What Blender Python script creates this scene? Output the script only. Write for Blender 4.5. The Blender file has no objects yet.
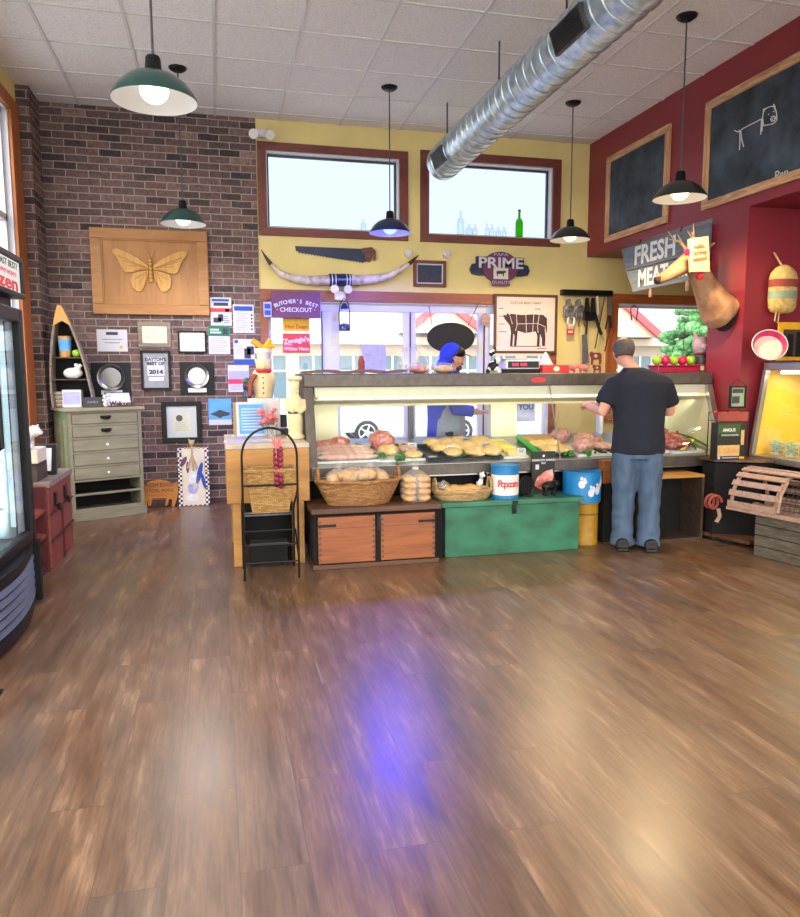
SKY_FILL = 7.2  # extra sky strength behind the camera, added to light the room
EXPOSURE = 0.0
import bpy, bmesh, math, random
from mathutils import Vector, Matrix, noise
random.seed(7)
SC = bpy.context.scene
COL = SC.collection
PI = math.pi

# ------------------------------------------------------------------ camera
YAW, PITCH, ROLL, FPX, CAMH = 0.24159475, -0.11728993, -0.00326464, 731.53, 1.42
_f = Vector((math.sin(YAW)*math.cos(PITCH), math.cos(YAW)*math.cos(PITCH), math.sin(PITCH)))
_r0 = Vector((math.cos(YAW), -math.sin(YAW), 0)); _u0 = _r0.cross(_f)
_r = _r0*math.cos(ROLL) + _u0*math.sin(ROLL); _u = _u0*math.cos(ROLL) - _r0*math.sin(ROLL)
cam_d = bpy.data.cameras.new('camera'); cam = bpy.data.objects.new('camera', cam_d); COL.objects.link(cam)
cam.matrix_world = Matrix(((_r.x,_u.x,-_f.x,0),(_r.y,_u.y,-_f.y,0),(_r.z,_u.z,-_f.z,CAMH),(0,0,0,1)))
cam_d.sensor_fit = 'VERTICAL'; cam_d.sensor_height = 24; cam_d.lens = FPX/917*24
cam_d.clip_start = 0.05; cam_d.clip_end = 300
SC.camera = cam

def ray(px, py): return _f + _r*((px-400)/FPX) - _u*((py-458.5)/FPX)
def P(px, py, X=None, Y=None, Z=None):
    """world point seen at a photo pixel, on the plane X=, Y= or Z="""
    d = ray(px, py)
    t = X/d.x if X is not None else Y/d.y if Y is not None else (Z-CAMH)/d.z
    return Vector((0,0,CAMH)) + d*t
def RC(a, b, c, d, Y):
    """rectangle on a wall plane Y=: x0, x1, z0, z1"""
    mx, my = (a+c)/2, (b+d)/2
    return P(a,my,Y=Y).x, P(c,my,Y=Y).x, P(mx,d,Y=Y).z, P(mx,b,Y=Y).z

# ------------------------------------------------------------------ materials
def C(r, g, b):
    f = lambda v: (v/255/12.92) if v/255 <= .04045 else ((v/255+.055)/1.055)**2.4
    return (f(r), f(g), f(b), 1)
def mul(c, k): return (min(1,c[0]*k), min(1,c[1]*k), min(1,c[2]*k), 1)
class NT:
    def __init__(s, name):
        s.m = bpy.data.materials.new(name); s.m.use_nodes = True
        s.t = s.m.node_tree; s.n = s.t.nodes; s.n.clear()
        s.out = s.n.new('ShaderNodeOutputMaterial')
    def add(s, kind, **kw):
        x = s.n.new('ShaderNode'+kind)
        for k, v in kw.items():
            if k.startswith('i_'):
                k2 = k[2:].replace('_', ' ')
                x.inputs[k2].default_value = v
            else: setattr(x, k, v)
        return x
    def link(s, a, ao, b, bi): s.t.links.new(a.outputs[ao], b.inputs[bi])
    def bsdf(s, rough=.5, metal=0, spec=.5):
        b = s.add('BsdfPrincipled'); b.inputs['Roughness'].default_value = rough
        b.inputs['Metallic'].default_value = metal; b.inputs['Specular IOR Level'].default_value = spec
        s.link(b, 'BSDF', s.out, 'Surface'); s.b = b; return b
    def ramp(s, stops):
        r = s.add('ValToRGB'); e = r.color_ramp.elements
        while len(e) < len(stops): e.new(.5)
        for i, (p, c) in enumerate(stops): e[i].position = p; e[i].color = c
        return r
def mat(name, col, rough=.5, metal=0, var=.12, scale=18, bump=0, spec=.5, coat=0, stretch=None):
    k = NT(name); b = k.bsdf(rough, metal, spec); b.inputs['Coat Weight'].default_value = coat
    tc = k.add('TexCoord'); nz = k.add('TexNoise', i_Scale=scale, i_Detail=4)
    if stretch:
        mp = k.add('Mapping'); mp.inputs['Scale'].default_value = stretch
        k.link(tc, 'Object', mp, 'Vector'); k.link(mp, 'Vector', nz, 'Vector')
    else: k.link(tc, 'Object', nz, 'Vector')
    r = k.ramp([(.3, mul(col, 1-var)), (.7, mul(col, 1+var))])
    k.link(nz, 'Fac', r, 'Fac'); k.link(r, 'Color', b, 'Base Color')
    if bump:
        bp = k.add('Bump', i_Strength=bump, i_Distance=.01); k.link(nz, 'Fac', bp, 'Height'); k.link(bp, 'Normal', b, 'Normal')
    return k.m
def wood(name, c1, c2, axis='X', scale=6, rough=.5, c3=None, bump=.1, coat=0):
    k = NT(name); b = k.bsdf(rough); b.inputs['Coat Weight'].default_value = coat
    tc = k.add('TexCoord'); mp = k.add('Mapping')
    sc = {'X': (.12,1,1), 'Y': (1,.12,1), 'Z': (1,1,.12)}[axis]
    mp.inputs['Scale'].default_value = tuple(v*scale for v in sc); k.link(tc, 'Object', mp, 'Vector')
    nz = k.add('TexNoise', i_Scale=2.5, i_Detail=8, i_Roughness=.65, i_Distortion=.6); k.link(mp, 'Vector', nz, 'Vector')
    st = [(.3, c1), (.68, c2)] if not c3 else [(.25, c1), (.5, c2), (.75, c3)]
    r = k.ramp(st); k.link(nz, 'Fac', r, 'Fac'); k.link(r, 'Color', b, 'Base Color')
    bp = k.add('Bump', i_Strength=bump, i_Distance=.01); k.link(nz, 'Fac', bp, 'Height'); k.link(bp, 'Normal', b, 'Normal')
    return k.m
def emit(name, col, s):
    k = NT(name); e = k.add('Emission'); e.inputs['Color'].default_value = col; e.inputs['Strength'].default_value = s
    k.link(e, 'Emission', k.out, 'Surface'); return k.m
def glass(name, tint=(1,1,1,1), refl=1.0, rough=.02, milky=0):
    k = NT(name); t = k.add('BsdfTransparent'); t.inputs['Color'].default_value = tint
    g = k.add('BsdfGlossy'); g.inputs['Roughness'].default_value = rough
    lw = k.add('LayerWeight'); lw.inputs['Blend'].default_value = .5
    pw = k.add('Math', operation='POWER'); pw.inputs[1].default_value = 3.5; k.link(lw, 'Facing', pw, 0)
    ma = k.add('Math', operation='MULTIPLY_ADD'); ma.inputs[1].default_value = .6*refl; ma.inputs[2].default_value = .025*refl; k.link(pw, 'Value', ma, 0)
    mx = k.add('MixShader'); k.link(ma, 'Value', mx, 'Fac'); k.link(t, 'BSDF', mx, 1); k.link(g, 'BSDF', mx, 2)
    if milky:
        d = k.add('BsdfDiffuse'); d.inputs['Color'].default_value = (.9,.9,.9,1); m2 = k.add('MixShader'); m2.inputs['Fac'].default_value = milky
        k.link(mx, 'Shader', m2, 1); k.link(d, 'BSDF', m2, 2); k.link(m2, 'Shader', k.out, 'Surface')
    else: k.link(mx, 'Shader', k.out, 'Surface')
    return k.m
def brick_mat():
    k = NT('brick_masonry'); b = k.bsdf(.85, 0, .25)
    tc = k.add('TexCoord'); sx = k.add('SeparateXYZ'); k.link(tc, 'Object', sx, 'Vector')
    ad = k.add('Math', operation='ADD'); k.link(sx, 'X', ad, 0); k.link(sx, 'Y', ad, 1)
    cb = k.add('CombineXYZ'); k.link(ad, 'Value', cb, 'X'); k.link(sx, 'Z', cb, 'Y')
    nd = k.add('TexNoise', i_Scale=9, i_Detail=3); k.link(tc, 'Object', nd, 'Vector')
    mixv = k.add('VectorMath', operation='MULTIPLY_ADD'); k.link(nd, 'Color', mixv, 0)
    mixv.inputs[1].default_value = (.012,.012,0); k.link(cb, 'Vector', mixv, 2)
    br = k.add('TexBrick', i_Scale=1, i_Bias=0)
    br.inputs['Brick Width'].default_value = .215; br.inputs['Row Height'].default_value = .0735
    br.inputs['Mortar Size'].default_value = .0055; br.inputs['Mortar Smooth'].default_value = .25
    br.inputs['Color1'].default_value = (0,0,0,1); br.inputs['Color2'].default_value = (1,1,1,1); br.inputs['Mortar'].default_value = (.5,.5,.5,1)
    k.link(mixv, 'Vector', br, 'Vector')
    r = k.ramp([(0, C(70,60,60)), (.25, C(98,82,79)), (.5, C(122,97,90)), (.75, C(102,84,82)), (1, C(140,115,106))])
    k.link(br, 'Color', r, 'Fac')
    nz = k.add('TexNoise', i_Scale=30, i_Detail=6); k.link(tc, 'Object', nz, 'Vector')
    rr = k.ramp([(.25, (.62,.62,.64,1)), (.75, (1.25,1.22,1.2,1))]); k.link(nz, 'Fac', rr, 'Fac')
    mm = k.add('MixRGB', blend_type='MULTIPLY'); mm.inputs[0].default_value = 1
    k.link(r, 'Color', mm, 1); k.link(rr, 'Color', mm, 2)
    m3 = k.add('MixRGB'); m3.inputs[2].default_value = C(158,146,140)
    k.link(br, 'Fac', m3, 0); k.link(mm, 'Color', m3, 1); k.link(m3, 'Color', b, 'Base Color')
    inv = k.add('Math', operation='SUBTRACT'); inv.inputs[0].default_value = 1; k.link(br, 'Fac', inv, 1)
    bp = k.add('Bump', i_Strength=.6, i_Distance=.008); k.link(inv, 'Value', bp, 'Height'); k.link(bp, 'Normal', b, 'Normal')
    return k.m
def floor_mat():
    k = NT('vinyl_plank_floor'); b = k.bsdf(.34, 0, 1.0)
    tc = k.add('TexCoord'); sx = k.add('SeparateXYZ'); k.link(tc, 'Object', sx, 'Vector')
    sh = k.add('Math', operation='ADD'); sh.inputs[1].default_value = -.016+4; k.link(sx, 'X', sh, 0)
    cb = k.add('CombineXYZ'); k.link(sx, 'Y', cb, 'X'); k.link(sh, 'Value', cb, 'Y')
    br = k.add('TexBrick', offset=.37, i_Scale=1, i_Bias=0)
    br.inputs['Brick Width'].default_value = 1.22; br.inputs['Row Height'].default_value = .2
    br.inputs['Mortar Size'].default_value = .0012; br.inputs['Mortar Smooth'].default_value = .5
    br.inputs['Color1'].default_value = (0,0,0,1); br.inputs['Color2'].default_value = (1,1,1,1); br.inputs['Mortar'].default_value = (.5,.5,.5,1)
    k.link(cb, 'Vector', br, 'Vector')
    off = k.add('VectorMath', operation='MULTIPLY_ADD'); k.link(br, 'Color', off, 0); off.inputs[1].default_value = (3.1,5.3,7.7); k.link(tc, 'Object', off, 2)
    def nz(scale, detail, rough, dist=0):
        mp = k.add('Mapping'); mp.inputs['Scale'].default_value = scale; k.link(off, 'Vector', mp, 'Vector')
        n_ = k.add('TexNoise', i_Scale=1.0, i_Detail=detail, i_Roughness=rough, i_Distortion=dist); k.link(mp, 'Vector', n_, 'Vector'); return n_
    n1 = nz((14, 2.0, 14), 9, .66); n2 = nz((95, 5, 95), 4, .6); n3 = nz((4.5, 1.0, 4.5), 3, .5)
    r1 = k.ramp([(.27, C(52,36,25)), (.43, C(96,71,50)), (.57, C(124,96,70)), (.73, C(186,152,118))]); k.link(n1, 'Fac', r1, 'Fac')
    r3 = k.ramp([(.3, C(104,90,80)), (.7, C(116,74,40))]); k.link(n3, 'Fac', r3, 'Fac')
    ma = k.add('MixRGB'); ma.inputs[0].default_value = .40; k.link(r1, 'Color', ma, 1); k.link(r3, 'Color', ma, 2)
    r2 = k.ramp([(.25, (.66,.65,.64,1)), (.75, (1.32,1.31,1.3,1))]); k.link(n2, 'Fac', r2, 'Fac')
    mb = k.add('MixRGB', blend_type='MULTIPLY'); mb.inputs[0].default_value = .9; k.link(ma, 'Color', mb, 1); k.link(r2, 'Color', mb, 2)
    rp = k.ramp([(0, (.86,.86,.87,1)), (1, (1.08,1.07,1.05,1))]); k.link(br, 'Color', rp, 'Fac')
    mp_ = k.add('MixRGB', blend_type='MULTIPLY'); mp_.inputs[0].default_value = 1; k.link(mb, 'Color', mp_, 1); k.link(rp, 'Color', mp_, 2)
    mc = k.add('MixRGB'); mc.inputs[2].default_value = C(70,54,44); k.link(br, 'Fac', mc, 0); k.link(mp_, 'Color', mc, 1)
    k.link(mc, 'Color', b, 'Base Color')
    rr = k.ramp([(.3, (.29,)*3+(1,)), (.7, (.38,)*3+(1,))]); k.link(n1, 'Fac', rr, 'Fac'); k.link(rr, 'Color', b, 'Roughness')
    bp = k.add('Bump', i_Strength=.06, i_Distance=.004); k.link(n2, 'Fac', bp, 'Height'); k.link(bp, 'Normal', b, 'Normal')
    return k.m
def wicker_mat(name, c1, c2, sx=60, sz=90):
    k = NT(name); b = k.bsdf(.7, 0, .3)
    tc = k.add('TexCoord'); sp = k.add('SeparateXYZ'); k.link(tc, 'Object', sp, 'Vector')
    ad = k.add('Math', operation='ADD'); k.link(sp, 'X', ad, 0); k.link(sp, 'Y', ad, 1)
    cb = k.add('CombineXYZ'); k.link(ad, 'Value', cb, 'X'); k.link(sp, 'Z', cb, 'Y')
    br = k.add('TexBrick', i_Scale=1, i_Bias=0); br.inputs['Brick Width'].default_value = 1.6/sx; br.inputs['Row Height'].default_value = 1/sz
    br.inputs['Mortar Size'].default_value = .0016; br.inputs['Mortar Smooth'].default_value = 1
    br.inputs['Color1'].default_value = c1; br.inputs['Color2'].default_value = c2; br.inputs['Mortar'].default_value = mul(c1, .35)
    k.link(cb, 'Vector', br, 'Vector'); k.link(br, 'Color', b, 'Base Color')
    bp = k.add('Bump', i_Strength=.8, i_Distance=.006, invert=True); k.link(br, 'Fac', bp, 'Height'); k.link(bp, 'Normal', b, 'Normal')
    return k.m
def checker_mat():
    k = NT('checker_border'); b = k.bsdf(.6)
    tc = k.add('TexCoord'); ch = k.add('TexChecker', i_Scale=42); ch.inputs['Color1'].default_value = C(235,230,220); ch.inputs['Color2'].default_value = C(60,30,50)
    k.link(tc, 'Object', ch, 'Vector'); k.link(ch, 'Color', b, 'Base Color'); return k.m
def duct_mat():
    k = NT('galvanised_duct'); b = k.bsdf(.34, .9)
    tc = k.add('TexCoord'); nz = k.add('TexNoise', i_Scale=14, i_Detail=3); k.link(tc, 'Object', nz, 'Vector')
    r = k.ramp([(.35, C(160,182,194)), (.65, C(214,228,234))]); k.link(nz, 'Fac', r, 'Fac'); k.link(r, 'Color', b, 'Base Color'); return k.m
def chalk_mat():
    k = NT('chalkboard_slate'); b = k.bsdf(.6, 0, .35)
    tc = k.add('TexCoord'); nz = k.add('TexNoise', i_Scale=3.2, i_Detail=7, i_Roughness=.6); k.link(tc, 'Object', nz, 'Vector')
    r = k.ramp([(.35, C(30,38,46)), (.7, C(74,88,100))]); k.link(nz, 'Fac', r, 'Fac'); k.link(r, 'Color', b, 'Base Color'); return k.m
def marbled(name, cols, scale=20, rough=.4, coat=.2, dist=1.5):
    k = NT(name); b = k.bsdf(rough); b.inputs['Coat Weight'].default_value = coat
    tc = k.add('TexCoord'); nz = k.add('TexNoise', i_Scale=scale, i_Detail=5, i_Distortion=dist); k.link(tc, 'Object', nz, 'Vector')
    n = len(cols); r = k.ramp([(.3+.4*i/(n-1), c) for i, c in enumerate(cols)]); k.link(nz, 'Fac', r, 'Fac'); k.link(r, 'Color', b, 'Base Color')
    bp = k.add('Bump', i_Strength=.3, i_Distance=.005); k.link(nz, 'Fac', bp, 'Height'); k.link(bp, 'Normal', b, 'Normal')
    return k.m

M = {}
M['brick'] = brick_mat(); M['floor'] = floor_mat()
M['ceil'] = marbled('ceiling_tile', [C(206,204,198), C(236,234,229), C(244,242,238)], 120, .9, 0, 0)
M['tbar'] = mat('ceiling_grid', C(214,212,208), .5, var=.04)
M['yellow'] = mat('yellow_paint', C(226,208,138), .75, var=.05, scale=3)
M['red'] = mat('red_paint', C(132,40,50), .45, var=.05, scale=3)
M['frame_red'] = wood('redwood_casing', C(92,40,34), C(126,62,48), 'X', 10, .45)
M['frame_redz'] = wood('redwood_casing_upright', C(92,40,34), C(126,62,48), 'Z', 10, .45)
M['frame_or'] = wood('fir_casing', C(150,80,36), C(190,112,56), 'Z', 8, .4)
M['frame_orx'] = wood('fir_casing_level', C(150,80,36), C(190,112,56), 'X', 8, .4)
M['frame_mid'] = wood('redwood_sill', C(128,66,44), C(164,92,60), 'X', 8, .45)
M['vinyl'] = mat('white_vinyl', C(206,206,214), .4, var=.03)
M['dark_sash'] = mat('dark_sash', C(60,62,66), .4)
M['pane'] = glass('window_glass', (1,1,1,1), .6)
M['clear'] = glass('clear_glass', (.97,.99,.98,1), 1)
M['bag'] = glass('plastic_film', (.97,.97,.97,1), 1.2, .15, .14)
M['cool_glass'] = glass('cooler_glass', (.86,.93,.95,1), .9)
M['grn_glass'] = glass('green_bottle_glass', C(110,200,40), 1)
M['duct'] = duct_mat(); M['black'] = mat('black_paint', C(13,14,16), .45, var=.2, spec=.3)
M['blackm'] = mat('black_metal', C(20,20,22), .4, .4); M['dgrey'] = mat('dark_grey', C(62,62,64), .5)
M['steel'] = mat('brushed_steel', C(170,170,168), .32, .85, var=.06, stretch=(1,20,20))
M['dsteel'] = mat('dull_steel', C(92,86,80), .45, .5, var=.2)
M['silver'] = mat('silver_plate', C(150,148,148), .3, .95, var=.04)
M['white'] = mat('white_paint', C(222,220,214), .5, var=.03); M['paper'] = mat('white_paper', C(208,208,216), .8, var=.02)
M['cream'] = mat('cream_paint', C(226,214,168), .5, var=.04); M['parch'] = mat('parchment_paper', C(222,214,190), .8, var=.04)
M['ink'] = mat('dark_print', C(60,60,70), .7); M['greyink'] = mat('grey_print', C(150,152,160), .7)
M['pgreen'] = mat('green_enamel', C(26,66,62), .3, var=.06, coat=.4); M['pblack'] = mat('dark_enamel', C(30,40,38), .32, var=.06, coat=.4)
M['pblue'] = mat('dark_blue_enamel', C(16,34,70), .3, var=.06, coat=.4)
M['inner'] = mat('white_enamel', C(236,234,228), .35, var=.02)
M['bulb_w'] = emit('lit_bulb_white', (1,.97,.92,1), 2.6); M['bulb_y'] = emit('lit_bulb_warm', (1,.8,.45,1), 4); M['bulb_b'] = emit('lit_bulb_blue', (.05,.07,1,1), 14)
M['tube'] = emit('lit_case_tube', (1,.95,.72,1), 5); M['signlit'] = emit('lit_cooler_sign', (1,.97,.9,1), .85); M['cooltube'] = emit('lit_cooler_tube', (.82,.95,1,1), 1.6)
M['oak'] = wood('honey_oak', C(150,98,46), C(178,126,66), 'X', 5, .45); M['oakz'] = wood('honey_oak_panel', C(152,102,50), C(176,124,68), 'Z', 5, .5)
M['pine'] = wood('chest_pine', C(122,66,32), C(160,94,50), 'X', 7, .5, bump=.2); M['dpine'] = wood('dark_lid_wood', C(66,42,30), C(104,70,48), 'X', 7, .5)
M['block'] = wood('butcher_block', C(164,112,50), C(196,146,76), 'X', 4, .5); M['blocktop'] = mat('worn_block_top', C(196,180,160), .6, var=.15)
M['greenw'] = mat('green_chest_paint', C(42,106,78), .55, var=.42, scale=7, bump=.1, stretch=(.6,1,1)); M['greenlid'] = mat('green_lid_paint', C(52,112,88), .5, var=.25, scale=6)
M['dresser'] = mat('sage_milk_paint', C(134,130,106), .65, var=.16, scale=9, bump=.1, stretch=(.4,.4,2)); M['dresserg'] = mat('sage_side_paint', C(92,116,84), .6, var=.15, scale=6)
M['dresstop'] = wood('sage_top', C(128,122,98), C(160,154,126), 'X', 6, .55)
M['gap'] = mat('dark_interior', C(14,13,13), .9); M['darkw'] = wood('dark_barn_wood', C(50,38,30), C(86,68,54), 'X', 8, .7)
M['crategrey'] = wood('old_crate_wood', C(70,62,52), C(112,102,88), 'Y', 10, .8, bump=.3)
M['greyw'] = wood('weathered_grey_wood', C(108,96,84), C(152,138,122), 'X', 10, .8, bump=.3); M['trapw'] = wood('trap_lath', C(140,110,94), C(182,152,134), 'X', 12, .8, bump=.2)
M['redw'] = wood('red_crate_wood', C(112,44,34), C(150,74,56), 'X', 7, .6); M['redwd'] = mat('maroon_paint', C(84,26,28), .5)
M['wicker'] = wicker_mat('brown_wicker', C(150,104,62), C(186,140,92)); M['wicker2'] = wicker_mat('golden_wicker', C(160,120,66), C(196,158,98)); M['wicker3'] = wicker_mat('pale_rattan', C(176,144,92), C(206,178,128))
M['bread'] = marbled('bread_crust', [C(170,118,60), C(206,160,100), C(226,192,140)], 14, .7, 0); M['bun'] = marbled('soft_roll', [C(196,146,80), C(222,184,122)], 10, .6, 0)
M['skin'] = mat('skin', C(206,150,126), .55, var=.06, scale=8); M['hair'] = mat('grey_brown_hair', C(84,76,70), .85, var=.3, scale=60)
M['navy'] = mat('navy_cotton', C(24,28,42), .9, var=.12, scale=30, bump=.1); M['denim'] = mat('blue_denim', C(72,92,116), .9, var=.3, scale=7, bump=.15, stretch=(2,2,.6))
M['shoe'] = mat('black_shoe', C(22,22,24), .6); M['hood'] = mat('royal_blue_fleece', C(34,52,176), .9, var=.1)
M['apron'] = mat('grey_apron', C(134,140,156), .85, var=.08); M['beard'] = mat('brown_beard', C(96,62,48), .9)
M['meat'] = marbled('pink_meat', [C(170,70,70), C(214,130,120), C(236,190,176)], 16, .35, .3); M['meatd'] = marbled('red_meat', [C(110,30,40), C(156,60,66), C(214,160,150)], 14, .35, .3)
M['chick'] = marbled('pale_poultry', [C(220,168,104), C(236,200,136), C(244,222,170)], 14, .4, .2); M['fish'] = marbled('sausage_pink', [C(196,140,130), C(222,176,166), C(236,206,196)], 10, .35, .3)
M['parsley'] = marbled('parsley', [C(20,70,24), C(50,124,44), C(90,160,70)], 50, .6, 0); M['trayblk'] = mat('black_tray', C(30,38,54), .3)
M['gstrip'] = mat('green_divider', C(40,176,70), .4); M['ytag'] = mat('yellow_card', C(244,222,70), .5); M['ice'] = mat('white_tray', C(224,226,226), .4)
M['bluetin'] = mat('blue_tin', C(26,122,182), .35, var=.06); M['redpr'] = mat('red_print', C(214,40,48), .5); M['yeltin'] = mat('mustard_can', C(172,128,30), .5, var=.16)
M['purple'] = mat('maroon_board', C(104,48,84), .5); M['mustard'] = mat('yellow_sign', C(232,176,32), .5); M['zred'] = mat('red_sign', C(206,50,54), .5)
M['horn'] = marbled('horn', [C(150,130,116), C(206,192,178), C(226,216,206)], 6, .4, .2); M['horntip'] = mat('horn_tip', C(60,48,42), .4)
M['saw'] = mat('saw_steel', C(44,52,74), .4, .5); M['sawh'] = wood('saw_handle', C(84,44,36), C(120,70,54), 'X', 12)
M['posterp'] = mat('pink_parchment', C(228,206,192), .8, var=.05, scale=5); M['cowdark'] = mat('cow_print', C(70,50,50), .8, var=.2)
M['chalk'] = chalk_mat(); M['chalkw'] = mat('chalk_line', C(210,210,206), .9); M['birch'] = wood('rustic_pine_trim', C(164,110,64), C(226,186,136), 'Z', 12, .6); M['birchl'] = wood('rustic_pine_rail', C(150,96,54), C(224,186,140), 'Y', 12, .6)
M['slate'] = wood('blue_grey_plank', C(86,96,108), C(120,130,140), 'Y', 9, .7); M['deer'] = marbled('deer_coat', [C(120,84,56), C(162,120,84), C(184,146,108)], 7, .9, 0, .4); M['deerd'] = mat('deer_dark', C(50,36,30), .8)
M['orange'] = mat('pale_orange_card', C(250,196,150), .7, var=.03); M['orprint'] = mat('orange_print', C(196,84,40), .7); M['pompom'] = mat('red_pompom', C(200,20,50), .8)
M['canvas'] = marbled('buoy_canvas', [C(176,140,70), C(206,174,100), C(218,190,120)], 12, .8, 0); M['buoyr'] = mat('buoy_red_band', C(150,70,60), .8); M['buoyg'] = mat('buoy_green_band', C(140,160,130), .8)
M['magenta'] = mat('magenta_enamel', C(196,30,100), .35); M['pinkin'] = mat('bowl_inside', C(244,206,186), .5); M['rope'] = mat('rope', C(186,160,120), .9, bump=.4, scale=80)
M['apg'] = mat('green_apple', C(140,190,50), .3, var=.1, scale=6); M['app'] = mat('pink_apple', C(206,24,84), .3, var=.1, scale=6); M['pigw'] = mat('white_ceramic', C(232,228,222), .3, var=.03)
M['pigp'] = mat('pink_ceramic', C(176,150,156), .4); M['stat'] = mat('ivory_resin', C(222,204,156), .5, var=.08, scale=12); M['pinkw'] = mat('pink_flowers', C(224,120,120), .7)
M['purpv'] = mat('dried_pepper', C(130,20,52), .5); M['flag'] = mat('flyer_green', C(20,120,84), .7); M['flblue'] = mat('flyer_blue', C(40,80,170), .7); M['flpink'] = mat('flyer_pink', C(226,60,100), .7)
M['skyb'] = mat('flyer_sky', C(96,168,230), .7, var=.15, scale=10); M['asphalt'] = mat('pale_concrete', C(180,182,186), .9, scale=4); M['shingle'] = mat('pale_shingle', C(150,152,166), .9, var=.1, scale=2, stretch=(1,6,6))
M['siding'] = mat('cream_siding', C(196,180,160), .8, var=.04); M['rtrim'] = mat('red_trim', C(190,80,88), .6); M['winblue'] = mat('far_window', C(84,110,122), .3)
M['leaf'] = marbled('tree_leaves', [C(40,90,50), C(90,150,90), C(140,190,130)], 6, .7, 0); M['bark'] = mat('bark', C(80,60,48), .9, bump=.4); M['car'] = mat('white_car_paint', C(230,234,240), .25, coat=.5); M['tyre'] = mat('tyre', C(36,38,42), .8); M['alloy'] = mat('alloy_wheel', C(170,176,184), .3, .6); M['carglass'] = mat('car_glass', C(60,76,90), .1)
M['butter'] = wood('carved_basswood', C(178,128,58), C(208,160,84), 'Z', 14, .5); M['pigor'] = wood('orange_pine', C(176,104,32), C(214,142,54), 'X', 8, .5)
M['coolw'] = mat('frost_white', C(214,228,232), .5); M['grille'] = mat('blue_grey_grille', C(92,106,130), .4, .3)
M['burger'] = mat('box_tan', C(200,160,104), .6); M['boxblk'] = mat('box_black', C(24,30,26), .5); M['boxgrn'] = mat('box_green', C(50,84,40), .5)
M['caseyel'] = mat('case_liner', C(226,176,60), .5, var=.04); M['caseint'] = mat('case_interior', C(226,222,196), .45, var=.03); M['leafg'] = mat('lettuce', C(96,150,50), .6, var=.3, scale=30)
M['clearb'] = glass('clear_bottle', (.86,.90,.90,1), 2.2); M['dsteel2'] = mat('grey_steel', C(112,110,112), .5, .3, var=.15); M['magenta2'] = mat('crimson_tray', C(160,22,60), .4); M['lilac'] = mat('lilac_sign', C(170,170,220), .6); M['checker'] = checker_mat(); M['redled'] = emit('red_display', (1,.05,.12,1), 2.5); M['brownb'] = mat('brown_butcher_paper', C(112,86,70), .8, var=.15)

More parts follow.
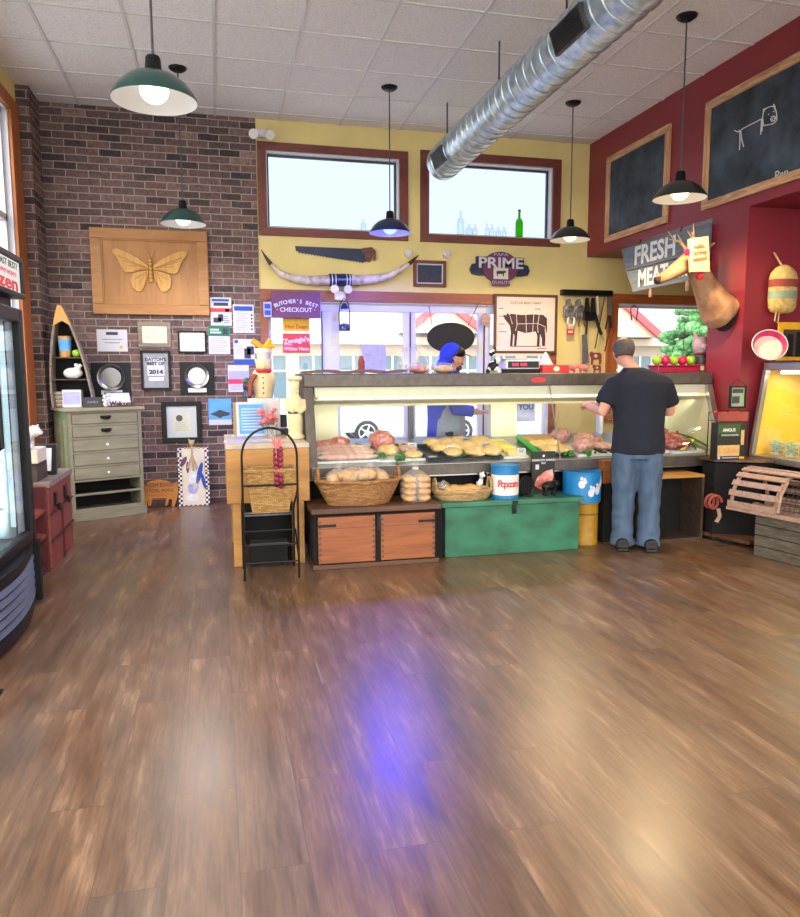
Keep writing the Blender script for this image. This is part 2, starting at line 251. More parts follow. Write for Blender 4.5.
# ------------------------------------------------------------------ mesh builder
class MB:
    def __init__(s): s.bm = bmesh.new(); s.mi = 0; s.T = Matrix.Identity(4)
    def raw(s, vs, fs):
        v = [s.bm.verts.new(s.T @ Vector(p)) for p in vs]
        for f in fs:
            try: x = s.bm.faces.new([v[i] for i in f]); x.material_index = s.mi
            except ValueError: pass
        return s
    def m(s, i): s.mi = i; return s
    def box(s, x0, x1, y0, y1, z0, z1):
        return s.raw([(x0,y0,z0),(x1,y0,z0),(x1,y1,z0),(x0,y1,z0),(x0,y0,z1),(x1,y0,z1),(x1,y1,z1),(x0,y1,z1)],
                     [(3,2,1,0),(4,5,6,7),(0,1,5,4),(1,2,6,5),(2,3,7,6),(3,0,4,7)])
    def obox(s, c, size, rot=None):
        T = s.T; s.T = T @ Matrix.Translation(c) @ (rot.to_4x4() if rot else Matrix.Identity(4))
        a, b, d = (v/2 for v in size); s.box(-a,a,-b,b,-d,d); s.T = T; return s
    def rings(s, rings, closed_ends=True, closed_path=False):
        n = len(rings[0]); vs = [p for r in rings for p in r]; fs = []
        k = len(rings)
        for i in range(k if closed_path else k-1):
            for j in range(n):
                a = i*n+j; b = i*n+(j+1)%n; c = ((i+1)%k)*n+(j+1)%n; d = ((i+1)%k)*n+j
                fs.append((a,b,c,d))
        if closed_ends and not closed_path: fs.append(tuple(range(n-1,-1,-1))); fs.append(tuple((k-1)*n+j for j in range(n)))
        return s.raw(vs, fs)
    def tube(s, pts, r, n=8, closed=False):
        pts = [Vector(p) for p in pts]; rings = []; k = len(pts)
        up = None
        for i, p in enumerate(pts):
            if closed: t = (pts[(i+1)%k]-pts[i-1])
            else: t = pts[min(i+1,k-1)]-pts[max(i-1,0)]
            if t.length < 1e-9: t = Vector((0,0,1))
            t.normalize()
            if up is None: up = Vector((0,0,1)) if abs(t.z) < .9 else Vector((1,0,0))
            a = t.cross(up)
            if a.length < 1e-5: a = t.orthogonal()
            a.normalize(); b = a.cross(t); up = b
            rr = r[i] if isinstance(r, (list,tuple)) else r
            if isinstance(rr, (list,tuple)): ra, rb = rr
            else: ra = rb = rr
            rings.append([p + a*math.cos(2*PI*j/n)*ra + b*math.sin(2*PI*j/n)*rb for j in range(n)])
        return s.rings(rings, True, closed)
    def cyl(s, p0, p1, r0, r1=None, n=20): return s.tube([p0, p1], [r0, r0 if r1 is None else r1], n)
    def lathe(s, prof, c=(0,0,0), n=28, sx=1, sy=1, rot=None, cap=False):
        c = Vector(c); rings = []
        for r, z in prof:
            ring = []
            for j in range(n):
                v = Vector((r*math.cos(2*PI*j/n)*sx, r*math.sin(2*PI*j/n)*sy, z))
                if rot: v = rot @ v
                ring.append(c+v)
            rings.append(ring)
        return s.rings(rings, cap)
    def ell(s, c, r, n=14, m=9, rot=None, jit=0):
        c = Vector(c); vs = [Vector((0,0,-r[2]))]; 
        for i in range(1, m):
            a = -PI/2 + PI*i/m
            for j in range(n):
                b = 2*PI*j/n; vs.append(Vector((r[0]*math.cos(a)*math.cos(b), r[1]*math.cos(a)*math.sin(b), r[2]*math.sin(a))))
        vs.append(Vector((0,0,r[2])))
        if jit:
            sd = random.random()*50
            vs = [v*(1+jit*noise.noise(v.normalized()*1.8+Vector((sd,sd,0)))) for v in vs]
        if rot: vs = [rot @ v for v in vs]
        vs = [v+c for v in vs]; fs = []
        for j in range(n): fs.append((0, 1+(j+1)%n, 1+j))
        for i in range(m-2):
            for j in range(n): fs.append((1+i*n+j, 1+i*n+(j+1)%n, 1+(i+1)*n+(j+1)%n, 1+(i+1)*n+j))
        e = 1+(m-1)*n
        for j in range(n): fs.append((e, e-n+j, e-n+(j+1)%n))
        return s.raw(vs, fs)
    def prism(s, poly, d):
        """poly: 3D points of one face, d: extrusion vector"""
        n = len(poly); d = Vector(d); vs = [Vector(p) for p in poly]; vs += [v+d for v in vs]
        fs = [tuple(range(n-1,-1,-1)), tuple(range(n,2*n))] + [(i,(i+1)%n,n+(i+1)%n,n+i) for i in range(n)]
        return s.raw(vs, fs)
    def frame(s, x0, x1, z0, z1, w, y0, y1):
        s.box(x0,x1,y0,y1,z1-w,z1); s.box(x0,x1,y0,y1,z0,z0+w); s.box(x0,x0+w,y0,y1,z0+w,z1-w); s.box(x1-w,x1,y0,y1,z0+w,z1-w); return s
    def text(s, body, size, o, ux=(1,0,0), uy=(0,0,1), depth=.002, align='CENTER', bold=0, wscale=1):
        cu = bpy.data.curves.new('t', 'FONT'); cu.body = body; cu.size = size; cu.align_x = align; cu.align_y = 'CENTER'; cu.extrude = depth; cu.offset = bold; cu.resolution_u = 3
        ob = bpy.data.objects.new('t', cu); COL.objects.link(ob)
        bpy.context.view_layer.update()
        me = bpy.data.meshes.new_from_object(ob.evaluated_get(bpy.context.evaluated_depsgraph_get()))
        ux = Vector(ux).normalized(); uy = Vector(uy).normalized(); uz = ux.cross(uy); o = Vector(o)
        vs = [o + ux*v.co.x*wscale + uy*v.co.y + uz*v.co.z for v in me.vertices]; fs = [tuple(p.vertices) for p in me.polygons]
        bpy.data.objects.remove(ob); bpy.data.curves.remove(cu); bpy.data.meshes.remove(me)
        return s.raw(vs, fs)
    def arctext(s, body, size, c, rad, span, ux=(1,0,0), uy=(0,0,1), **kw):
        ux = Vector(ux).normalized(); uy = Vector(uy).normalized(); c = Vector(c); n = len(body)
        for i, ch in enumerate(body):
            a = -span/2 + span*i/(n-1)
            if ch == ' ': continue
            p = c + ux*math.sin(a)*rad + uy*math.cos(a)*rad
            s.text(ch, size, p, ux*math.cos(a)-uy*math.sin(a), ux*math.sin(a)+uy*math.cos(a), **kw)
        return s
def fuse(mb, vox=.012, it=6, paint=None):
    me = bpy.data.meshes.new('tmp'); bmesh.ops.recalc_face_normals(mb.bm, faces=mb.bm.faces); mb.bm.to_mesh(me); mb.bm.free()
    ob = bpy.data.objects.new('tmp', me); COL.objects.link(ob)
    r = ob.modifiers.new('r', 'REMESH'); r.mode = 'VOXEL'; r.voxel_size = vox
    sm = ob.modifiers.new('s', 'SMOOTH'); sm.factor = .5; sm.iterations = it
    bpy.context.view_layer.update()
    m2 = bpy.data.meshes.new_from_object(ob.evaluated_get(bpy.context.evaluated_depsgraph_get()))
    o = MB(); o.bm.from_mesh(m2); bpy.data.objects.remove(ob); bpy.data.meshes.remove(me); bpy.data.meshes.remove(m2)
    if paint:
        for f in o.bm.faces: f.material_index = paint(f.calc_center_median())
    return o

# ------------------------------------------------------------------ object helpers
def _mk(name, mb, mats, smooth, bevel, inv=None, recalc=True):
    if inv is not None: mb.bm.transform(inv)
    if recalc: bmesh.ops.recalc_face_normals(mb.bm, faces=mb.bm.faces)
    me = bpy.data.meshes.new(name); mb.bm.to_mesh(me); mb.bm.free()
    for x in (mats if isinstance(mats, (list,tuple)) else [mats]): me.materials.append(M[x])
    o = bpy.data.objects.new(name, me); COL.objects.link(o)
    if smooth:
        for p in me.polygons: p.use_smooth = True
        if smooth != 2: me.set_sharp_from_angle(angle=math.radians(40))
    if bevel:
        b = o.modifiers.new('bevel', 'BEVEL'); b.width = bevel; b.segments = 2; b.limit_method = 'ANGLE'; b.angle_limit = math.radians(40)
    return o
def tag(o, label, cat, group=None, kind=None):
    o['label'] = label; o['category'] = cat
    if group: o['group'] = group
    if kind: o['kind'] = kind
    return o
def single(name, mb, mats, label, cat, group=None, smooth=False, bevel=0, kind=None, origin=None):
    vs = [v.co for v in mb.bm.verts]
    if origin is None:
        lo = [min(v[i] for v in vs) for i in range(3)]; hi = [max(v[i] for v in vs) for i in range(3)]
        origin = Vector(((lo[0]+hi[0])/2, (lo[1]+hi[1])/2, lo[2]))
    o = _mk(name, mb, mats, smooth, bevel, Matrix.Translation(-Vector(origin))); o.location = origin
    return tag(o, label, cat, group, kind)
def struct(name, mb, mats, bevel=0, smooth=False):
    o = _mk(name, mb, mats, smooth, bevel); o['kind'] = 'structure'; return o
def sub(o, name, mb, mats, smooth=False, bevel=0):
    """child of a setting object, authored in world coordinates"""
    c = _mk(name, mb, mats, smooth, bevel, o.matrix_basis.inverted()); c.parent = o; return c
class Thing:
    """an Empty at the thing's base; parts authored in world coordinates, or in its own when local"""
    def __init__(s, name, label, cat, loc=(0,0,0), rz=0, group=None, local=False, kind=None):
        s.o = bpy.data.objects.new(name, None); COL.objects.link(s.o); s.o.empty_display_size = .1
        s.o.location = loc; s.o.rotation_euler = (0,0,rz); tag(s.o, label, cat, group, kind)
        s.inv = None if local else (Matrix.Translation(Vector(loc)) @ Matrix.Rotation(rz, 4, 'Z')).inverted()
    def part(s, name, mb, mats, parent=None, smooth=False, bevel=0, label=None, kind=None):
        c = _mk(name, mb, mats, smooth, bevel, s.inv); c.parent = parent or s.o
        if label: c['label'] = label
        if kind: c['kind'] = kind
        return c
def copy_tree(o, parent=None):
    c = o.copy(); COL.objects.link(c)
    if parent: c.parent = parent
    for ch in list(o.children): copy_tree(ch, c)
    return c
def dup(o, loc, rz=0, label=None, scale=None):
    c = copy_tree(o); c.location = loc; c.rotation_euler = (0,0,rz)
    if label: c['label'] = label
    if scale: c.scale = scale
    return c
def lamp(name, kind, loc, energy, col, size=.05, parent=None, rot=None, **kw):
    d = bpy.data.lights.new(name, kind); d.energy = energy; d.color = col
    if kind == 'AREA':
        d.shape = 'RECTANGLE'; d.size, d.size_y = size
    else: d.shadow_soft_size = size
    for k, v in kw.items(): setattr(d, k, v)
    o = bpy.data.objects.new(name, d); COL.objects.link(o); o.location = loc
    if rot: o.rotation_euler = rot
    if parent: o.parent = parent
    return o
# ================================================================== the setting
WY = 8.2; CZ = 4.08; XL = -1.75; XR = 4.34
def holed(mb, a0, a1, z0, z1, holes, b0, b1, axis='X'):
    As = sorted({a0, a1, *[h[0] for h in holes], *[h[1] for h in holes]}); Zs = sorted({z0, z1, *[h[2] for h in holes], *[h[3] for h in holes]})
    for i in range(len(As)-1):
        run = None
        for j in range(len(Zs)-1):
            ca, cz = (As[i]+As[i+1])/2, (Zs[j]+Zs[j+1])/2
            solid = not any(h[0] < ca < h[1] and h[2] < cz < h[3] for h in holes)
            if solid: run = (run[0] if run else Zs[j], Zs[j+1])
            if run and (not solid or j == len(Zs)-2):
                if axis == 'X': mb.box(As[i], As[i+1], b0, b1, run[0], run[1])
                else: mb.box(b0, b1, As[i], As[i+1], run[0], run[1])
                run = None
    return mb
struct('floor', MB().box(-1.9, 6.8, -1.2, 8.38, -.12, 0), 'floor')
struct('ceiling', MB().box(-1.9, 6.8, -1.2, 8.38, CZ, CZ+.1), 'ceil')
g = MB()
k = -3
for i in range(-3, 11):
    x = .05+.655*i
    if XL < x < 4.3: g.box(x-.012, x+.012, -1.2, WY, CZ-.008, CZ+.01)
for i in range(-11, 4):
    y = 6.1+.628*i
    if y < WY: g.box(XL, XR, y-.012, y+.012, CZ-.007, CZ+.01)
struct('trim_1', g, 'tbar')
W1 = (.56, 2.02, 2.97, 3.765); W2 = (2.36, 3.87, 2.97, 3.785); WL = (.545, 3.87, .5, 2.2); WR_ = (4.77, 6.45, .9, 2.245)
struct('wall_back', holed(MB(), .46, 6.8, 0, CZ, [W1, W2, WL, WR_], WY, WY+.18), 'yellow')
struct('wall_back_brick', MB().box(-1.9, .46, WY-.01, WY+.18, 0, CZ), 'brick')
struct('wall_pilaster', MB().box(XL, -1.635, 7.78, WY-.01, 0, CZ), 'brick')
HL = (.8, 7.46, .55, 3.76)
struct('wall_left', holed(MB(), -1.2, 8.2, 0, CZ, [HL], -1.9, XL, 'Y'), 'yellow')
struct('wall_right', MB().box(XR, 6.8, -1.2, WY, 2.785, CZ), 'red')
struct('wall_right_pier', MB().box(XR, 6.8, 5.42, 5.89, 0, 2.785), 'red')
struct('wall_niche', MB().box(5.7, 6.8, -1.2, 5.42, 0, 2.785), 'red')
struct('wall_right_end', MB().box(6.6, 6.8, 5.89, WY, 0, 2.785), 'yellow')

def window(name, op, casing, mw, yw=WY, mats=('frame_red','frame_redz'), mullions=(), head=None, sill=True):
    """casing on the wall face, dark sash, panes; op = opening x0,x1,z0,z1; casing = outer"""
    x0,x1,z0,z1 = op; a,b,c,d = casing
    o = _mk(name, MB().box(a,b,yw-.025,yw-.001,z1,d).box(a,b,yw-.03,yw-.001,c,z0), mats[0], False, .004); o['kind'] = 'structure'
    sub(o, 'side_casing', MB().box(a,x0,yw-.025,yw-.001,z0,z1).box(x1,b,yw-.025,yw-.001,z0,z1), mats[1], bevel=.004)
    j = .012
    sub(o, 'jamb', MB().box(x0,x0+j,yw,yw+.14,z0,z1).box(x1-j,x1,yw,yw+.14,z0,z1).box(x0+j,x1-j,yw,yw+.14,z1-j,z1).box(x0+j,x1-j,yw,yw+.14,z0,z0+j), 'vinyl')
    return o
for nm, op, cs in (('window_1', W1, (.47,2.12,2.885,3.85)), ('window_2', W2, (2.262,3.975,2.885,3.88))):
    o = window(nm, op, cs, 0)
    x0,x1,z0,z1 = op
    sub(o, 'sash', MB().frame(x0+.012,x1-.012,z0+.012,z1-.012,.022,WY+.09,WY+.12), 'dark_sash')
    sub(o, 'pane', MB().box(x0+.034,x1-.034,WY+.1,WY+.106,z0+.034,z1-.034), 'pane')
o = window('window_3', WL, (.46,3.96,.4,2.32), 0, mats=('frame_mid','frame_mid'))
mb = MB()
gl = [(.58,1.137),(1.338,2.085),(2.226,2.988),(3.136,3.84)]
z0, z1 = .56, 2.1
mb.box(.557,3.858,WY+.05,WY+.11,z1,2.188).box(.557,3.858,WY+.05,WY+.11,.512,z0)
edges = [.557]+[v for p in gl for v in p]+[3.858]
for i in range(0, len(edges), 2): mb.box(edges[i],edges[i+1],WY+.05,WY+.11,z0,z1)
sub(o, 'vinyl_frame', mb, 'vinyl', bevel=.006)
for a, b in gl: sub(o, 'pane', MB().box(a,b,WY+.08,WY+.086,z0,z1), 'pane')
sub(o, 'meeting_rail', MB().box(2.15,2.165,WY+.035,WY+.05,z0,z1).box(3.05,3.065,WY+.035,WY+.05,z0,z1).box(1.13,1.145,WY+.035,WY+.05,z0,z1), 'dark_sash')
o = window('window_4', WR_, (4.62,6.58,.8,2.36), 0, mats=('frame_orx','frame_or'))
sub(o, 'sash', MB().frame(4.782,6.438,.912,2.233,.03,WY+.09,WY+.12), 'vinyl')
sub(o, 'pane', MB().box(4.81,6.41,WY+.1,WY+.106,.94,2.2), 'pane')
# tall window of the left wall
y0,y1,z0,z1 = HL
o = _mk('window_5', MB().box(XL+.001,XL+.03,y0-.1,7.755,z1,3.885).box(XL+.001,XL+.03,y0-.1,7.755,.45,z0).box(XL+.001,XL+.03,y1,7.755,z0,z1).box(XL+.001,XL+.03,y0-.1,y0,z0,z1), 'frame_or', False, .005); o['kind'] = 'structure'
mb = MB()
for a, b, c, d in ((y0,y1,z1-.05,z1),(y0,y1,z0,z0+.05),(y1-.06,y1,z0,z1),(y0,y0+.06,z0,z1),(y0,y1,2.78,2.84),(5.9,5.97,z0,z1),(4.3,4.37,z0,z1),(2.6,2.67,z0,z1)): mb.box(-1.86,-1.80,a,b,c,d)
sub(o, 'vinyl_frame', mb, 'vinyl')
sub(o, 'jamb', MB().box(-1.87,-1.752,y1-.012,y1,z0,z1).box(-1.87,-1.752,y0,y1,z1-.012,z1), 'vinyl')
sub(o, 'pane', MB().box(-1.835,-1.83,y0+.06,y1-.06,z0+.05,z1-.05), 'pane')

# ------------------------------------------------------------------ the street outside
o = struct('ground_outside', MB().box(-60, 80, -40, 90, -.75, -.55), 'asphalt')
t = Thing('shop_building', 'cream building with pale roof across the street, seen through the windows', 'building', (10, 32, -.55))
t.part('wall', MB().box(-6, 40, 30, 36, -.55, 3.0), 'siding')
t.part('roof', MB().prism([(-8,29.3,2.75),(42,29.3,2.75),(42,35,6.3),(-8,35,6.3)], (0,.1,.25)), 'shingle')
t.part('fascia', MB().box(-8,42,29.2,29.32,2.55,2.85), 'siding')
for a, b, c in (((446,299),(404,332),(488,330)),((612,290),(561,336),(664,335))):
    ga, gb, gc = (P(*q, Y=28.4) for q in (a,b,c)); ez = min(gb.z,gc.z); gx = ga.x; k_ = .22
    t.part('gable', MB().prism([(gb.x,28.6,ez),(gc.x,28.6,ez),(gx,28.6,ga.z)], (0,1.2,0)), 'siding')
    t.part('gable_trim', MB().prism([(gb.x,28.4,ez-k_),(gb.x,28.4,ez+k_*.6),(gx,28.4,ga.z+k_*.6),(gc.x,28.4,ez+k_*.6),(gc.x,28.4,ez-k_),(gx,28.4,ga.z-k_)], (0,.2,0)), 'rtrim')
for i in range(26):
    x = -4.5+1.65*i
    w = t.part('window', MB().box(x-.55,x+.55,29.92,30.02,.4,2.1), 'winblue')
    t.part('mullion', MB().box(x-.04,x+.04,29.88,29.93,.4,2.1).box(x-.55,x+.55,29.88,29.93,1.45,1.52), 'white', w)
t.part('door', MB().box(12.2,13.3,29.9,30.02,-.5,2.0), 'white')
rnd = random.Random(3)
def tree(name, x, y, h, r, label):
    t = Thing(name, label, 'tree', (x,y,-.55), group='street trees')
    t.part('trunk', MB().cyl((x,y,-.55),(x,y,h*.6),.22,.1), 'bark')
    mb = MB()
    for i in range(420):
        a = rnd.uniform(0,2*PI); zz = rnd.uniform(-1,1); q = rnd.random()**.4*r; w = math.sqrt(1-zz*zz)
        p = Vector((x+q*w*math.cos(a), y+q*w*math.sin(a), h*.62+q*zz*1.15)); s = rnd.uniform(.16,.34)
        mb.ell(p, (s,s,s*.7), 6, 4)
    t.part('crown', mb, 'leaf')
tree('leafy_tree', 18.3, 24, 4.3, 2.1, 'leafy green tree beyond the right-hand window behind the deer head')
# parked car, seen through the back of the meat case
cx, cy, gz = 5.2, 20.3, -.55
t = Thing('parked_car', 'white car parked outside, seen through the glass of the meat case', 'car', (cx,cy,gz))
prof = [(-2.2,.35),(-2.25,.75),(-2.1,.95),(-1.2,1.05),(-.6,1.42),(.9,1.46),(1.55,1.05),(2.15,.95),(2.25,.6),(2.2,.35)]
t.part('body', MB().prism([(cx+a,cy-.85,gz+b) for a,b in prof], (0,1.7,0)), 'car', bevel=.08, smooth=True)
t.part('side_glass', MB().prism([(cx+a,cy-.87,gz+b) for a,b in ((-1.05,1.05),(-.55,1.36),(.8,1.4),(1.3,1.06))], (0,.03,0)), 'carglass')
for wx in (-1.33, 1.36):
    for sy in (-.86, .66):
        w = t.part('wheel', MB().tube([(cx+wx,cy+sy,gz+.34),(cx+wx,cy+sy+.2,gz+.34)], .34, 28), 'tyre')
        mb = MB().tube([(cx+wx,cy+sy-.02,gz+.34),(cx+wx,cy+sy+.01,gz+.34)], .09, 16)
        for q in range(5):
            a = q*2*PI/5; mb.tube([(cx+wx,cy+sy-.015,gz+.34),(cx+wx+.21*math.cos(a),cy+sy-.015,gz+.34+.21*math.sin(a))], .03, 6)
        mb.tube([(cx+wx+.22*math.cos(2*PI*q/24),cy+sy-.01,gz+.34+.22*math.sin(2*PI*q/24)) for q in range(24)], .02, 6, True)
        t.part('alloy_rim', mb, 'alloy', w)

# ------------------------------------------------------------------ pendant lamps
def pendant(x, y, shade, bulb, label, e, col, rz=2.745):
    t = Thing('pendant_lamp', label, 'lamp', (x,y,CZ-.001), group='barn pendant lamps')
    t.part('canopy', MB().lathe([(.0,CZ-.03),(.05,CZ-.03),(.075,CZ-.012),(.078,CZ-.001),(0,CZ-.001)], (x,y,0)), 'black', smooth=True)
    t.part('cord', MB().cyl((x,y,CZ-.03),(x,y,rz+.19),.006,n=8), 'dgrey')
    t.part('socket_cap', MB().lathe([(0,rz+.205),(.03,rz+.205),(.035,rz+.195),(.04,rz+.135),(.048,rz+.125)], (x,y,0)), 'black', smooth=True)
    op = [(.045,.132),(.07,.127),(.115,.108),(.158,.074),(.186,.036),(.2,.012),(.202,0)]
    ip = [(.199,.001),(.18,.033),(.152,.068),(.11,.099),(.065,.118),(.04,.123)]
    mb = MB().lathe([(a,rz+b) for a,b in op], (x,y,0), 40); mb.m(1).lathe([(a,rz+b) for a,b in ip], (x,y,0), 40)
    mb.m(0).lathe([(.202,rz),(.199,rz+.001)], (x,y,0), 40)
    t.part('lamp_shade', mb, [shade,'inner'], smooth=True)
    t.part('bulb', MB().ell((x,y,rz+.05),(.068,.068,.06),20,12), bulb, smooth=2)
    l = lamp('pendant_light', 'SPOT', (0,0,0), e, col, .06, t.o, spot_size=math.radians(168), spot_blend=.5); l.location = (0,0,rz-.03-CZ)
    return t
WHT = (1,.96,.9); WRM = (1,.74,.42)
EW, EY, EB = 82, 120, 220
pendant(-.255, 3.85, 'pgreen', 'bulb_w', 'large dark green pendant lamp with white bulb, nearest on the brick wall side', EW, WHT, 2.71)
pendant(-.263, 7.04, 'pgreen', 'bulb_w', 'small dark green pendant lamp above the carved butterfly panel', EW*.8, WHT)
pendant(1.643, 7.04, 'pblue', 'bulb_b', 'pendant lamp glowing blue in front of the first high window', EB, (.05,.06,1))
pendant(3.51, 7.0, 'pblack', 'bulb_y', 'dark pendant lamp with warm bulb near the red wall corner, beside second high window', EY*.8, WRM)
pendant(3.51, 5.17, 'pblack', 'bulb_y', 'dark pendant lamp with warm bulb in front of the chalkboards', EY, WRM)

# ------------------------------------------------------------------ spiral duct
_e = P(443, 163, Y=7.5); dx, dz, dr = _e.x, _e.z, .168
t = Thing('air_duct', 'silver spiral air duct hanging under the ceiling', 'duct', (dx, 7.5, dz))
mb = MB()
ring = lambda r, y: [(dx+r*math.cos(2*PI*j/48), y, dz+r*math.sin(2*PI*j/48)) for j in range(48)]
rs = []
y = -1.0
while y < 7.45:
    rs += [ring(dr,y), ring(dr,y+.115), ring(dr+.006,y+.12), ring(dr+.006,y+.13)]; y += .135
mb.rings(rs, False)
t.part('duct_pipe', mb, 'duct', smooth=True)
t.part('end_cap', MB().rings([ring(dr+.008,7.40),ring(dr+.008,7.49),ring(dr-.01,7.505),ring(.01,7.505)]), 'duct', smooth=True)
for yc, a0 in ((7.12, 200), (P(604,14,Z=dz).y+.12, 200)):
    th = math.radians(a0); n = Vector((math.cos(th),0,math.sin(th))); tv = Vector((-math.sin(th),0,math.cos(th)))
    rot = Matrix((tv, Vector((0,1,0)), n)).transposed()
    c = Vector((dx,yc,dz)) + n*(dr+.004); L = .34 if yc > 5 else .40
    v = t.part('air_vent', MB().obox(c, (.15,L,.03), rot), 'dgrey')
    mb = MB()
    for q in range(9): mb.obox(c+n*.018+tv*(-.06+.015*q), (.006,L-.04,.014), rot)
    t.part('louvre', mb, 'black', v)
for px, yy in ((434,7.3),(486,5.9),(560,4.7)):
    for s in (-1,):
        t.part('hanger_rod', MB().cyl((dx-.0+s*.02,yy,dz+dr-.01),(dx+s*.02,yy,CZ),.008,n=8), 'dgrey')
# ================================================================== left side
# glass-door freezer: front faces +X at x=-1.13
fx, fy0, fy1, fb = -1.13, 3.55, 4.88, -1.74
t = Thing('glass_door_freezer', 'tall black upright freezer with a curved glass front standing under the left window', 'freezer', (-1.42,4.2,0))
B = MB()
B.box(fb,fb+.04,fy0,fy1,.02,1.93).box(fb,fx-.06,fy0,fy0+.05,.02,1.93).box(fb,fx-.06,fy1-.05,fy1,.02,1.93).box(fb,fx-.06,fy0,fy1,.02,.42).box(fb,fx-.06,fy0,fy1,1.80,1.86)
t.part('body', B, 'black', bevel=.004)
t.part('liner', MB().box(fb+.04,fb+.05,fy0+.05,fy1-.05,.42,1.8).box(fb+.05,fx-.1,fy0+.05,fy0+.058,.42,1.8).box(fb+.05,fx-.1,fy1-.058,fy1-.05,.42,1.8), 'coolw')
d = t.part('door', MB().box(fx-.06,fx,fy1-.075,fy1,.40,1.80).box(fx-.06,fx,fy0,fy0+.075,.40,1.80).box(fx-.06,fx,fy0+.075,fy1-.075,1.72,1.80).box(fx-.06,fx,fy0+.075,fy1-.075,.40,.47), 'black', bevel=.008)
t.part('door_glass', MB().box(fx-.035,fx-.025,fy0+.07,fy1-.07,.46,1.73), 'cool_glass', d)
t.part('door_gasket', MB().box(fx-.07,fx-.045,fy1-.13,fy1-.075,.45,1.74), 'vinyl', d)
t.part('handle', MB().tube([(fx,4.13,1.02),(fx+.035,4.13,1.04),(fx+.035,4.13,1.36),(fx,4.13,1.38)], .014, 8), 'black', d)
t.part('light_tube', MB().cyl((fx-.10,fy1-.10,.5),(fx-.10,fy1-.10,1.7),.014), 'cooltube')
for i, z in enumerate((.62,.90,1.18,1.46)):
    t.part('shelf', MB().box(fb+.05,fx-.13,fy0+.06,fy1-.14,z,z+.012), 'steel')
# header sign
h = t.part('header', MB().box(fx-.5,fx-.015,fy0,fy1+.01,1.86,2.10).box(fx-.015,fx+.02,fy0,fy1+.01,2.065,2.10).box(fx-.015,fx+.02,fy0,fy1+.01,1.86,1.89).box(fx-.015,fx+.02,fy1-.035,fy1+.01,1.89,2.065), 'black', bevel=.006)
mb = MB().box(fx-.014,fx+.004,fy0,fy1-.035,1.89,2.065)
t.part('sign_face', mb, 'signlit', h)
mb = MB(); U = (0,1,0); V = (0,0,1)
mb.m(0).text('WHO SAYS EAST BEST?', .052, (fx+.006,4.79,2.035), U, V, .001, 'RIGHT', wscale=1.5)
mb.m(1).text("WHY WON'T?", .034, (fx+.006,4.76,1.985), U, V, .001, 'RIGHT', wscale=1.5)
mb.m(2).text('Frozen', .105, (fx+.006,4.79,1.93), U, V, .001, 'RIGHT', bold=.003, wscale=2.7)
t.part('sign_lettering', mb, ['ink','flpink','redpr'], h)
fl_ = lamp('freezer_light', 'AREA', (0,0,0), 14, (.86,.96,1), (.03,1.2), t.o, rot=(PI/2,0,PI/2)); fl_.location = (fx-.13+1.42, fy1-.16-4.2, 1.1)
# bowed grille
def bow(yv, s=1): return fx - .02 + .08*math.sin(PI*min(1,max(0,(yv-fy0)/(fy1-fy0))))*s
def bowstrip(z0, z1, d0, d1, tilt=0):
    n = 14; vs = []; mb = MB(); rs = []
    for i in range(n+1):
        yv = fy0+.02+(fy1-fy0-.04)*i/n; x = bow(yv)
        rs.append([(x+d0,yv,z0),(x+d1+tilt,yv,z0),(x+d1,yv,z1),(x+d0,yv,z1)])
    return mb.rings(rs)
gr = t.part('kick_grille', bowstrip(.03,.09,-.09,.0), 'black'); 
t.part('grille_rail', bowstrip(.35,.40,-.09,.0), 'black', gr)
t.part('grille_backing', bowstrip(.06,.38,-.09,-.05), 'black', gr)
for i in range(5):
    z = .10+.05*i
    t.part('slat', bowstrip(z,z+.030,-.03,-.012,.014), 'grille', gr)
t.part('grille_end', MB().box(fx-.08,fx+.022,fy1-.05,fy1,.02,.40), 'black', gr)
for y in (fy0+.1, fy1-.1):
    for x in (fb+.08, fx-.12): t.part('foot', MB().cyl((x,y,0),(x,y,.03),.025), 'black')
# frozen goods behind the glass
rn = random.Random(5)
proto = None
for z in (.632,.912,1.192,1.472):
    for i in range(4):
        y = 4.0+.19*i; hh = rn.uniform(.12,.19)
        x = -1.42
        mb = MB().box(-.09,.09,-.08,.08,0,hh); mb.m(1).box(.0901,.091,-.06,.06,hh*.3,hh*.7)
        o = _mk('frozen_box', mb, [rn.choice(['paper','coolw','ice']), rn.choice(['skyb','flblue','greyink','flpink'])], False, .004)
        o.location = (x, y, z); tag(o, 'pale frozen food carton on a shelf inside the glass-door freezer', 'box', 'cartons inside the freezer')

# long red crate unit beyond the freezer
t = Thing('magazine_rack', 'open maroon wooden rack with slanted compartments right behind the freezer', 'rack', (-1.48,5.3,0))
mb = MB().box(-1.74,-1.70,4.95,5.62,0,.66).box(-1.74,-1.22,4.95,4.98,0,.60).box(-1.74,-1.22,5.59,5.62,0,.62).box(-1.74,-1.24,4.98,5.59,0,.06)
t.part('frame', mb, 'redwd', bevel=.003)
for z in (.28,.46): t.part('shelf', MB().prism([(-1.70,4.98,z+.06),(-1.23,4.98,z-.02),(-1.23,4.98,z+.0),(-1.70,4.98,z+.08)], (0,.61,0)), 'redw')
t.part('divider', MB().box(-1.70,-1.24,5.27,5.285,.06,.60), 'redwd')
t = Thing('red_crate', 'closed red-brown wooden trunk with dark iron fittings between freezer and sage dresser', 'crate', (-1.5,6.05,0))
t.part('body', MB().box(-1.74,-1.215,5.66,6.47,.0,.60), 'redw', bevel=.006)
t.part('lid', MB().box(-1.74,-1.20,5.65,6.48,.602,.645), 'greyw', bevel=.004)
t.part('batten', MB().box(-1.214,-1.20,5.66,6.47,.40,.415).box(-1.214,-1.20,5.66,6.47,.20,.215).box(-1.214,-1.20,6.05,6.065,.0,.40), 'redwd')
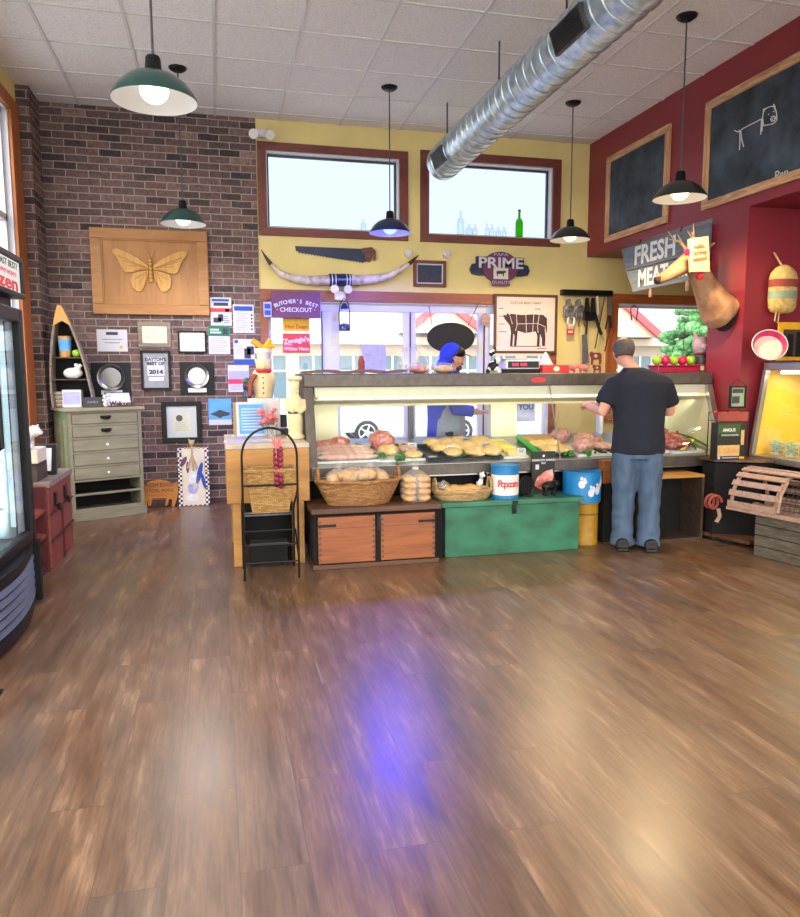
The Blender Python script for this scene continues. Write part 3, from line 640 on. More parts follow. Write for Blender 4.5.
for y in (5.85, 6.2): t.part('hasp', MB().box(-1.213,-1.198,y-.03,y+.03,.44,.54).tube([(-1.19,y-.04,.45),(-1.18,y,.41),(-1.19,y+.04,.45)],.008,6), 'blackm')
# things on top of rack and crate
def pig(mb, c, L, rz=0, fat=1.0, leg=.5):
    """four-legged pig, snout to +x, length L"""
    T = mb.T; mb.T = T @ Matrix.Translation(c) @ Matrix.Rotation(rz,4,'Z') @ Matrix.Scale(L,4)
    z = leg*.34+.2*fat
    mb.ell((0,0,z),(.34,.2*fat,.2*fat),14,10); mb.ell((.33,0,z+.07),(.15,.13,.14)); mb.cyl((.42,0,z+.05),(.52,0,z+.03),.065,.055,10)
    for s in (-1,1):
        mb.cyl((.33,s*.08,z+.17),(.40,s*.13,z+.25),.045,.008,6)
        for x in (-.2,.2): mb.cyl((x,s*.1,z-.05),(x,s*.1,0),.06,.045,8)
    mb.tube([(-.33,0,z+.04),(-.38,.02,z+.08),(-.40,-.02,z+.1)],.015,6)
    mb.T = T; return mb
single('pig_figurine', fuse(pig(MB(), (-1.36,5.62,.89), .30, -.3, 1.1, .4), .008, 4), 'pigw', 'white ceramic pig standing on books on the red trunk beside the freezer', 'figurine', smooth=True)
t = Thing('box_of_books', 'dark wooden box standing on the red trunk, holding up the white pig', 'box', (-1.45,5.75,.646))
t.part('box', MB().box(-1.62,-1.28,5.66,5.98,.646,.78), 'darkw', bevel=.004); t.part('tray', MB().box(-1.62,-1.26,5.62,5.9,.782,.885), 'parch', bevel=.01)
for i, (y, m) in enumerate(((6.05,'gap'),(6.12,'dgrey'))):
    T = Matrix.Translation((-1.36,y,.646)) @ Matrix.Rotation(-.35,4,'X')
    mb = MB(); mb.T = T; mb.box(-.16,.12,-.006,.006,0,.24); mb.m(1).box(-.13,.09,-.009,-.006,.03,.21)
    single('framed_card', mb, [m,'greyink' if i else 'paper'], ('black framed card leaning on the red trunk, nearer of the two' if i==0 else 'grey framed card leaning on the red trunk behind the black one'), 'frame', 'framed cards on the red trunk')
for i in range(5):
    T = Matrix.Translation((-1.36,5.02+.115*i,.545)) @ Matrix.Rotation(-.5,4,'Y')
    mb = MB(); mb.T = T; mb.box(-.005,.005,-.05,.05,0,.17); mb.m(1).box(.005,.0065,-.035,.035,.05,.15)
    single('brochure', mb, ['paper',['skyb','greyink','flblue','dgrey','skyb'][i]], 'leaflet standing in the maroon rack behind the freezer', 'leaflet', 'leaflets in the maroon rack')

# sage dresser, turned about 18 degrees
dz = math.radians(26)
t = Thing('chest_of_drawers', 'tall sage green chest of drawers with two empty slots against the brick wall', 'dresser', (-1.395,7.45,0), dz, local=True)
W, Dp, H = .70, .46, 1.09
B = MB().box(0,.035,0,Dp,0,H-.03).box(W-.035,W,0,Dp,0,H-.03).box(.035,W-.035,Dp-.015,Dp,0,H-.03)
t.part('carcass', B, 'dresser', bevel=.003)
t.part('side_panel', MB().box(-.006,.0,.0,.05,.1,H-.03).box(-.006,0,Dp-.05,Dp,.1,H-.03).box(-.006,0,.05,Dp-.05,H-.10,H-.03).box(-.006,0,.05,Dp-.05,.1,.2).box(-.006,0,.16,.2,.2,H-.1), 'dresserg')
t.part('top', MB().box(-.03,W+.03,-.03,Dp,H-.03,H), 'dresstop', bevel=.005)
t.part('plinth', MB().box(-.015,W+.015,-.02,Dp,0,.09), 'dresser', bevel=.004)
zs = [1.045,.92,.795,.66,.52,.385,.25,.115]
t.part('rail', MB().box(.035,W-.035,.002,.03,.09,.115), 'dresser')
for i in range(8-1):
    z1, z0 = zs[i], zs[i+1]
    t.part('rail', MB().box(.035,W-.035,.002,.03,z1-.006,z1+.014), 'dresser')
    if i < 5:
        d = t.part('drawer', MB().box(.04,W-.04,-.004,.30,z0+.018,z1-.010), 'dresser', bevel=.003)
        if i < 2: t.part('cup_pull', MB().box(W/2-.05,W/2+.05,-.01,-.004,(z0+z1)/2+.005,(z0+z1)/2+.03).lathe([(.0,0),(.045,0),(.04,-.02),(0,-.03)],(W/2,-.012,(z0+z1)/2+.018),12,1,.6), 'blackm', d)
        else: t.part('knob', MB().lathe([(0,.03),(.012,.028),(.014,.018),(.006,.01),(.006,0)], (W/2,-.004,(z0+z1)/2+.005), 12, rot=Matrix.Rotation(PI/2,3,'X')), 'white', d, smooth=True)
t.part('empty_slot', MB().box(.036,W-.036,.30,.305,.1,.39).box(.036,W-.036,.01,.30,.25,.256), 'gap')
def dr(u, v, z): # point on the dresser top: u along the front, v into the depth
    return Vector((-1.395+u*math.cos(dz)-v*math.sin(dz), 7.45+u*math.sin(dz)+v*math.cos(dz), z))

# boat-shaped shelf on the dresser
by = 7.77; bz = H+.001
xc = P(75,403,Y=by).x; hh = P(70,306,Y=by).z - bz
def boat(v):   # half width at height fraction
    return .185*max(.012, math.cos(PI/2*max(0,v))**.78 if v > .18 else 1-.0*(v))
t = Thing('boat_shelf', 'boat-shaped display shelf with a pointed bow standing upright on the sage dresser', 'shelf', (xc,by,bz))
lean = .03
for s in (-1,1):
    rs = []
    for i in range(21):
        v = i/20; w = boat(v*.985); x = xc-.08*v+s*w; z = bz+v*hh
        rs.append([(x-s*.012,by-.10*(1-v*.25),z),(x+s*.006,by-.10*(1-v*.25),z),(x+s*.0,by+.08,z),(x-s*.018,by+.08,z)])
    t.part('hull_side', MB().rings(rs), 'greyw', smooth=False)
rs = []
for i in range(21):
    v = i/20; w = boat(v*.985); x = xc-.08*v; z = bz+v*hh
    rs.append([(x-w,by+.075,z),(x+w,by+.075,z),(x+w,by+.085,z),(x-w,by+.085,z)])
t.part('back_board', MB().rings(rs), 'gap')
v0 = .8; mb = MB(); pts = []
for i in range(9):
    v = v0+(1-v0)*i/8; pts.append((xc-.08*v-boat(v*.985)-.004, by-.088, bz+v*hh))
pts2 = [(2*(xc-.08*(v0+(1-v0)*i/8))-pts[i][0], by-.088, pts[i][2]) for i in range(9)]
t.part('bow_deck', mb.prism(pts+pts2[::-1]+[(xc-.08*v0, by-.088, bz+(v0+.05)*hh)], (0,.06,0)), 'butter')
shz = [P(78,385,Y=by).z, P(78,359,Y=by).z-.01]
shz = [P(75,379,Y=by-.1).z-.012, P(75,357,Y=by-.1).z-.012]
for z in shz:
    v = (z-bz)/hh; w = boat(v)-.014
    t.part('shelf', MB().box(xc-.08*v-w,xc-.08*v+w,by-.09,by+.07,z,z+.012), 'darkw')
s1, s2 = shz[0]+.0125, shz[1]+.0125
mb = MB().lathe([(0,0),(.05,0),(.06,.2),(.056,.202),(0,.2)], (xc-.06,by-.01,s2), 20); 
t2 = Thing('drink_tumbler', 'tan tumbler with a blue and white band on upper shelf of the boat', 'tumbler', (xc-.06,by-.01,s2))
t2.part('cup', mb, 'butter', smooth=True); t2.part('band', MB().lathe([(.0535,.06),(.059,.17)], (xc-.06,by-.01,s2), 20), 'skyb')
t2 = Thing('green_apple', 'green apple on the upper shelf of the boat-shaped display', 'apple', (xc+.045,by-.04,s2+.001))
t2.part('fruit', MB().lathe([(0,.008),(.015,0),(.034,.012),(.042,.036),(.034,.062),(.014,.07),(0,.062)], (xc+.045,by-.04,s2+.001), 18), 'apg', smooth=2); t2.part('stem', MB().cyl((xc+.045,by-.04,s2+.06),(xc+.055,by-.04,s2+.085),.003,n=6), 'bark')
mb = MB().ell((xc-.0,by-.02,s1+.055),(.09,.06,.055),16,10); mb.ell((xc+.05,by-.03,s1+.11),(.03,.03,.02)).cyl((xc+.04,by-.03,s1+.11),(xc+.03,by-.03,s1+.15),.012,.02).cyl((xc+.06,by-.03,s1+.11),(xc+.08,by-.03,s1+.14),.012,.02)
single('piggy_bank', fuse(mb,.007,3), 'pigw', 'round white piggy bank on the lower shelf of the boat', 'figurine', smooth=True)
single('white_keepsake_box', MB().box(xc-.10,xc+.07,by-.07,by+.05,bz,bz+.17).m(1).box(xc-.09,xc+.06,by-.0715,by-.07,bz+.03,bz+.15), ['paper','lilac'], 'white box standing in the bottom of the boat shelf', 'box', bevel=.004)
yy = 7.62
a = P(51,402,Y=7.8).x; 
for i in range(4):
    z = bz+.039*i
    mb = MB(); mb.ell((0,0,.019),(.055,.05,.02),12,6)
    single_o = single('wrapped_bar', mb, 'parch', ['lowest','second lowest','third','topmost'][i]+' cream wrapped bar in the small stack at the left end of the dresser', 'wrapped bar', 'wrapped bars on the dresser', smooth=True, origin=(0,0,0)); single_o.location = dr(.035,.385,z)
def fl(name, c, w, h, tilt, mats, label, cat, th=.008, rz=dz):
    mb = MB(); mb.T = Matrix.Translation(c) @ Matrix.Rotation(rz,4,'Z') @ Matrix.Rotation(-tilt,4,'X')
    mb.box(-w/2,w/2,0,th,0,h)
    return mb
c = dr(.26,.06,bz); mb = fl('',c,.17,.10,.1,None,'',''); mb.m(1).text('FAMILY', .032, (0,-.002,.05), (1,0,0),(0,0,1),.001)
single('slate_sign', mb, ['dgrey','greyink'], 'small grey slate sign leaning in front of the boat shelf', 'sign')
c = dr(.53,.10,bz); mb = fl('',c,.25,.155,.45,None,'',''); mb.m(1).box(-.115,.115,-.002,0,.012,.143)
single('white_notice', mb, ['dgrey','paper'], 'white notice board tilted back on the right side of the dresser top', 'notice')
c = dr(.52,.0,bz); mb = MB(); mb.T = Matrix.Translation(c) @ Matrix.Rotation(dz,4,'Z'); mb.box(-.125,.12,-.012,.012,0,.008); mb.text('Welcome', .062, (.0,0,.03), (1,0,0),(0,0,1),.008, bold=.002)
single('word_ornament', mb, 'dpine', 'dark wooden word ornament on the dresser front edge', 'ornament')
mb = MB(); c = dr(.375,.04,bz)
for i in range(9):
    a = i*2.4; mb.ell(c+Vector((.028*math.cos(a)*(i%3)/2,.02*math.sin(a),.02+.012*i)),(.02,.02,.017),8,5)
t2 = Thing('shell_ornament', 'small white and brown shell ornament beside the slate sign on the dresser', 'ornament', c); t2.part('shells', mb, 'pigw', smooth=True)

# ------------------------------------------------------------------ things on the brick wall
BY = WY-.011
def panel_pic(name, label, cat, rect, border, fm, inner, group=None, th=.025, deco=None, mats=(), gl=False, part='paper', tilt=0):
    x0,x1,z0,z1 = RC(*rect, BY)
    t = Thing(name, label, cat, ((x0+x1)/2,BY,z0), group=group)
    if border: t.part('frame', MB().frame(x0,x1,z0,z1,border,BY-th,BY), fm, bevel=.003)
    ip = t.part(part, MB().box(x0+border,x1-border,BY-max(.003,th*.45),BY-.001,z0+border,z1-border), inner)
    if deco:
        mb = MB(); deco(mb, x0+border, x1-border, z0+border, z1-border, BY-max(.003,th*.45)-.0015); t.part('print', mb, list(mats), ip)
    if gl: t.part('glass', MB().box(x0+border,x1-border,BY-th*.8,BY-th*.8+.002,z0+border,z1-border), 'clear')
    return t
def lines(mb, x0, x1, z0, z1, y, n, h=.5, ragged=.3, seed=1):
    r = random.Random(seed); dz_ = (z1-z0)/n
    for i in range(n):
        w = (x1-x0)*(1-r.random()*ragged); c = z1-dz_*(i+.5); mb.box(x0,x0+w,y-.001,y,c-dz_*h/2,c+dz_*h/2)
def rbox(mb, x0,x1,z0,z1,y,a,b,c,d): # fractional sub-rectangle, z from the top
    mb.box(x0+(x1-x0)*a,x0+(x1-x0)*b,y-.001,y,z1-(z1-z0)*d,z1-(z1-z0)*c)
# carved butterfly
x0,x1,z0,z1 = RC(91.5,230,208.5,315,BY)
t = Thing('butterfly_plaque', 'large honey oak panel with a carved butterfly hung high on the brick wall', 'plaque', ((x0+x1)/2,BY,z0))
t.part('frame', MB().frame(x0,x1,z0,z1,.105,BY-.045,BY), 'oak', bevel=.006)
t.part('inner_bead', MB().frame(x0+.105,x1-.105,z0+.105,z1-.105,.012,BY-.035,BY-.01), 'oakz')
t.part('field', MB().box(x0+.105,x1-.105,BY-.018,BY-.001,z0+.105,z1-.105), 'oakz')
bx = P(151,272,Y=BY).x; bzz = P(151,272,Y=BY).z; S = P(187,255,Y=BY).x-bx
def wing(pts, s): return [(bx+s*a*S, BY-.02, bzz+b*S) for a, b in pts]
fore = [(.06,.16),(.3,.36),(.6,.52),(.88,.62),(1.0,.58),(1.0,.46),(.9,.36),(.82,.18),(.74,.0),(.66,-.06),(.5,-.04),(.3,.02),(.06,.06)]
hind = [(.05,.04),(.28,.0),(.5,-.06),(.56,-.22),(.52,-.44),(.4,-.56),(.26,-.56),(.18,-.4),(.1,-.18)]
for s in (-1,1):
    t.part('forewing', MB().prism(wing(fore,s), (0,-.022,0)), 'butter', bevel=.006); t.part('hindwing', MB().prism([Vector(p)+Vector((0,.003,0)) for p in wing(hind,s)], (0,-.02,0)), 'butter', bevel=.006)
    mb = MB()
    for k_ in range(4): mb.tube([(bx+s*S*.1,BY-.043,bzz+S*.1),(bx+s*S*(.45+.14*k_),BY-.043,bzz+S*(.02+.13*k_))], .0035, 6)
    for k_ in range(3): mb.tube([(bx+s*S*.1,BY-.038,bzz),(bx+s*S*(.2+.12*k_),BY-.038,bzz-S*(.46-.12*k_))], .0035, 6)
    t.part('wing_vein', mb, 'oak')
mb = MB()
for q in range(6): mb.ell((bx,BY-.04,bzz+S*(.3-.11*q)),(S*.06,.022,S*.065))
for s in (-1,1): mb.tube([(bx,BY-.04,bzz+S*.33),(bx+s*S*.07,BY-.04,bzz+S*.5),(bx+s*S*.12,BY-.035,bzz+S*.6)],.004,6)
t.part('body', mb, 'butter', smooth=True)

cert = lambda mb,x0,x1,z0,z1,y: (mb.m(0), rbox(mb,x0,x1,z0,z1,y,.3,.7,.1,.24), mb.m(1), rbox(mb,x0,x1,z0,z1,y,.15,.85,.42,.47), rbox(mb,x0,x1,z0,z1,y,.25,.75,.58,.63), mb.m(2), rbox(mb,x0,x1,z0,z1,y,.74,.84,.74,.88))
panel_pic('certificate', 'unframed white certificate below the left end of the butterfly plaque', 'certificate', (97,329.5,127.5,351.5), .004, 'paper', 'paper', 'wall awards', .006, cert, ('ink','greyink','mustard'))
panel_pic('certificate', 'cream certificate in a wide grey wooden frame below the butterfly plaque', 'certificate', (138,322,171,347), .04, 'greyw', 'parch', 'wall awards', .025, lambda mb,x0,x1,z0,z1,y: lines(mb,x0+.04,x1-.05,z0+.05,z1-.05,y,6,.2,.4,3), ('greyink',))
panel_pic('certificate', 'white certificate in a thin black frame to the right of the cream one', 'certificate', (178,331,206.5,353), .018, 'black', 'paper', 'wall awards', .025, lambda mb,x0,x1,z0,z1,y: lines(mb,x0+.08,x1-.08,z0+.08,z1-.08,y,2,.25,.3,4), ('greyink',), True)
def best(mb,x0,x1,z0,z1,y):
    cx = (x0+x1)/2; w = x1-x0; hgt = z1-z0
    mb.m(1); rbox(mb,x0,x1,z0,z1,y,.16,.84,.13,.66); mb.m(0)
    mb.text("DAYTON'S", hgt*.13, (cx,y-.002,z1-hgt*.19), wscale=.9, bold=.002); mb.text("BEST OF", hgt*.13, (cx,y-.002,z1-hgt*.31), wscale=1, bold=.002)
    mb.m(0).text("2014", hgt*.16, (cx,y-.002,z1-hgt*.55), wscale=1.2, bold=.003)
    mb.m(2); rbox(mb,x0,x1,z0,z1,y,.2,.8,.70,.8)
panel_pic('award_plaque', "grey award plaque with bold lettering in a thick black frame on brick", 'plaque', (141,350.5,171,390), .025, 'black', 'greyink', 'wall awards', .03, best, ('ink','paper','ice'))
def plate(rect, label):
    x0,x1,z0,z1 = RC(*rect,BY); cx=(x0+x1)/2; r=(x1-x0)*.36; cz=z0+(z1-z0)*.57
    t = Thing('plate_award', label, 'award', (cx,BY,z0), group='silver plates on black boards')
    t.part('backboard', MB().box(x0,x1,BY-.02,BY,z0,z1), 'black', bevel=.003)
    t.part('silver_plate', MB().lathe([(0,.012),(r*.72,.012),(r*.78,.02),(r*.98,.03),(r,.028),(r*.8,.012),(0,.004)], (cx,BY-.02,cz), 36, rot=Matrix.Rotation(PI/2,3,'X')), 'silver', smooth=True)
    t.part('name_plate', MB().box(cx-r*.75,cx+r*.75,BY-.026,BY-.02,z0+(z1-z0)*.07,z0+(z1-z0)*.2), 'ice')
plate((180,362,214,394.5), 'round silver plate on a black board, centred under the black-framed certificate')
plate((92,362.5,131,397), 'round silver plate on a black board half behind the tilted white notice')
def doc(mb,x0,x1,z0,z1,y):
    mb.m(0); rbox(mb,x0,x1,z0,z1,y,.2,.8,.2,.85); mb.m(1); cx=x0+(x1-x0)*.42; cz=z0+(z1-z0)*.62
    mb.prism([(cx+.035*math.cos(a*PI/8),y-.0012,cz+.035*math.sin(a*PI/8)) for a in range(16)],(0,-.001,0)); lines(mb.m(2),x0+(x1-x0)*.28,x1-(x1-x0)*.25,z0+(z1-z0)*.2,z0+(z1-z0)*.5,y-.001,5,.2,.3,6)
panel_pic('framed_document', 'framed document with white mat in a wide black frame, low on the brick wall', 'picture', (162,401.5,201.5,442), .05, 'black', 'paper', None, .03, doc, ('parch','ink','greyink'), True)
panel_pic('plane_picture', 'unframed blue picture of a grey aircraft on the brick beside the framed document', 'picture', (208.5,398.5,231.5,425), .002, 'skyb', 'skyb', None, .006, lambda mb,x0,x1,z0,z1,y: (mb.m(0).prism([(x0+(x1-x0)*a,y,z0+(z1-z0)*b) for a,b in ((.05,.42),(.3,.5),(.5,.58),(.75,.5),(.95,.46),(.9,.36),(.6,.32),(.5,.26),(.3,.34))],(0,-.001,0)), mb.m(1), rbox(mb,x0,x1,z0,z1,y,0,1,.8,1)), ('dgrey','paper'))
def f1(mb,x0,x1,z0,z1,y):
    for m,a in ((0,(.08,.9,.05,.14)),(1,(.15,.85,.18,.30)),(2,(0,1,.38,.52)),(3,(.7,.9,.40,.5)),(1,(.12,.5,.72,.9)),(1,(.35,.6,.60,.85))): mb.m(m); rbox(mb,x0,x1,z0,z1,y,*a)
    lines(mb.m(0),x0+(x1-x0)*.62,x1-.02,z0+.02,z0+(z1-z0)*.35,y,4,.3,.3,2)
panel_pic('flyer', 'white flyer with a red band, highest of the flyers on the brick', 'flyer', (210.5,297.5,231.5,325.5), .001,'paper','paper','flyers on the brick wall',.006,f1,('flblue','ink','zred','paper'))
def f2(mb,x0,x1,z0,z1,y):
    mb.m(0); rbox(mb,x0,x1,z0,z1,y,.06,.94,.06,.22); mb.m(1)
    for i in range(5): rbox(mb,x0,x1,z0,z1,y,.85,.93,.34+.125*i,.40+.125*i); 
    lines(mb.m(2),x0+.03,x1-.06,z0+.02,z0+(z1-z0)*.72,y,8,.2,.2,8)
panel_pic('flyer', 'white schedule flyer with a column of dark dots near the window edge', 'flyer', (233,304.5,254,333), .001,'paper','paper','flyers on the brick wall',.006,f2,('flblue','ink','greyink'))
def f3(mb,x0,x1,z0,z1,y):
    mb.m(0); rbox(mb,x0,x1,z0,z1,y,0,1,0,.36); mb.m(1); rbox(mb,x0,x1,z0,z1,y-.001,.08,.5,.1,.16); rbox(mb,x0,x1,z0,z1,y-.001,.08,.6,.2,.26); mb.m(2); rbox(mb,x0,x1,z0,z1,y-.001,.68,.9,.08,.3); lines(mb.m(3),x0+.02,x1-.02,z0+.02,z0+(z1-z0)*.58,y,8,.2,.3,9)
panel_pic('flyer', 'white flyer with a green heading beside the black-framed certificate', 'flyer', (208.5,326,230,354), .001,'paper','paper','flyers on the brick wall',.006,f3,('flag','paper','ink','greyink'))
def f4(mb,x0,x1,z0,z1,y):
    mb.m(0); rbox(mb,x0,x1,z0,z1,y,0,1,.78,1); rbox(mb,x0,x1,z0,z1,y,.05,.22,.04,.16); mb.m(1); rbox(mb,x0,x1,z0,z1,y,.5,.8,.36,.75); rbox(mb,x0,x1,z0,z1,y,.62,.95,.28,.6); lines(mb.m(2),x0+.02,x1-.1,z0+(z1-z0)*.45,z1-.06,y,6,.2,.4,10)
panel_pic('flyer', 'pale flyer with a blue foot and dark picture under the schedule flyer', 'flyer', (233.5,339,255,365), .001,'paper','paper','flyers on the brick wall',.006,f4,('flblue','ink','lilac'))
def f5(mb,x0,x1,z0,z1,y):
    mb.m(0); rbox(mb,x0,x1,z0,z1,y,.02,.98,.22,.52); mb.m(1); rbox(mb,x0,x1,z0,z1,y,0,1,.52,.70); lines(mb.m(2),x0+.02,x1-.03,z0+.02,z0+(z1-z0)*.28,y,4,.25,.3,11)
panel_pic('flyer', 'pale flyer with a pink band, lowest of the flyers on the brick', 'flyer', (228,365,249,392), .001,'paper','paper','flyers on the brick wall',.006,f5,('lilac','flpink','greyink'))

# pig cutout and rooster board on the floor by the wall
yb = 8.06
def px2(pts, y): return [tuple(P(a,b,Y=y)) for a,b in pts]
pp = [(143.5,488),(145,479),(150,475.5),(158,474),(166,475),(173,478),(177,476),(178,482),(177.5,490),(176,496),(174,501),(171,501),(172,494),(169,493),(167,500),(164.5,500),(166,492.5),(152,493),(151,500),(148,500.5),(148,493),(146,501),(144,501)]
pz = [v for v in px2(pp, yb)]; dzp = min(v[2] for v in pz)
mb = MB().prism([(a,b,c-dzp+.001) for a,b,c in pz], (0,.025,0))
t = Thing('pig_cutout', 'orange wooden pig cutout standing on the floor beside the dresser', 'sign', (pz[0][0]+.15,yb,0))
c = t.part('board', mb, 'pigor', bevel=.003)
lc = P(159,482,Y=yb-.003); t.part('lettering', MB().text('FRESH EGGS', .06, (lc.x-.01,yb-.0025,lc.z-dzp+.03), wscale=.9).text('LOCAL PORK', .05, (lc.x,yb-.0025,lc.z-dzp-.03)), 'dpine', c)
x0,x1,z0,z1 = RC(178,447.5,209,500,8.08); z0 = .002; th = .2
T0 = Matrix.Translation(((x0+x1)/2,8.06,z0)) @ Matrix.Rotation(-.13,4,'X'); w2 = (x1-x0)/2; hg = z1-z0
t = Thing('rooster_board', 'painted rooster board with a checkered border leaning against the brick wall', 'picture', ((x0+x1)/2,8.06,0))
mb = MB(); mb.T = T0; t.part('board', mb.box(-w2,w2,0,.018,0,hg), 'checker')
mb = MB(); mb.T = T0; f = t.part('painted_field', mb.box(-w2*.72,w2*.72,-.003,0,.01,hg*.98), 'parch')
mb = MB(); mb.T = T0
def blobp(cx, cz, rx, rz_, n=14, rot=0): return [(cx+rx*math.cos(a)*math.cos(rot)-rz_*math.sin(a)*math.sin(rot), -.004, cz+rx*math.cos(a)*math.sin(rot)+rz_*math.sin(a)*math.cos(rot)) for a in [2*PI*i/n for i in range(n)]]
D = (0,-.0012,0)
mb.m(0).prism(blobp(.0,hg*.45,w2*.34,hg*.17),D); mb.m(1).prism(blobp(.06,hg*.55,w2*.16,hg*.2,rot=-.25),D); mb.m(1).prism(blobp(.10,hg*.42,w2*.12,hg*.14,rot=.2),D)
mb.m(2).prism(blobp(-.10,hg*.76,w2*.15,hg*.1,rot=-.5),D); mb.m(2).prism(blobp(-.06,hg*.66,w2*.1,hg*.1),D); mb.m(3).prism(blobp(-.01,hg*.3,w2*.34,hg*.1),D); mb.m(0).prism(blobp(-.02,hg*.14,w2*.4,hg*.06),D)
t.part('rooster', mb, ['ice','flblue','purple','lilac'], f)
tw = P(192,455,Y=8.0); hc = MB()
for a,b,r_ in (((0,0,0),(0,0,.10),.012),((0,0,.10),(-.03,0,.17),.01),((0,0,.10),(.03,0,.16),.01),((0,0,0),(-.05,0,-.14),.012),((0,0,0),(.05,0,-.15),.012),((0,0,-.02),(.01,0,-.17),.012),((-.05,0,.07),(.05,0,.08),.009)):
    hc.tube([Vector(tw)+Vector(a),Vector(tw)+Vector(b)], r_, 6)
hc.ell(tw+Vector((0,0,.13)),(.03,.025,.032))
t = Thing('straw_doll', 'straw doll hanging over the top of the rooster board', 'doll', tw); t.part('body', hc, 'rope', smooth=True)
# ================================================================== checkout counter, chests and baskets
# butcher block counter
x0,x1,y0,y1 = .03,.636,5.37,6.32; zt = .905
t = Thing('butcher_block_counter', 'honey wood butcher block counter at the left end of the meat case', 'counter', ((x0+x1)/2,(y0+y1)/2,0))
t.part('top', MB().box(x0,x1,y0,y1,zt-.035,zt), 'blocktop', bevel=.006)
t.part('apron', MB().box(x0+.003,x1-.003,y0+.003,y1-.003,.475,zt-.036), 'block', bevel=.004)
for x in (x0+.04, x1-.13):
    for y in (y0+.02, y1-.11): t.part('leg', MB().box(x,x+.085,y,y+.085,0,.474), 'block', bevel=.004)
t.part('lower_shelf', MB().box(x0+.06,x1-.06,y0+.16,y1-.05,.10,.125), 'dpine')
t = Thing('storage_crate', 'dark crate on the lower shelf of the butcher block counter', 'crate', (.35,5.8,.126))
t.part('box', MB().box(.15,.55,5.62,6.1,.126,.36), 'gap', bevel=.004); t.part('rim', MB().frame(.15,.55,.33,.36,.012,5.61,5.62), 'greyink')
# papers and frames on the counter
rn = random.Random(11)
for i, (px, py, m, lab) in enumerate(((236,441,'paper','loose white paper at the front left of the counter top'),(249,438,'lilac','bluish printed sheet lying on the counter top'),(262,441,'paper','white paper near the middle front of the counter top'),(243,436,'paper','white paper at the back left of the counter top'))):
    c = P(px,py,Z=zt+.002); a = rn.uniform(-.5,.5); mb = MB(); mb.T = Matrix.Translation((c.x,c.y,zt+.001+.0012*i)) @ Matrix.Rotation(a,4,'Z')
    mb.box(-.09,.09,-.11,.11,0,.001); lines_ = mb.m(1)
    for q in range(5): mb.box(-.07,.05,-.08+.035*q,-.07+.035*q,.001,.0014)
    single('paper_sheet', mb, [m,'greyink'], lab, 'paper', 'papers on the counter')
def leanrect(c, w, h, tilt, rz, th=.015):
    mb = MB(); mb.T = Matrix.Translation(c) @ Matrix.Rotation(rz,4,'Z') @ Matrix.Rotation(-tilt,4,'X'); mb.box(-w/2,w/2,0,th,0,h); return mb
c = Vector((P(252,425,Y=6.06).x,6.06,zt+.001)); mb = leanrect(c,.24,.28,.12,.1); mb.m(1).box(-.10,.10,-.002,0,.02,.26)
for q in range(8): mb.m(2).box(-.08,.08,-.003,-.002,.05+.024*q,.058+.024*q)
single('price_list', mb, ['paper','skyb','paper'], 'framed pale blue price list standing on the counter below the chef pig', 'sign')
c = Vector((P(239,425,Y=6.18).x,6.2,zt+.001)); single('tan_board', leanrect(c,.09,.27,.05,.0,.03), 'rope', 'narrow tan board standing at the left of the price list', 'board')
# box pedestal and chef pig statue
bxp = P(261,400,Y=6.05); 
pedz = P(262,399,Y=6.0).z
t = Thing('display_box', 'white display box behind the price list, with the chef pig on it', 'box', (bxp.x,6.24,zt+.001))
t.part('box', MB().box(bxp.x-.10,bxp.x+.16,6.145,6.31,zt+.001,pedz), 'white', bevel=.004)
cx, cy, z = P(264,390,Y=6.22).x, 6.22, pedz+.001
top = P(264,347,Y=6.22).z; Hs = top-z
t = Thing('chef_pig_statue', 'large ivory chef pig statue in a red neckerchief holding a checked cloth', 'statue', (cx,cy,z))
mb = MB(); mb.lathe([(0,0),(.075,0),(.085,Hs*.2),(.08,Hs*.38),(.055,Hs*.5),(.05,Hs*.56)],(cx,cy,z),20,cap=True).ell((cx,cy-.01,z+Hs*.64),(.065,.065,.07)).cyl((cx-.01,cy-.06,z+Hs*.62),(cx-.015,cy-.10,z+Hs*.61),.026,.024,12)
for s in (-1,1): mb.ell((cx+s*.07,cy-.01,z+Hs*.36),(.026,.03,.085)); mb.cyl((cx+s*.05,cy,z+Hs*.7),(cx+s*.075,cy-.02,z+Hs*.78),.022,.006,8)
t.part('body', fuse(mb,.009,4), 'stat', smooth=True)
t.part('chef_hat', MB().lathe([(.05,0),(.056,.05),(.07,.07),(.066,.10),(0,.115)],(cx,cy,z+Hs*.73),18).m(0), 'white', smooth=True)
t.part('neckerchief', MB().lathe([(.058,0),(.072,.02),(.06,.045)],(cx,cy,z+Hs*.49),18), 'zred', smooth=True)
mb = MB()
for q in range(4): mb.ell((cx-.01,cy-.083,z+Hs*(.1+.1*q)),(.007,.006,.007),8,5)
t.part('buttons', mb, 'ink'); 
t.part('checked_cloth', MB().tube([(cx-.07,cy-.05,z+Hs*.46),(cx-.115,cy-.06,z+Hs*.3),(cx-.12,cy-.06,z+Hs*.05)],[(.03,.018),(.04,.02),(.03,.015)],10), 'buoyr', smooth=True)
mb = MB().cyl((cx-.14,cy-.03,z+.001),(cx-.14,cy-.03,z+.06),.04,.03,14).ell((cx-.14,cy-.03,z+.10),(.035,.03,.05))
mb = fuse(mb,.006,3); t = Thing('small_figurine', 'small dark blue figurine with a green hat left of the chef pig', 'figurine', (cx-.14,cy-.03,z)); t.part('body', mb, 'pblue', smooth=True); t.part('hat', MB().lathe([(.05,0),(.045,.008),(.02,.012),(.018,.03),(0,.034)],(cx-.14,cy-.03,z+.135),16), 'flag')
hp = P(256,353,Y=6.22)
mb = MB()
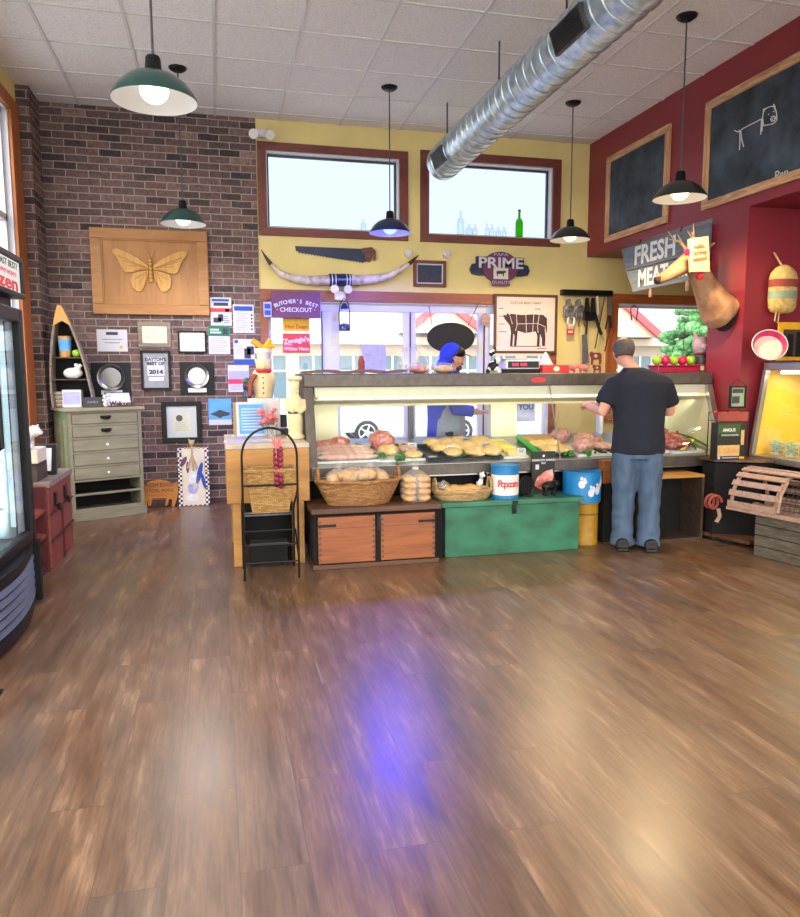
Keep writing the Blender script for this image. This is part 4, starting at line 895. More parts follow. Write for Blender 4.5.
for a,b in (((-.09,0,.06),(.0,0,.0)),((.0,0,0),(.09,0,.02)),((.02,0,0),(.06,0,.07))): mb.tube([Vector((cx,cy-.03,z+Hs*.98))+Vector(a),Vector((cx,cy-.03,z+Hs*.98))+Vector(b)],[.026,.02],8)
single('orange_ribbon', mb, 'mustard', 'orange ribbon bow on top of the chef pig hat', 'ribbon', smooth=True)
cx, cy, z = P(298,425,Y=5.72).x-.02, 5.72, zt+.001
Hs = P(299,379,Y=5.75).z-z
t = Thing('chef_statue', 'slim ivory chef statue at the right end of the counter beside the case post', 'statue', (cx,cy,z))
mb = MB().lathe([(0,0),(.07,0),(.075,.02),(.055,.04),(.06,Hs*.35),(.05,Hs*.44),(.065,Hs*.62),(.04,Hs*.72),(.025,Hs*.75)],(cx,cy,z),20,cap=True).ell((cx,cy,z+Hs*.80),(.036,.038,.045)).tube([(cx-.06,cy,z+Hs*.66),(cx-.075,cy-.03,z+Hs*.52),(cx-.02,cy-.07,z+Hs*.47)],[.024,.02,.017],8).tube([(cx+.06,cy,z+Hs*.66),(cx+.07,cy-.02,z+Hs*.5),(cx+.03,cy-.07,z+Hs*.46)],[.024,.02,.017],8).cyl((cx,cy-.03,z+Hs*.8),(cx,cy-.048,z+Hs*.79),.009,.007,8)
t.part('body', fuse(mb,.009,3), 'stat', smooth=True)
t.part('chef_hat', MB().lathe([(.036,0),(.038,.05),(.06,.07),(.058,.09),(0,.10)],(cx,cy,z+Hs*.85),18), 'cream', smooth=True)
t.part('apron_tie', MB().lathe([(.054,0),(.062,.008),(.054,.016)],(cx,cy,z+Hs*.43),18), 'ink')
# flower pot with pink flowers, card reader
fx_, fy_ = P(272,430,Y=5.95).x, 5.95
t = Thing('pink_flowers', 'bunch of pink flowers in a clear wrap behind the wire stand arch', 'flowers', (fx_,fy_,zt+.001))
t.part('vase', MB().lathe([(0,0),(.035,0),(.045,.10),(.04,.10),(.03,.005),(0,.005)],(fx_,fy_,zt+.001),16), 'bag', smooth=True)
mb = MB()
for i in range(26):
    a = i*2.399; r_ = .075*math.sqrt(i/26); mb.ell((fx_-.03+r_*math.cos(a),fy_+r_*math.sin(a),zt+.16+rn.uniform(-.05,.06)),(.02,.02,.018),7,5,jit=.4)
t.part('blossoms', mb, 'pinkw', smooth=True)
mb = MB()
for i in range(7): a=i*.9; mb.tube([(fx_,fy_,zt+.02),(fx_-.03+.05*math.cos(a),fy_+.05*math.sin(a),zt+.14)],.003,5)
t.part('stems', mb, 'parsley')
c = P(281,434,Z=zt+.001); t = Thing('card_terminal', 'dark payment terminal on the counter behind the basket stand', 'card terminal', (c.x,c.y,zt+.001))
t.part('body', MB().prism([(c.x-.10,c.y-.07,zt+.001),(c.x+.06,c.y-.07,zt+.001),(c.x+.06,c.y+.08,zt+.001),(c.x-.10,c.y+.08,zt+.001)],(0,.0,.05)), 'dgrey', bevel=.008); t.part('screen', MB().obox((c.x-.02,c.y+.03,zt+.11),(.15,.015,.11),Matrix.Rotation(-.35,3,'X')), 'ink', bevel=.004); t.part('keypad', MB().box(c.x-.08,c.x+.04,c.y-.06,c.y,zt+.0515,zt+.057), 'steel')

# wire stand with baskets
X0, X1, Y0, Y1 = .135, .505, 5.0, 5.32
t = Thing('wire_basket_stand', 'black wire stand with an arched top in front of the butcher block counter', 'stand', (.32,5.15,0))
zs = .86; cxx=(X0+X1)/2; rr=(X1-X0)/2
t.part('arch_frame', MB().tube([(X0,Y0,0),(X0,Y0,zs)]+[(cxx-rr*math.cos(PI*i/16),Y0,zs+rr*1.03*math.sin(PI*i/16)) for i in range(1,16)]+[(X1,Y0,zs),(X1,Y0,0)],.008,8), 'blackm', smooth=True)
for x in (X0,X1): t.part('rear_leg', MB().tube([(x,Y0+.005,.62),(x,Y1-.02,.45),(x,Y1,.0)],.007,8), 'blackm', smooth=True)
for z, yy in ((.12,Y0),(.22,Y0+.1),(.30,Y0+.2),(.66,Y0-.006)): t.part('cross_bar', MB().tube([(X0,yy,z),(X1,yy,z)],.007,8), 'blackm')
for x in (X0,X1): t.part('side_bar', MB().tube([(x,Y0,.12),(x,Y0+.2,.30),(x,Y1-.01,.30)],.006,8), 'blackm')
# hanging basket
def taper_basket(name, label, c, w, d, h, tw, td, m, group=None, loopcat='basket'):
    t = Thing(name, label, loopcat, c, group=group); x,y,z = c; th=.012
    out = lambda s,hw,hd,zz: [(x-hw,y-hd,zz),(x+hw,y-hd,zz),(x+hw,y+hd,zz),(x-hw,y+hd,zz)]
    rings = [out(0,w/2,d/2,z),out(0,tw/2,td/2,z+h),out(0,tw/2-th,td/2-th,z+h),out(0,w/2-th,d/2-th,z+th)]
    t.part('basket', MB().rings(rings,True), m)
    t.part('rim', MB().tube([(x-tw/2,y-td/2,z+h),(x+tw/2,y-td/2,z+h),(x+tw/2,y+td/2,z+h),(x-tw/2,y+td/2,z+h)],.014,8,True), m, smooth=True)
    return t
taper_basket('wicker_basket', 'square tapered golden wicker basket hanging in the black wire stand', (.325,5.125,.455), .25,.13,.30,.335,.21,'wicker2')
t = Thing('storage_tin', 'dark low box standing behind the wire stand under the counter', 'box', (.32,5.22,.001)); t.part('box', MB().box(.19,.46,5.36,5.48,.001,.16), 'gap'); t.part('lid', MB().box(.185,.465,5.355,5.485,.16,.175), 'dgrey')
mb = MB()
for i in range(22):
    a = i*2.1; zz = .90-.012*i; mb.ell((.375+.022*math.cos(a),5.03+.02*math.sin(a)*.5,zz),(.02,.014,.022),7,5)
t = Thing('pepper_garland', 'string of dark pink dried peppers hanging over the basket in the wire stand', 'garland', (.375,5.03,.63)); t.part('peppers', mb, 'purpv', smooth=True)
mb = MB()
for i in range(6): mb.tube([(.375,5.03,.91),(.375+.05*math.cos(i),5.03+.02*math.sin(i*2),.96+.012*(i%3))],[.012,.004],6)
t.part('tassel', mb, 'pinkw'); t.part('string', MB().tube([(.375,5.03,.63),(.36,5.0,1.03)],.003,6), 'rope')

# low wooden chest of two boxes
x0,x1,y0,y1,h = .62,1.57,5.14,5.56,.452
t = Thing('wooden_chest', 'low brown wooden chest with two panels and iron straps in front of the meat case', 'chest', ((x0+x1)/2,y0+.2,0))
t.part('case', MB().box(x0+.012,x1-.012,y0+.03,y1,.03,h-.04), 'gap')
t.part('plinth', MB().box(x0,x1,y0+.004,y1,0,.035), 'dpine', bevel=.004)
t.part('lid', MB().box(x0-.01,x1+.01,y0-.02,y1,h-.04,h), 'dpine', bevel=.006)
for a, b, s in ((x0+.04,x0+.46,-1),(x0+.50,x1-.035,1)):
    p_ = t.part('panel', MB().box(a,b,y0,y0+.03,.045,h-.065), 'pine', bevel=.005)
    t.part('panel_joint', MB().box(a+.01,b-.01,y0-.001,y0,.30,.304), 'dpine', p_)
    xa = a if s < 0 else b-.13
    t.part('strap', MB().box(xa,xa+.13,y0-.005,y0,.315,.335), 'blackm', p_)
    mb = MB()
    for i in range(8):
        for xx in (a+.004,b-.022): mb.box(xx,xx+.018,y0-.0015,y0,.065+.04*i,.083+.04*i)
    t.part('dovetail', mb, 'dpine', p_)
t.part('hasp', MB().box(x0+.475,x0+.50,y0-.006,y0+.03,.27,.38), 'blackm')
t.part('post', MB().box(x0+.465,x0+.495,y0+.004,y0+.03,.04,h-.05), 'gap')
# green chest
x0,x1,y0,y1,h = 1.62,2.775,5.26,5.62,.43
t = Thing('green_chest', 'long green painted chest with a hasp, in front of the meat case', 'chest', ((x0+x1)/2,y0+.18,0))
t.part('box', MB().box(x0+.03,x1-.0,y0,y1,0,h-.04), 'greenw', bevel=.005)
l = t.part('lid', MB().box(x0,x1+.03,y0-.02,y1,h-.038,h), 'greenlid', bevel=.006)
t.part('hasp', MB().box(2.19,2.235,y0-.026,y0-.019,h-.03,h-.005).box(2.195,2.23,y0-.012,y0-.001,h-.11,h-.042).tube([(2.2,y0-.014,h-.085),(2.2125,y0-.02,h-.10),(2.225,y0-.014,h-.085)],.006,6), 'blackm', l)
t.part('side_gap', MB().box(x0-.03,x0+.028,y0+.03,y1,0,h-.045), 'gap')
GT = h+.001; WT = .453
# baskets (oval, lathe)
def oval(name, label, c, rx, ry, h, m, flare=.8, handles=True, hz=.06, ends='X'):
    t = Thing(name, label, 'basket', c); x,y,z = c; k = ry/rx
    prof = [(0,0),(rx*flare,0),(rx*(flare+.12),h*.4),(rx*.98,h*.85),(rx,h),(rx-.018,h),(rx*(flare+.1)-.02,h*.4),(rx*flare-.02,.012),(0,.012)]
    t.part('basket', MB().lathe(prof,c,40,1,k), m, smooth=True)
    rim = []
    t.part('rim', MB().tube([(x+rx*math.cos(2*PI*i/40)*.99,y+rx*k*math.sin(2*PI*i/40)*.99,z+h+.004*math.sin(i*5)) for i in range(40)],.016,8,True), m, smooth=True)
    if handles:
        for s in (-1,1):
            t.part('handle', MB().tube([(x+s*rx*.96,y+ry*.35*math.cos(PI*i/10),z+h+hz*1.6*math.sin(PI*i/10)) for i in range(11)],.011,8), m, smooth=True)
    return t
bc = (.985,5.30,WT+.0005); oval('wicker_basket', 'large oval brown wicker basket full of bagged bread on the wooden chest', bc, .315,.17,.175,'wicker',.74)
def bread_bag(c, L, r_, rz, tilt, label):
    t = Thing('bagged_loaf', label, 'bread', c, rz, 'bagged loaves in the wicker basket'); x,y,z = c
    Rm = Matrix.Rotation(rz,3,'Z') @ Matrix.Rotation(tilt,3,'Y')
    t.part('loaf', MB().ell(c,(L/2,r_,r_*.8),14,9,Rm,.25), 'bread', smooth=True)
    d = Rm @ Vector((1,0,0)); e = Vector(c)+d*(L/2)
    t.part('plastic_bag', MB().ell(c,(L/2*1.08,r_*1.12,r_*.92),14,9,Rm,.3).tube([e,e+d*.03+Vector((0,0,.01)),e+d*.07+Vector((0,0,.03))],[.03,.012,.035],8), 'bag', smooth=True)
bags = [(-.19,-.03,.14,.20,.055,1.2,-.25),(-.08,-.07,.155,.22,.06,.3,.1),(.05,-.06,.16,.20,.06,2.7,.15),(.17,-.03,.145,.2,.055,1.9,-.2),(.0,.06,.16,.24,.055,.1,.05),(-.14,.07,.15,.2,.05,.6,.0),(.14,.07,.15,.2,.05,2.4,.05)]
lb = ['leftmost bagged loaf, end on, in the big wicker basket','bagged loaf at the front left of the big wicker basket','bagged loaf at the front middle of the big wicker basket','rightmost bagged loaf at the front of the big wicker basket','bagged loaf in the back middle of the big wicker basket','bagged loaf at the back left of the big wicker basket','bagged loaf at the back right of the big wicker basket']
for b, l_ in zip(bags, lb): bread_bag((bc[0]+b[0]*.95,bc[1]+b[1]*.8+.01,bc[2]+b[2]+.055), b[3]*.9,b[4],b[5],b[6], l_)
# bag of rolls
rx_, ry_ = 1.425, 5.30
t = Thing('bag_of_rolls', 'clear bag of stacked round rolls between the two bread baskets', 'bread', (rx_,ry_,WT+.001))
for i in range(4):
    for j in (-1,1):
        for q in (-1,1): t.part('roll', MB().ell((rx_+j*.054,ry_+q*.05,WT+.027+.047*i),(.052,.05,.027),14,8), 'bun', smooth=2)
t.part('plastic_bag', MB().lathe([(0,.0),(.10,.0),(.118,.05),(.12,.12),(.11,.19),(.05,.225),(.02,.245),(.045,.285)],(rx_,ry_,WT+.0005),20,1,.95), 'bag', smooth=True)
t.part('bag_tie', MB().lathe([(.022,.24),(.026,.246),(.022,.252)],(rx_,ry_,WT),12), 'white')
# shallow rattan basket
rc = (1.83,5.39,GT); oval('rattan_basket', 'shallow pale rattan basket of flat bread on the green chest', rc, .235,.13,.07,'wicker3',.86,True,.06)
for i in range(4):
    mb = MB().ell((rc[0]-.10+.065*i,rc[1]+.0,rc[2]+.075+.006*(i%2)),(.075,.095,.03),16,8,Matrix.Rotation(.25,3,'Y'),.12)
    t = Thing('flat_loaf', ['leftmost flat loaf in the shallow rattan basket','second flat loaf from the left in the rattan basket','third flat loaf from the left in the rattan basket','rightmost flat loaf in the shallow rattan basket'][i], 'bread', (rc[0]-.1+.065*i,rc[1],rc[2]+.05), group='flat loaves in the rattan basket'); t.part('loaf', mb, 'bun', smooth=True)
single('crumpled_bag', MB().ell((rc[0]-.16,rc[1]-.01,rc[2]+.115),(.05,.05,.035),12,8,None,.5), 'bag', 'crumpled clear bag at the left end of the rattan basket', 'bag', smooth=True)
# cow figurine, tins, black board, pigs
cc = (2.045,5.53,GT)
mb = MB().ell((cc[0],cc[1],cc[2]+.10),(.05,.035,.06)).ell((cc[0]-.0,cc[1]-.035,cc[2]+.165),(.035,.035,.032)).cyl((cc[0],cc[1]-.05,cc[2]+.155),(cc[0],cc[1]-.085,cc[2]+.15),.024,.022,10)
for s in (-1,1):
    mb.cyl((cc[0]+s*.025,cc[1]-.03,cc[2]+.18),(cc[0]+s*.06,cc[1]-.03,cc[2]+.19),.012,.008,8); mb.cyl((cc[0]+s*.025,cc[1]-.02,cc[2]+.08),(cc[0]+s*.035,cc[1]-.04,cc[2]+.0),.016,.016,8); mb.cyl((cc[0]+s*.025,cc[1]+.02,cc[2]+.08),(cc[0]+s*.03,cc[1]+.03,cc[2]),.016,.016,8)
single('cow_figurine', fuse(mb,.006,3,lambda p: 1 if noise.noise(p*26)>.05 else 0), ['pigw','black'], 'small black and white cow figurine behind the rattan basket', 'figurine', smooth=True)
tx, ty = 2.18, 5.375
t = Thing('popcorn_tin', 'blue and white tin with red lettering standing on the green chest', 'tin', (tx,ty,GT))
R_ = .108
t.part('can', MB().lathe([(0,0),(R_,0),(R_,.25),(0,.25)],(tx,ty,GT),36), 'bluetin', smooth=True)
t.part('white_band', MB().lathe([(R_+.001,.03),(R_+.001,.19)],(tx,ty,GT),36), 'white', smooth=True)
t.part('lid', MB().lathe([(R_+.004,.235),(R_+.006,.262),(R_-.006,.264),(R_-.012,.258),(0,.258)],(tx,ty,GT),36), 'bluetin', smooth=True)
mb = MB()
for i, ch in enumerate('Popcorn'):
    a = -PI/2 - .62 + .22*i - .1; n_ = Vector((math.cos(a),math.sin(a),0)); mb.text(ch,.075,Vector((tx,ty,GT+.12))+n_*(R_+.003),(-n_.y,n_.x,0),(0,0,1),.001,bold=.002)
t.part('lettering', mb, 'redpr')
ox, oy = 2.36, 5.36
t = Thing('round_mesh_stand', 'round black wire rack standing between the blue tin and the black pig', 'rack', (ox,oy,GT))
t.part('ring', MB().tube([(ox+.062*math.cos(2*PI*i/28),oy,GT+.085+.078*math.sin(2*PI*i/28)) for i in range(28)],.006,6,True), 'blackm', smooth=True)
mb = MB()
for i in range(-3,4):
    hz_ = .078*math.sqrt(1-(i*.0185/.064)**2) if abs(i*.0185)<.064 else .01
    mb.tube([(ox+i*.0185,oy,GT+.085-hz_),(ox+i*.0185,oy,GT+.085+hz_)],.004,5)
t.part('mesh', mb, 'blackm'); t.part('back_disc', MB().tube([(ox,oy+.02,GT+.085),(ox,oy+.03,GT+.085)],.06,24), 'gap'); t.part('base', MB().box(ox-.045,ox+.045,oy-.03,oy+.05,GT,GT+.012), 'blackm')
px0, px1 = 2.45, 2.65; yb_ = 5.462
t = Thing('beef_poster', 'black standing sign picturing a red cut of meat, on the green chest', 'sign', (2.55,yb_,GT))
b_ = t.part('board', MB().box(px0,px1,yb_,yb_+.015,GT,GT+.345), 'boxblk')
mb = MB().prism([(px0+.02,yb_-.001,GT+.07),(px0+.05,yb_-.001,GT+.14),(px0+.12,yb_-.001,GT+.185),(px1-.02,yb_-.001,GT+.2),(px1-.01,yb_-.001,GT+.13),(px1-.05,yb_-.001,GT+.05),(px0+.08,yb_-.001,GT+.03)],(0,-.001,0))
t.part('meat_picture', mb, 'meat', b_)
mb = MB().text('DEMKOTA RANCH', .024, (2.55,yb_-.002,GT+.275), bold=.0005).text('BEEF', .02, (2.55,yb_-.002,GT+.25)).box(px0+.03,px0+.06,yb_-.002,yb_,GT+.20,GT+.24).prism([(2.55+.012*math.cos(PI/3*i),yb_-.001,GT+.31+.012*math.sin(PI/3*i)) for i in range(6)],(0,-.001,0)); t.part('lettering', mb, 'paper', b_)
single('black_pig', fuse(pig(MB(),(2.555,5.36,GT),.20,.15,.95,.6),.006,3), 'black', 'black pig figurine in front of the black meat sign on the green chest', 'figurine', smooth=True)
# yellow can and blue tin
yx, yy = 2.93, 5.46
t = Thing('mustard_can', 'worn mustard yellow can standing on the floor right of the green chest', 'can', (yx,yy,0))
t.part('can', MB().lathe([(0,0),(.11,0),(.112,.02),(.108,.03),(.108,.33),(.112,.345),(.112,.362),(0,.362)],(yx,yy,0),32), 'yeltin', smooth=True); t.part('hoop', MB().lathe([(.1085,.25),(.1115,.255),(.1085,.26)],(yx,yy,0),32), 'dsteel')
bx_, by_ = 2.885, 5.44
t = Thing('blue_tin', 'blue tin with white paw-like shapes standing on the mustard can', 'tin', (bx_,by_,.363))
t.part('can', MB().lathe([(0,0),(.155,0),(.155,.24),(0,.24)],(bx_,by_,.363),40), 'bluetin', smooth=True); t.part('lid', MB().lathe([(.157,.225),(.16,.25),(.152,.252),(.146,.245),(0,.245)],(bx_,by_,.363),40), 'bluetin', smooth=True)
mb = MB()
for a_, zz in ((-2.05,.155),(-1.55,.085),(-1.15,.10),(-.8,.16)):
    for q,(du,dv,s) in enumerate(((0,0,.028),(.03,.02,.012),(.022,.04,.012),(-.002,.048,.012))):
        a = a_+du/.155; n_ = Vector((math.cos(a),math.sin(a),0)); tv = Vector((-n_.y,n_.x,0)); o_ = Vector((bx_,by_,.363+zz+dv))+n_*.1553
        mb.prism([o_+tv*s*math.cos(k*PI/5)+Vector((0,0,s*1.2*math.sin(k*PI/5)))-n_*.001*0 for k in range(10)], n_*.0012)
t.part('white_shapes', mb, 'paper')
# crates left and right of the customer
t = Thing('wooden_crate', 'brown wooden crate standing between the blue tin and the customer', 'crate', (3.13,5.5,0))
t.part('box', MB().box(3.055,3.26,5.40,5.485,.50,.69), 'pine', bevel=.004); t.part('stand', MB().box(3.075,3.25,5.41,5.62,0,.50), 'gap')
x0,x1,y0,y1 = 3.42,3.945,5.30,5.60
t = Thing('open_crate', 'upturned dark open-fronted wooden crate behind the legs of the customer', 'crate', (3.68,5.45,0))
t.part('top', MB().box(x0,x1,y0,y1,.535,.56), 'block', bevel=.004)
for x in (x0,x1-.02): t.part('side', MB().box(x,x+.02,y0,y1,0,.535), 'darkw')
t.part('back', MB().box(x0+.02,x1-.02,y1-.015,y1,0,.535), 'gap')
t.part('bottom', MB().box(x0+.02,x1-.02,y0+.005,y1-.015,0,.02), 'darkw')
# ================================================================== meat case
CX0, CX1 = .672, 4.30
FT, FB = 5.75, 5.52      # front glass top and bottom depth
def dk(y): return .70+(y-5.52)*.16
t = Thing('meat_case', 'long glass-fronted meat display case with a steel top, running across the shop', 'display case', (2.5,5.9,0))
t.part('base', MB().box(CX0,CX1,5.66,6.4,0,.59), 'gap')
t.part('deck', MB().prism([(CX0,FB,.60),(CX0,6.38,.60),(CX0,6.38,dk(6.38)),(CX0,FB,dk(FB))],(CX1-CX0,0,0)), 'steel')
t.part('front_rail', MB().box(CX0-.015,CX1,FB-.03,FB,.615,.695), 'dsteel', bevel=.006)
t.part('top', MB().box(CX0-.03,CX1+.01,FT-.01,6.40,1.305,1.41), 'dsteel', bevel=.008)
t.part('canopy', MB().box(CX0+.06,CX1-.03,FT+.02,6.32,1.225,1.304), 'caseint')
t.part('valance', MB().prism([(CX0+.06,FT+.01,1.20),(CX0+.06,FT+.12,1.165),(CX0+.06,FT+.13,1.175),(CX0+.06,FT+.02,1.212)],(CX1-CX0-.09,0,0)), 'caseint')
t.part('light_tube', MB().cyl((CX0+.1,FT+.075,1.208),(CX1-.08,FT+.075,1.208),.014,n=12), 'tube')
for s, a, b in ((0,CX0-.03,CX0+.045),(1,CX1-.04,CX1)):
    e = t.part('end_panel', MB().prism([(a,FB-.02,.60),(a,6.38,.60),(a,6.38,1.305),(a,FT-.005,1.305)],(b-a,0,0)), 'dsteel' if s==0 else 'caseint', bevel=.004)
t.part('end_trim', MB().prism([(CX1-.045,FB-.03,.62),(CX1-.045,FB+.02,.62),(CX1-.045,FT+.04,1.305),(CX1-.045,FT-.012,1.305)],(.05,0,0)), 'steel')
t.part('front_glass', MB().prism([(CX0+.05,FB+.0,.70),(CX0+.05,FB+.006,.70),(CX0+.05,FT+.006,1.30),(CX0+.05,FT,1.30)],(CX1-CX0-.1,0,0)), 'clear')
for x in (2.72,): t.part('glass_joint', MB().prism([(x,FB-.004,.70),(x,FB-.001,.70),(x,FT-.001,1.30),(x,FT-.004,1.30)],(.012,0,0)), 'steel')
RY = 6.33
t.part('rear_sill', MB().box(CX0+.05,CX1-.04,RY-.03,RY+.06,.70,.815), 'caseint'); t.part('rear_header', MB().box(CX0+.05,CX1-.04,RY-.01,RY+.06,1.125,1.225), 'caseint')
for a, b, m in ((CX0+.05,1.0,'caseint'),(1.645,1.685,'dark_sash'),(2.42,2.67,'caseint'),(3.52,3.555,'vinyl'),(3.78,CX1-.04,'caseint')):
    t.part('rear_post', MB().box(a,b,RY-.012,RY+.05,.815,1.125), m)
for a, b in ((1.0,1.645),(1.685,2.42),(2.67,3.52),(3.555,3.78)): t.part('rear_door', MB().box(a,b,RY+.012,RY+.017,.815,1.125), 'clear')
t.part('badge', MB().tube([(2.62,FT-.014,1.352),(2.62,FT-.010,1.352)],[(.07,.022)]*2,24), 'zred')
lc = lamp('case_light', 'AREA', (0,0,0), 62, (1,.93,.66), (3.4,.05), t.o); lc.location = (0,FT+.09-5.9,1.19)
# rear counter notices
x0,x1,z0,z1 = RC(520,402,536,416,RY+.0); single('thank_you_notice', MB().box(x0-.06,x1,RY+.022,RY+.025,z0-.05,z1+.02).m(1).text('YOU', .07, (x0+.07,RY+.0205,z1-.05), bold=.002), ['lilac','flblue'], 'lilac paper notice reading YOU behind the rear glass of the meat case', 'notice')
# ---- contents, placed on the sloping deck
def dp(px, py, lift=0):
    d = ray(px,py); a, b = .70-5.52*.16+lift, .16
    tt = (a-CAMH)/(d.z-b*d.y); return Vector((0,0,CAMH))+d*tt
TILT = math.atan(.16)
def on(px, py, lift=.001):
    p = dp(px,py); p.y = min(6.16, max(5.58, p.y)); return Vector((p.x,p.y,dk(p.y)+lift))
def tray(px, py, w, d, label, m='trayblk', rz=0, h=.02, tilt=TILT, lift=.002):
    c = on(px,py,lift); t = Thing('meat_tray', label, 'tray', c, group='trays in the meat case')
    c.y = 5.86; c.z = dk(5.86)+lift; T = Matrix.Translation(c) @ Matrix.Rotation(rz,4,'Z') @ Matrix.Rotation(tilt,4,'X') @ Matrix.Diagonal((1.06,1.5,.92,1))
    mb = MB(); mb.T = T; mb.box(-w/2,w/2,-d/2,d/2,0,.004); t.part('base', mb, m)
    mb = MB(); mb.T = T; mb.box(-w/2,w/2,-d/2,-d/2+.006,.004,h).box(-w/2,w/2,d/2-.006,d/2,.004,h).box(-w/2,-w/2+.006,-d/2+.006,d/2-.006,.004,h).box(w/2-.006,w/2,-d/2+.006,d/2-.006,.004,h); t.part('rim', mb, m)
    return T
def cut(name, T, u, v, r, m, label, cat='meat', rz=0, jit=.25, z=.006, group='cuts in the meat case', extra=None):
    """a cut of meat lying on a tray frame T"""
    mb = MB(); mb.T = T @ Matrix.Translation((u,v,z+r[2]*1.2)) @ Matrix.Rotation(rz,4,'Z'); mb.ell((0,0,0),(r[0]*1.1,r[1]*1.1,r[2]*1.35),16,10,None,jit)
    o = single(name, mb, m, label, cat, group, smooth=True)
    return o
def greens(px, py, label, w=.12, n=26):
    c = on(px,py,.0); mb = MB()
    for i in range(n): mb.ell(c+Vector((rn.uniform(-w,w)*.5,rn.uniform(-.04,.04),.012+rn.uniform(0,.03))),(rn.uniform(.012,.02),)*2+(rn.uniform(.008,.016),),6,4,jit=.5)
    return single('parsley_garnish', mb, 'parsley', label, 'garnish', 'parsley in the meat case')
def card(px, py, label, lift=.07, m='paper', w=.075, h=.05):
    c = on(px,py,0); c.y -= .02; mb = MB(); mb.T = Matrix.Translation(c+Vector((0,0,lift))) @ Matrix.Rotation(-.35,4,'X')
    mb.box(-w/2,w/2,-.001,.001,0,h); mb.m(1).box(-w*.35,w*.3,-.0015,-.001,h*.6,h*.72).box(-w*.35,w*.2,-.0015,-.001,h*.3,h*.42); mb.m(2).box(-.002,.002,0,.002,-lift,0)
    return single('price_card', mb, [m,'ink','clear'], label, 'price card', 'price cards in the meat case')
# left: fish-pink sausages and slabs
T = tray(345,457,.50,.34,'wide tray of long pink sausages at the left end of the meat case','ice')
for i, v in enumerate((-.13,-.07,-.01,.05)): cut('sausage', T, .0, v, (.22,.028,.026), 'fish', ['front','second','third','fourth'][i]+' long pink sausage from the glass at left end of the case', 'sausage', 0, .12)
T2 = on(333,447); Ti = Matrix.Translation(T2) @ Matrix.Rotation(TILT,4,'X')
cut('pink_fillet', T, -.12, .115, (.13,.04,.032), 'meat', 'pink fillet at the back left corner of the meat case'); cut('pink_fillet', T, .0, .12, (.07,.035,.045), 'meat', 'rounded pink fillet beside the back left one in the case')
greens(363,450,'strip of parsley behind the long sausages at left',.2); greens(322,461,'parsley clump in the front left corner of the case',.06); greens(379,459,'parsley clump right of the long sausages',.1)
T = tray(390,457,.20,.36,'narrow tray of pink roasts behind the basket handle','ice')
cut('roast', T, -.02, .08, (.09,.06,.07), 'meat', 'large pink roast standing near the back of the case, left half'); cut('roast', T, -.0, -.04, (.075,.055,.035), 'chick', 'small pale roast in front of the large pink roast')
card(388,455,'price card in front of the large pink roast',.03)
greens(401,449,'parsley clump at the back right of the pink roast',.09,30); greens(406,457,'parsley clump left of the pale cutlets',.08,30); greens(400,462,'parsley clump at the front beside the roast tray',.07,22)
T = tray(412,457,.16,.34,'narrow tray of pale cutlets left of the tipped dark tray','ice')
for i, v in enumerate((-.10,.0,.10)): cut('pale_cutlet', T, 0, v, (.07,.05,.022), 'fish' if i else 'chick', ['front','middle','back'][i]+' pale cutlet left of the tipped dark tray', 'meat')
card(412,452,'price card on the pale cutlets left of the tipped dark tray',.03)
# tipped dark tray
c = on(430,455,.004); tt = Thing('empty_tray', 'empty dark blue tray lying tipped among the meat', 'tray', c)
Tt = Matrix.Translation(c) @ Matrix.Rotation(.10,4,'Z') @ Matrix.Rotation(TILT+.02,4,'X')
for nm, f in (('base', lambda b: b.box(-.085,.085,-.2,.2,0,.004)), ('rim', lambda b: b.box(-.10,-.083,-.21,.21,.0,.035).box(.083,.10,-.21,.21,0,.035).box(-.083,.083,-.21,-.195,0,.035).box(-.083,.083,.195,.21,0,.035))):
    mb = MB(); mb.T = Tt; tt.part(nm, f(mb), 'trayblk')
mb = MB(); mb.T = Tt; mb.box(-.05,.03,-.18,-.06,.006,.007); tt.part('paper_liner', mb, 'paper')
# poultry trays
T = tray(452,457,.25,.36,'tray of pale cutlets right of the tipped dark tray')
for i,(u,v) in enumerate(((-.07,.10),(.05,.11),(-.06,-.0),(.06,.0),(.0,-.11))): cut('poultry_cutlet', T, u, v, (.07,.055,.03), 'chick', ['back left','back right','middle left','middle right','front'][i]+' pale cutlet in the tray right of the tipped tray', 'meat')
greens(449,446,'parsley at the back of the first poultry tray',.12,22); greens(462,458,'parsley between the two poultry trays',.06,18); card(451,456,'price card in the first poultry tray',.04)
T = tray(484,457,.27,.36,'tray of golden poultry pieces behind the blue and white tin')
for i,(u,v) in enumerate(((-.08,.10),(.07,.10),(-.08,-.01),(.06,.0),(-.07,-.11),(.07,-.11))): cut('poultry_piece', T, u, v, (.078,.06,.034), 'chick', ['back left','back right','middle left','middle right','front left','front right'][i]+' golden poultry piece in the tray behind the blue and white tin', 'meat')
card(466,449,'price card at the left of the golden poultry tray',.05,'greyink'); card(486,455,'price card in front of the golden poultry',.05,'greyink')
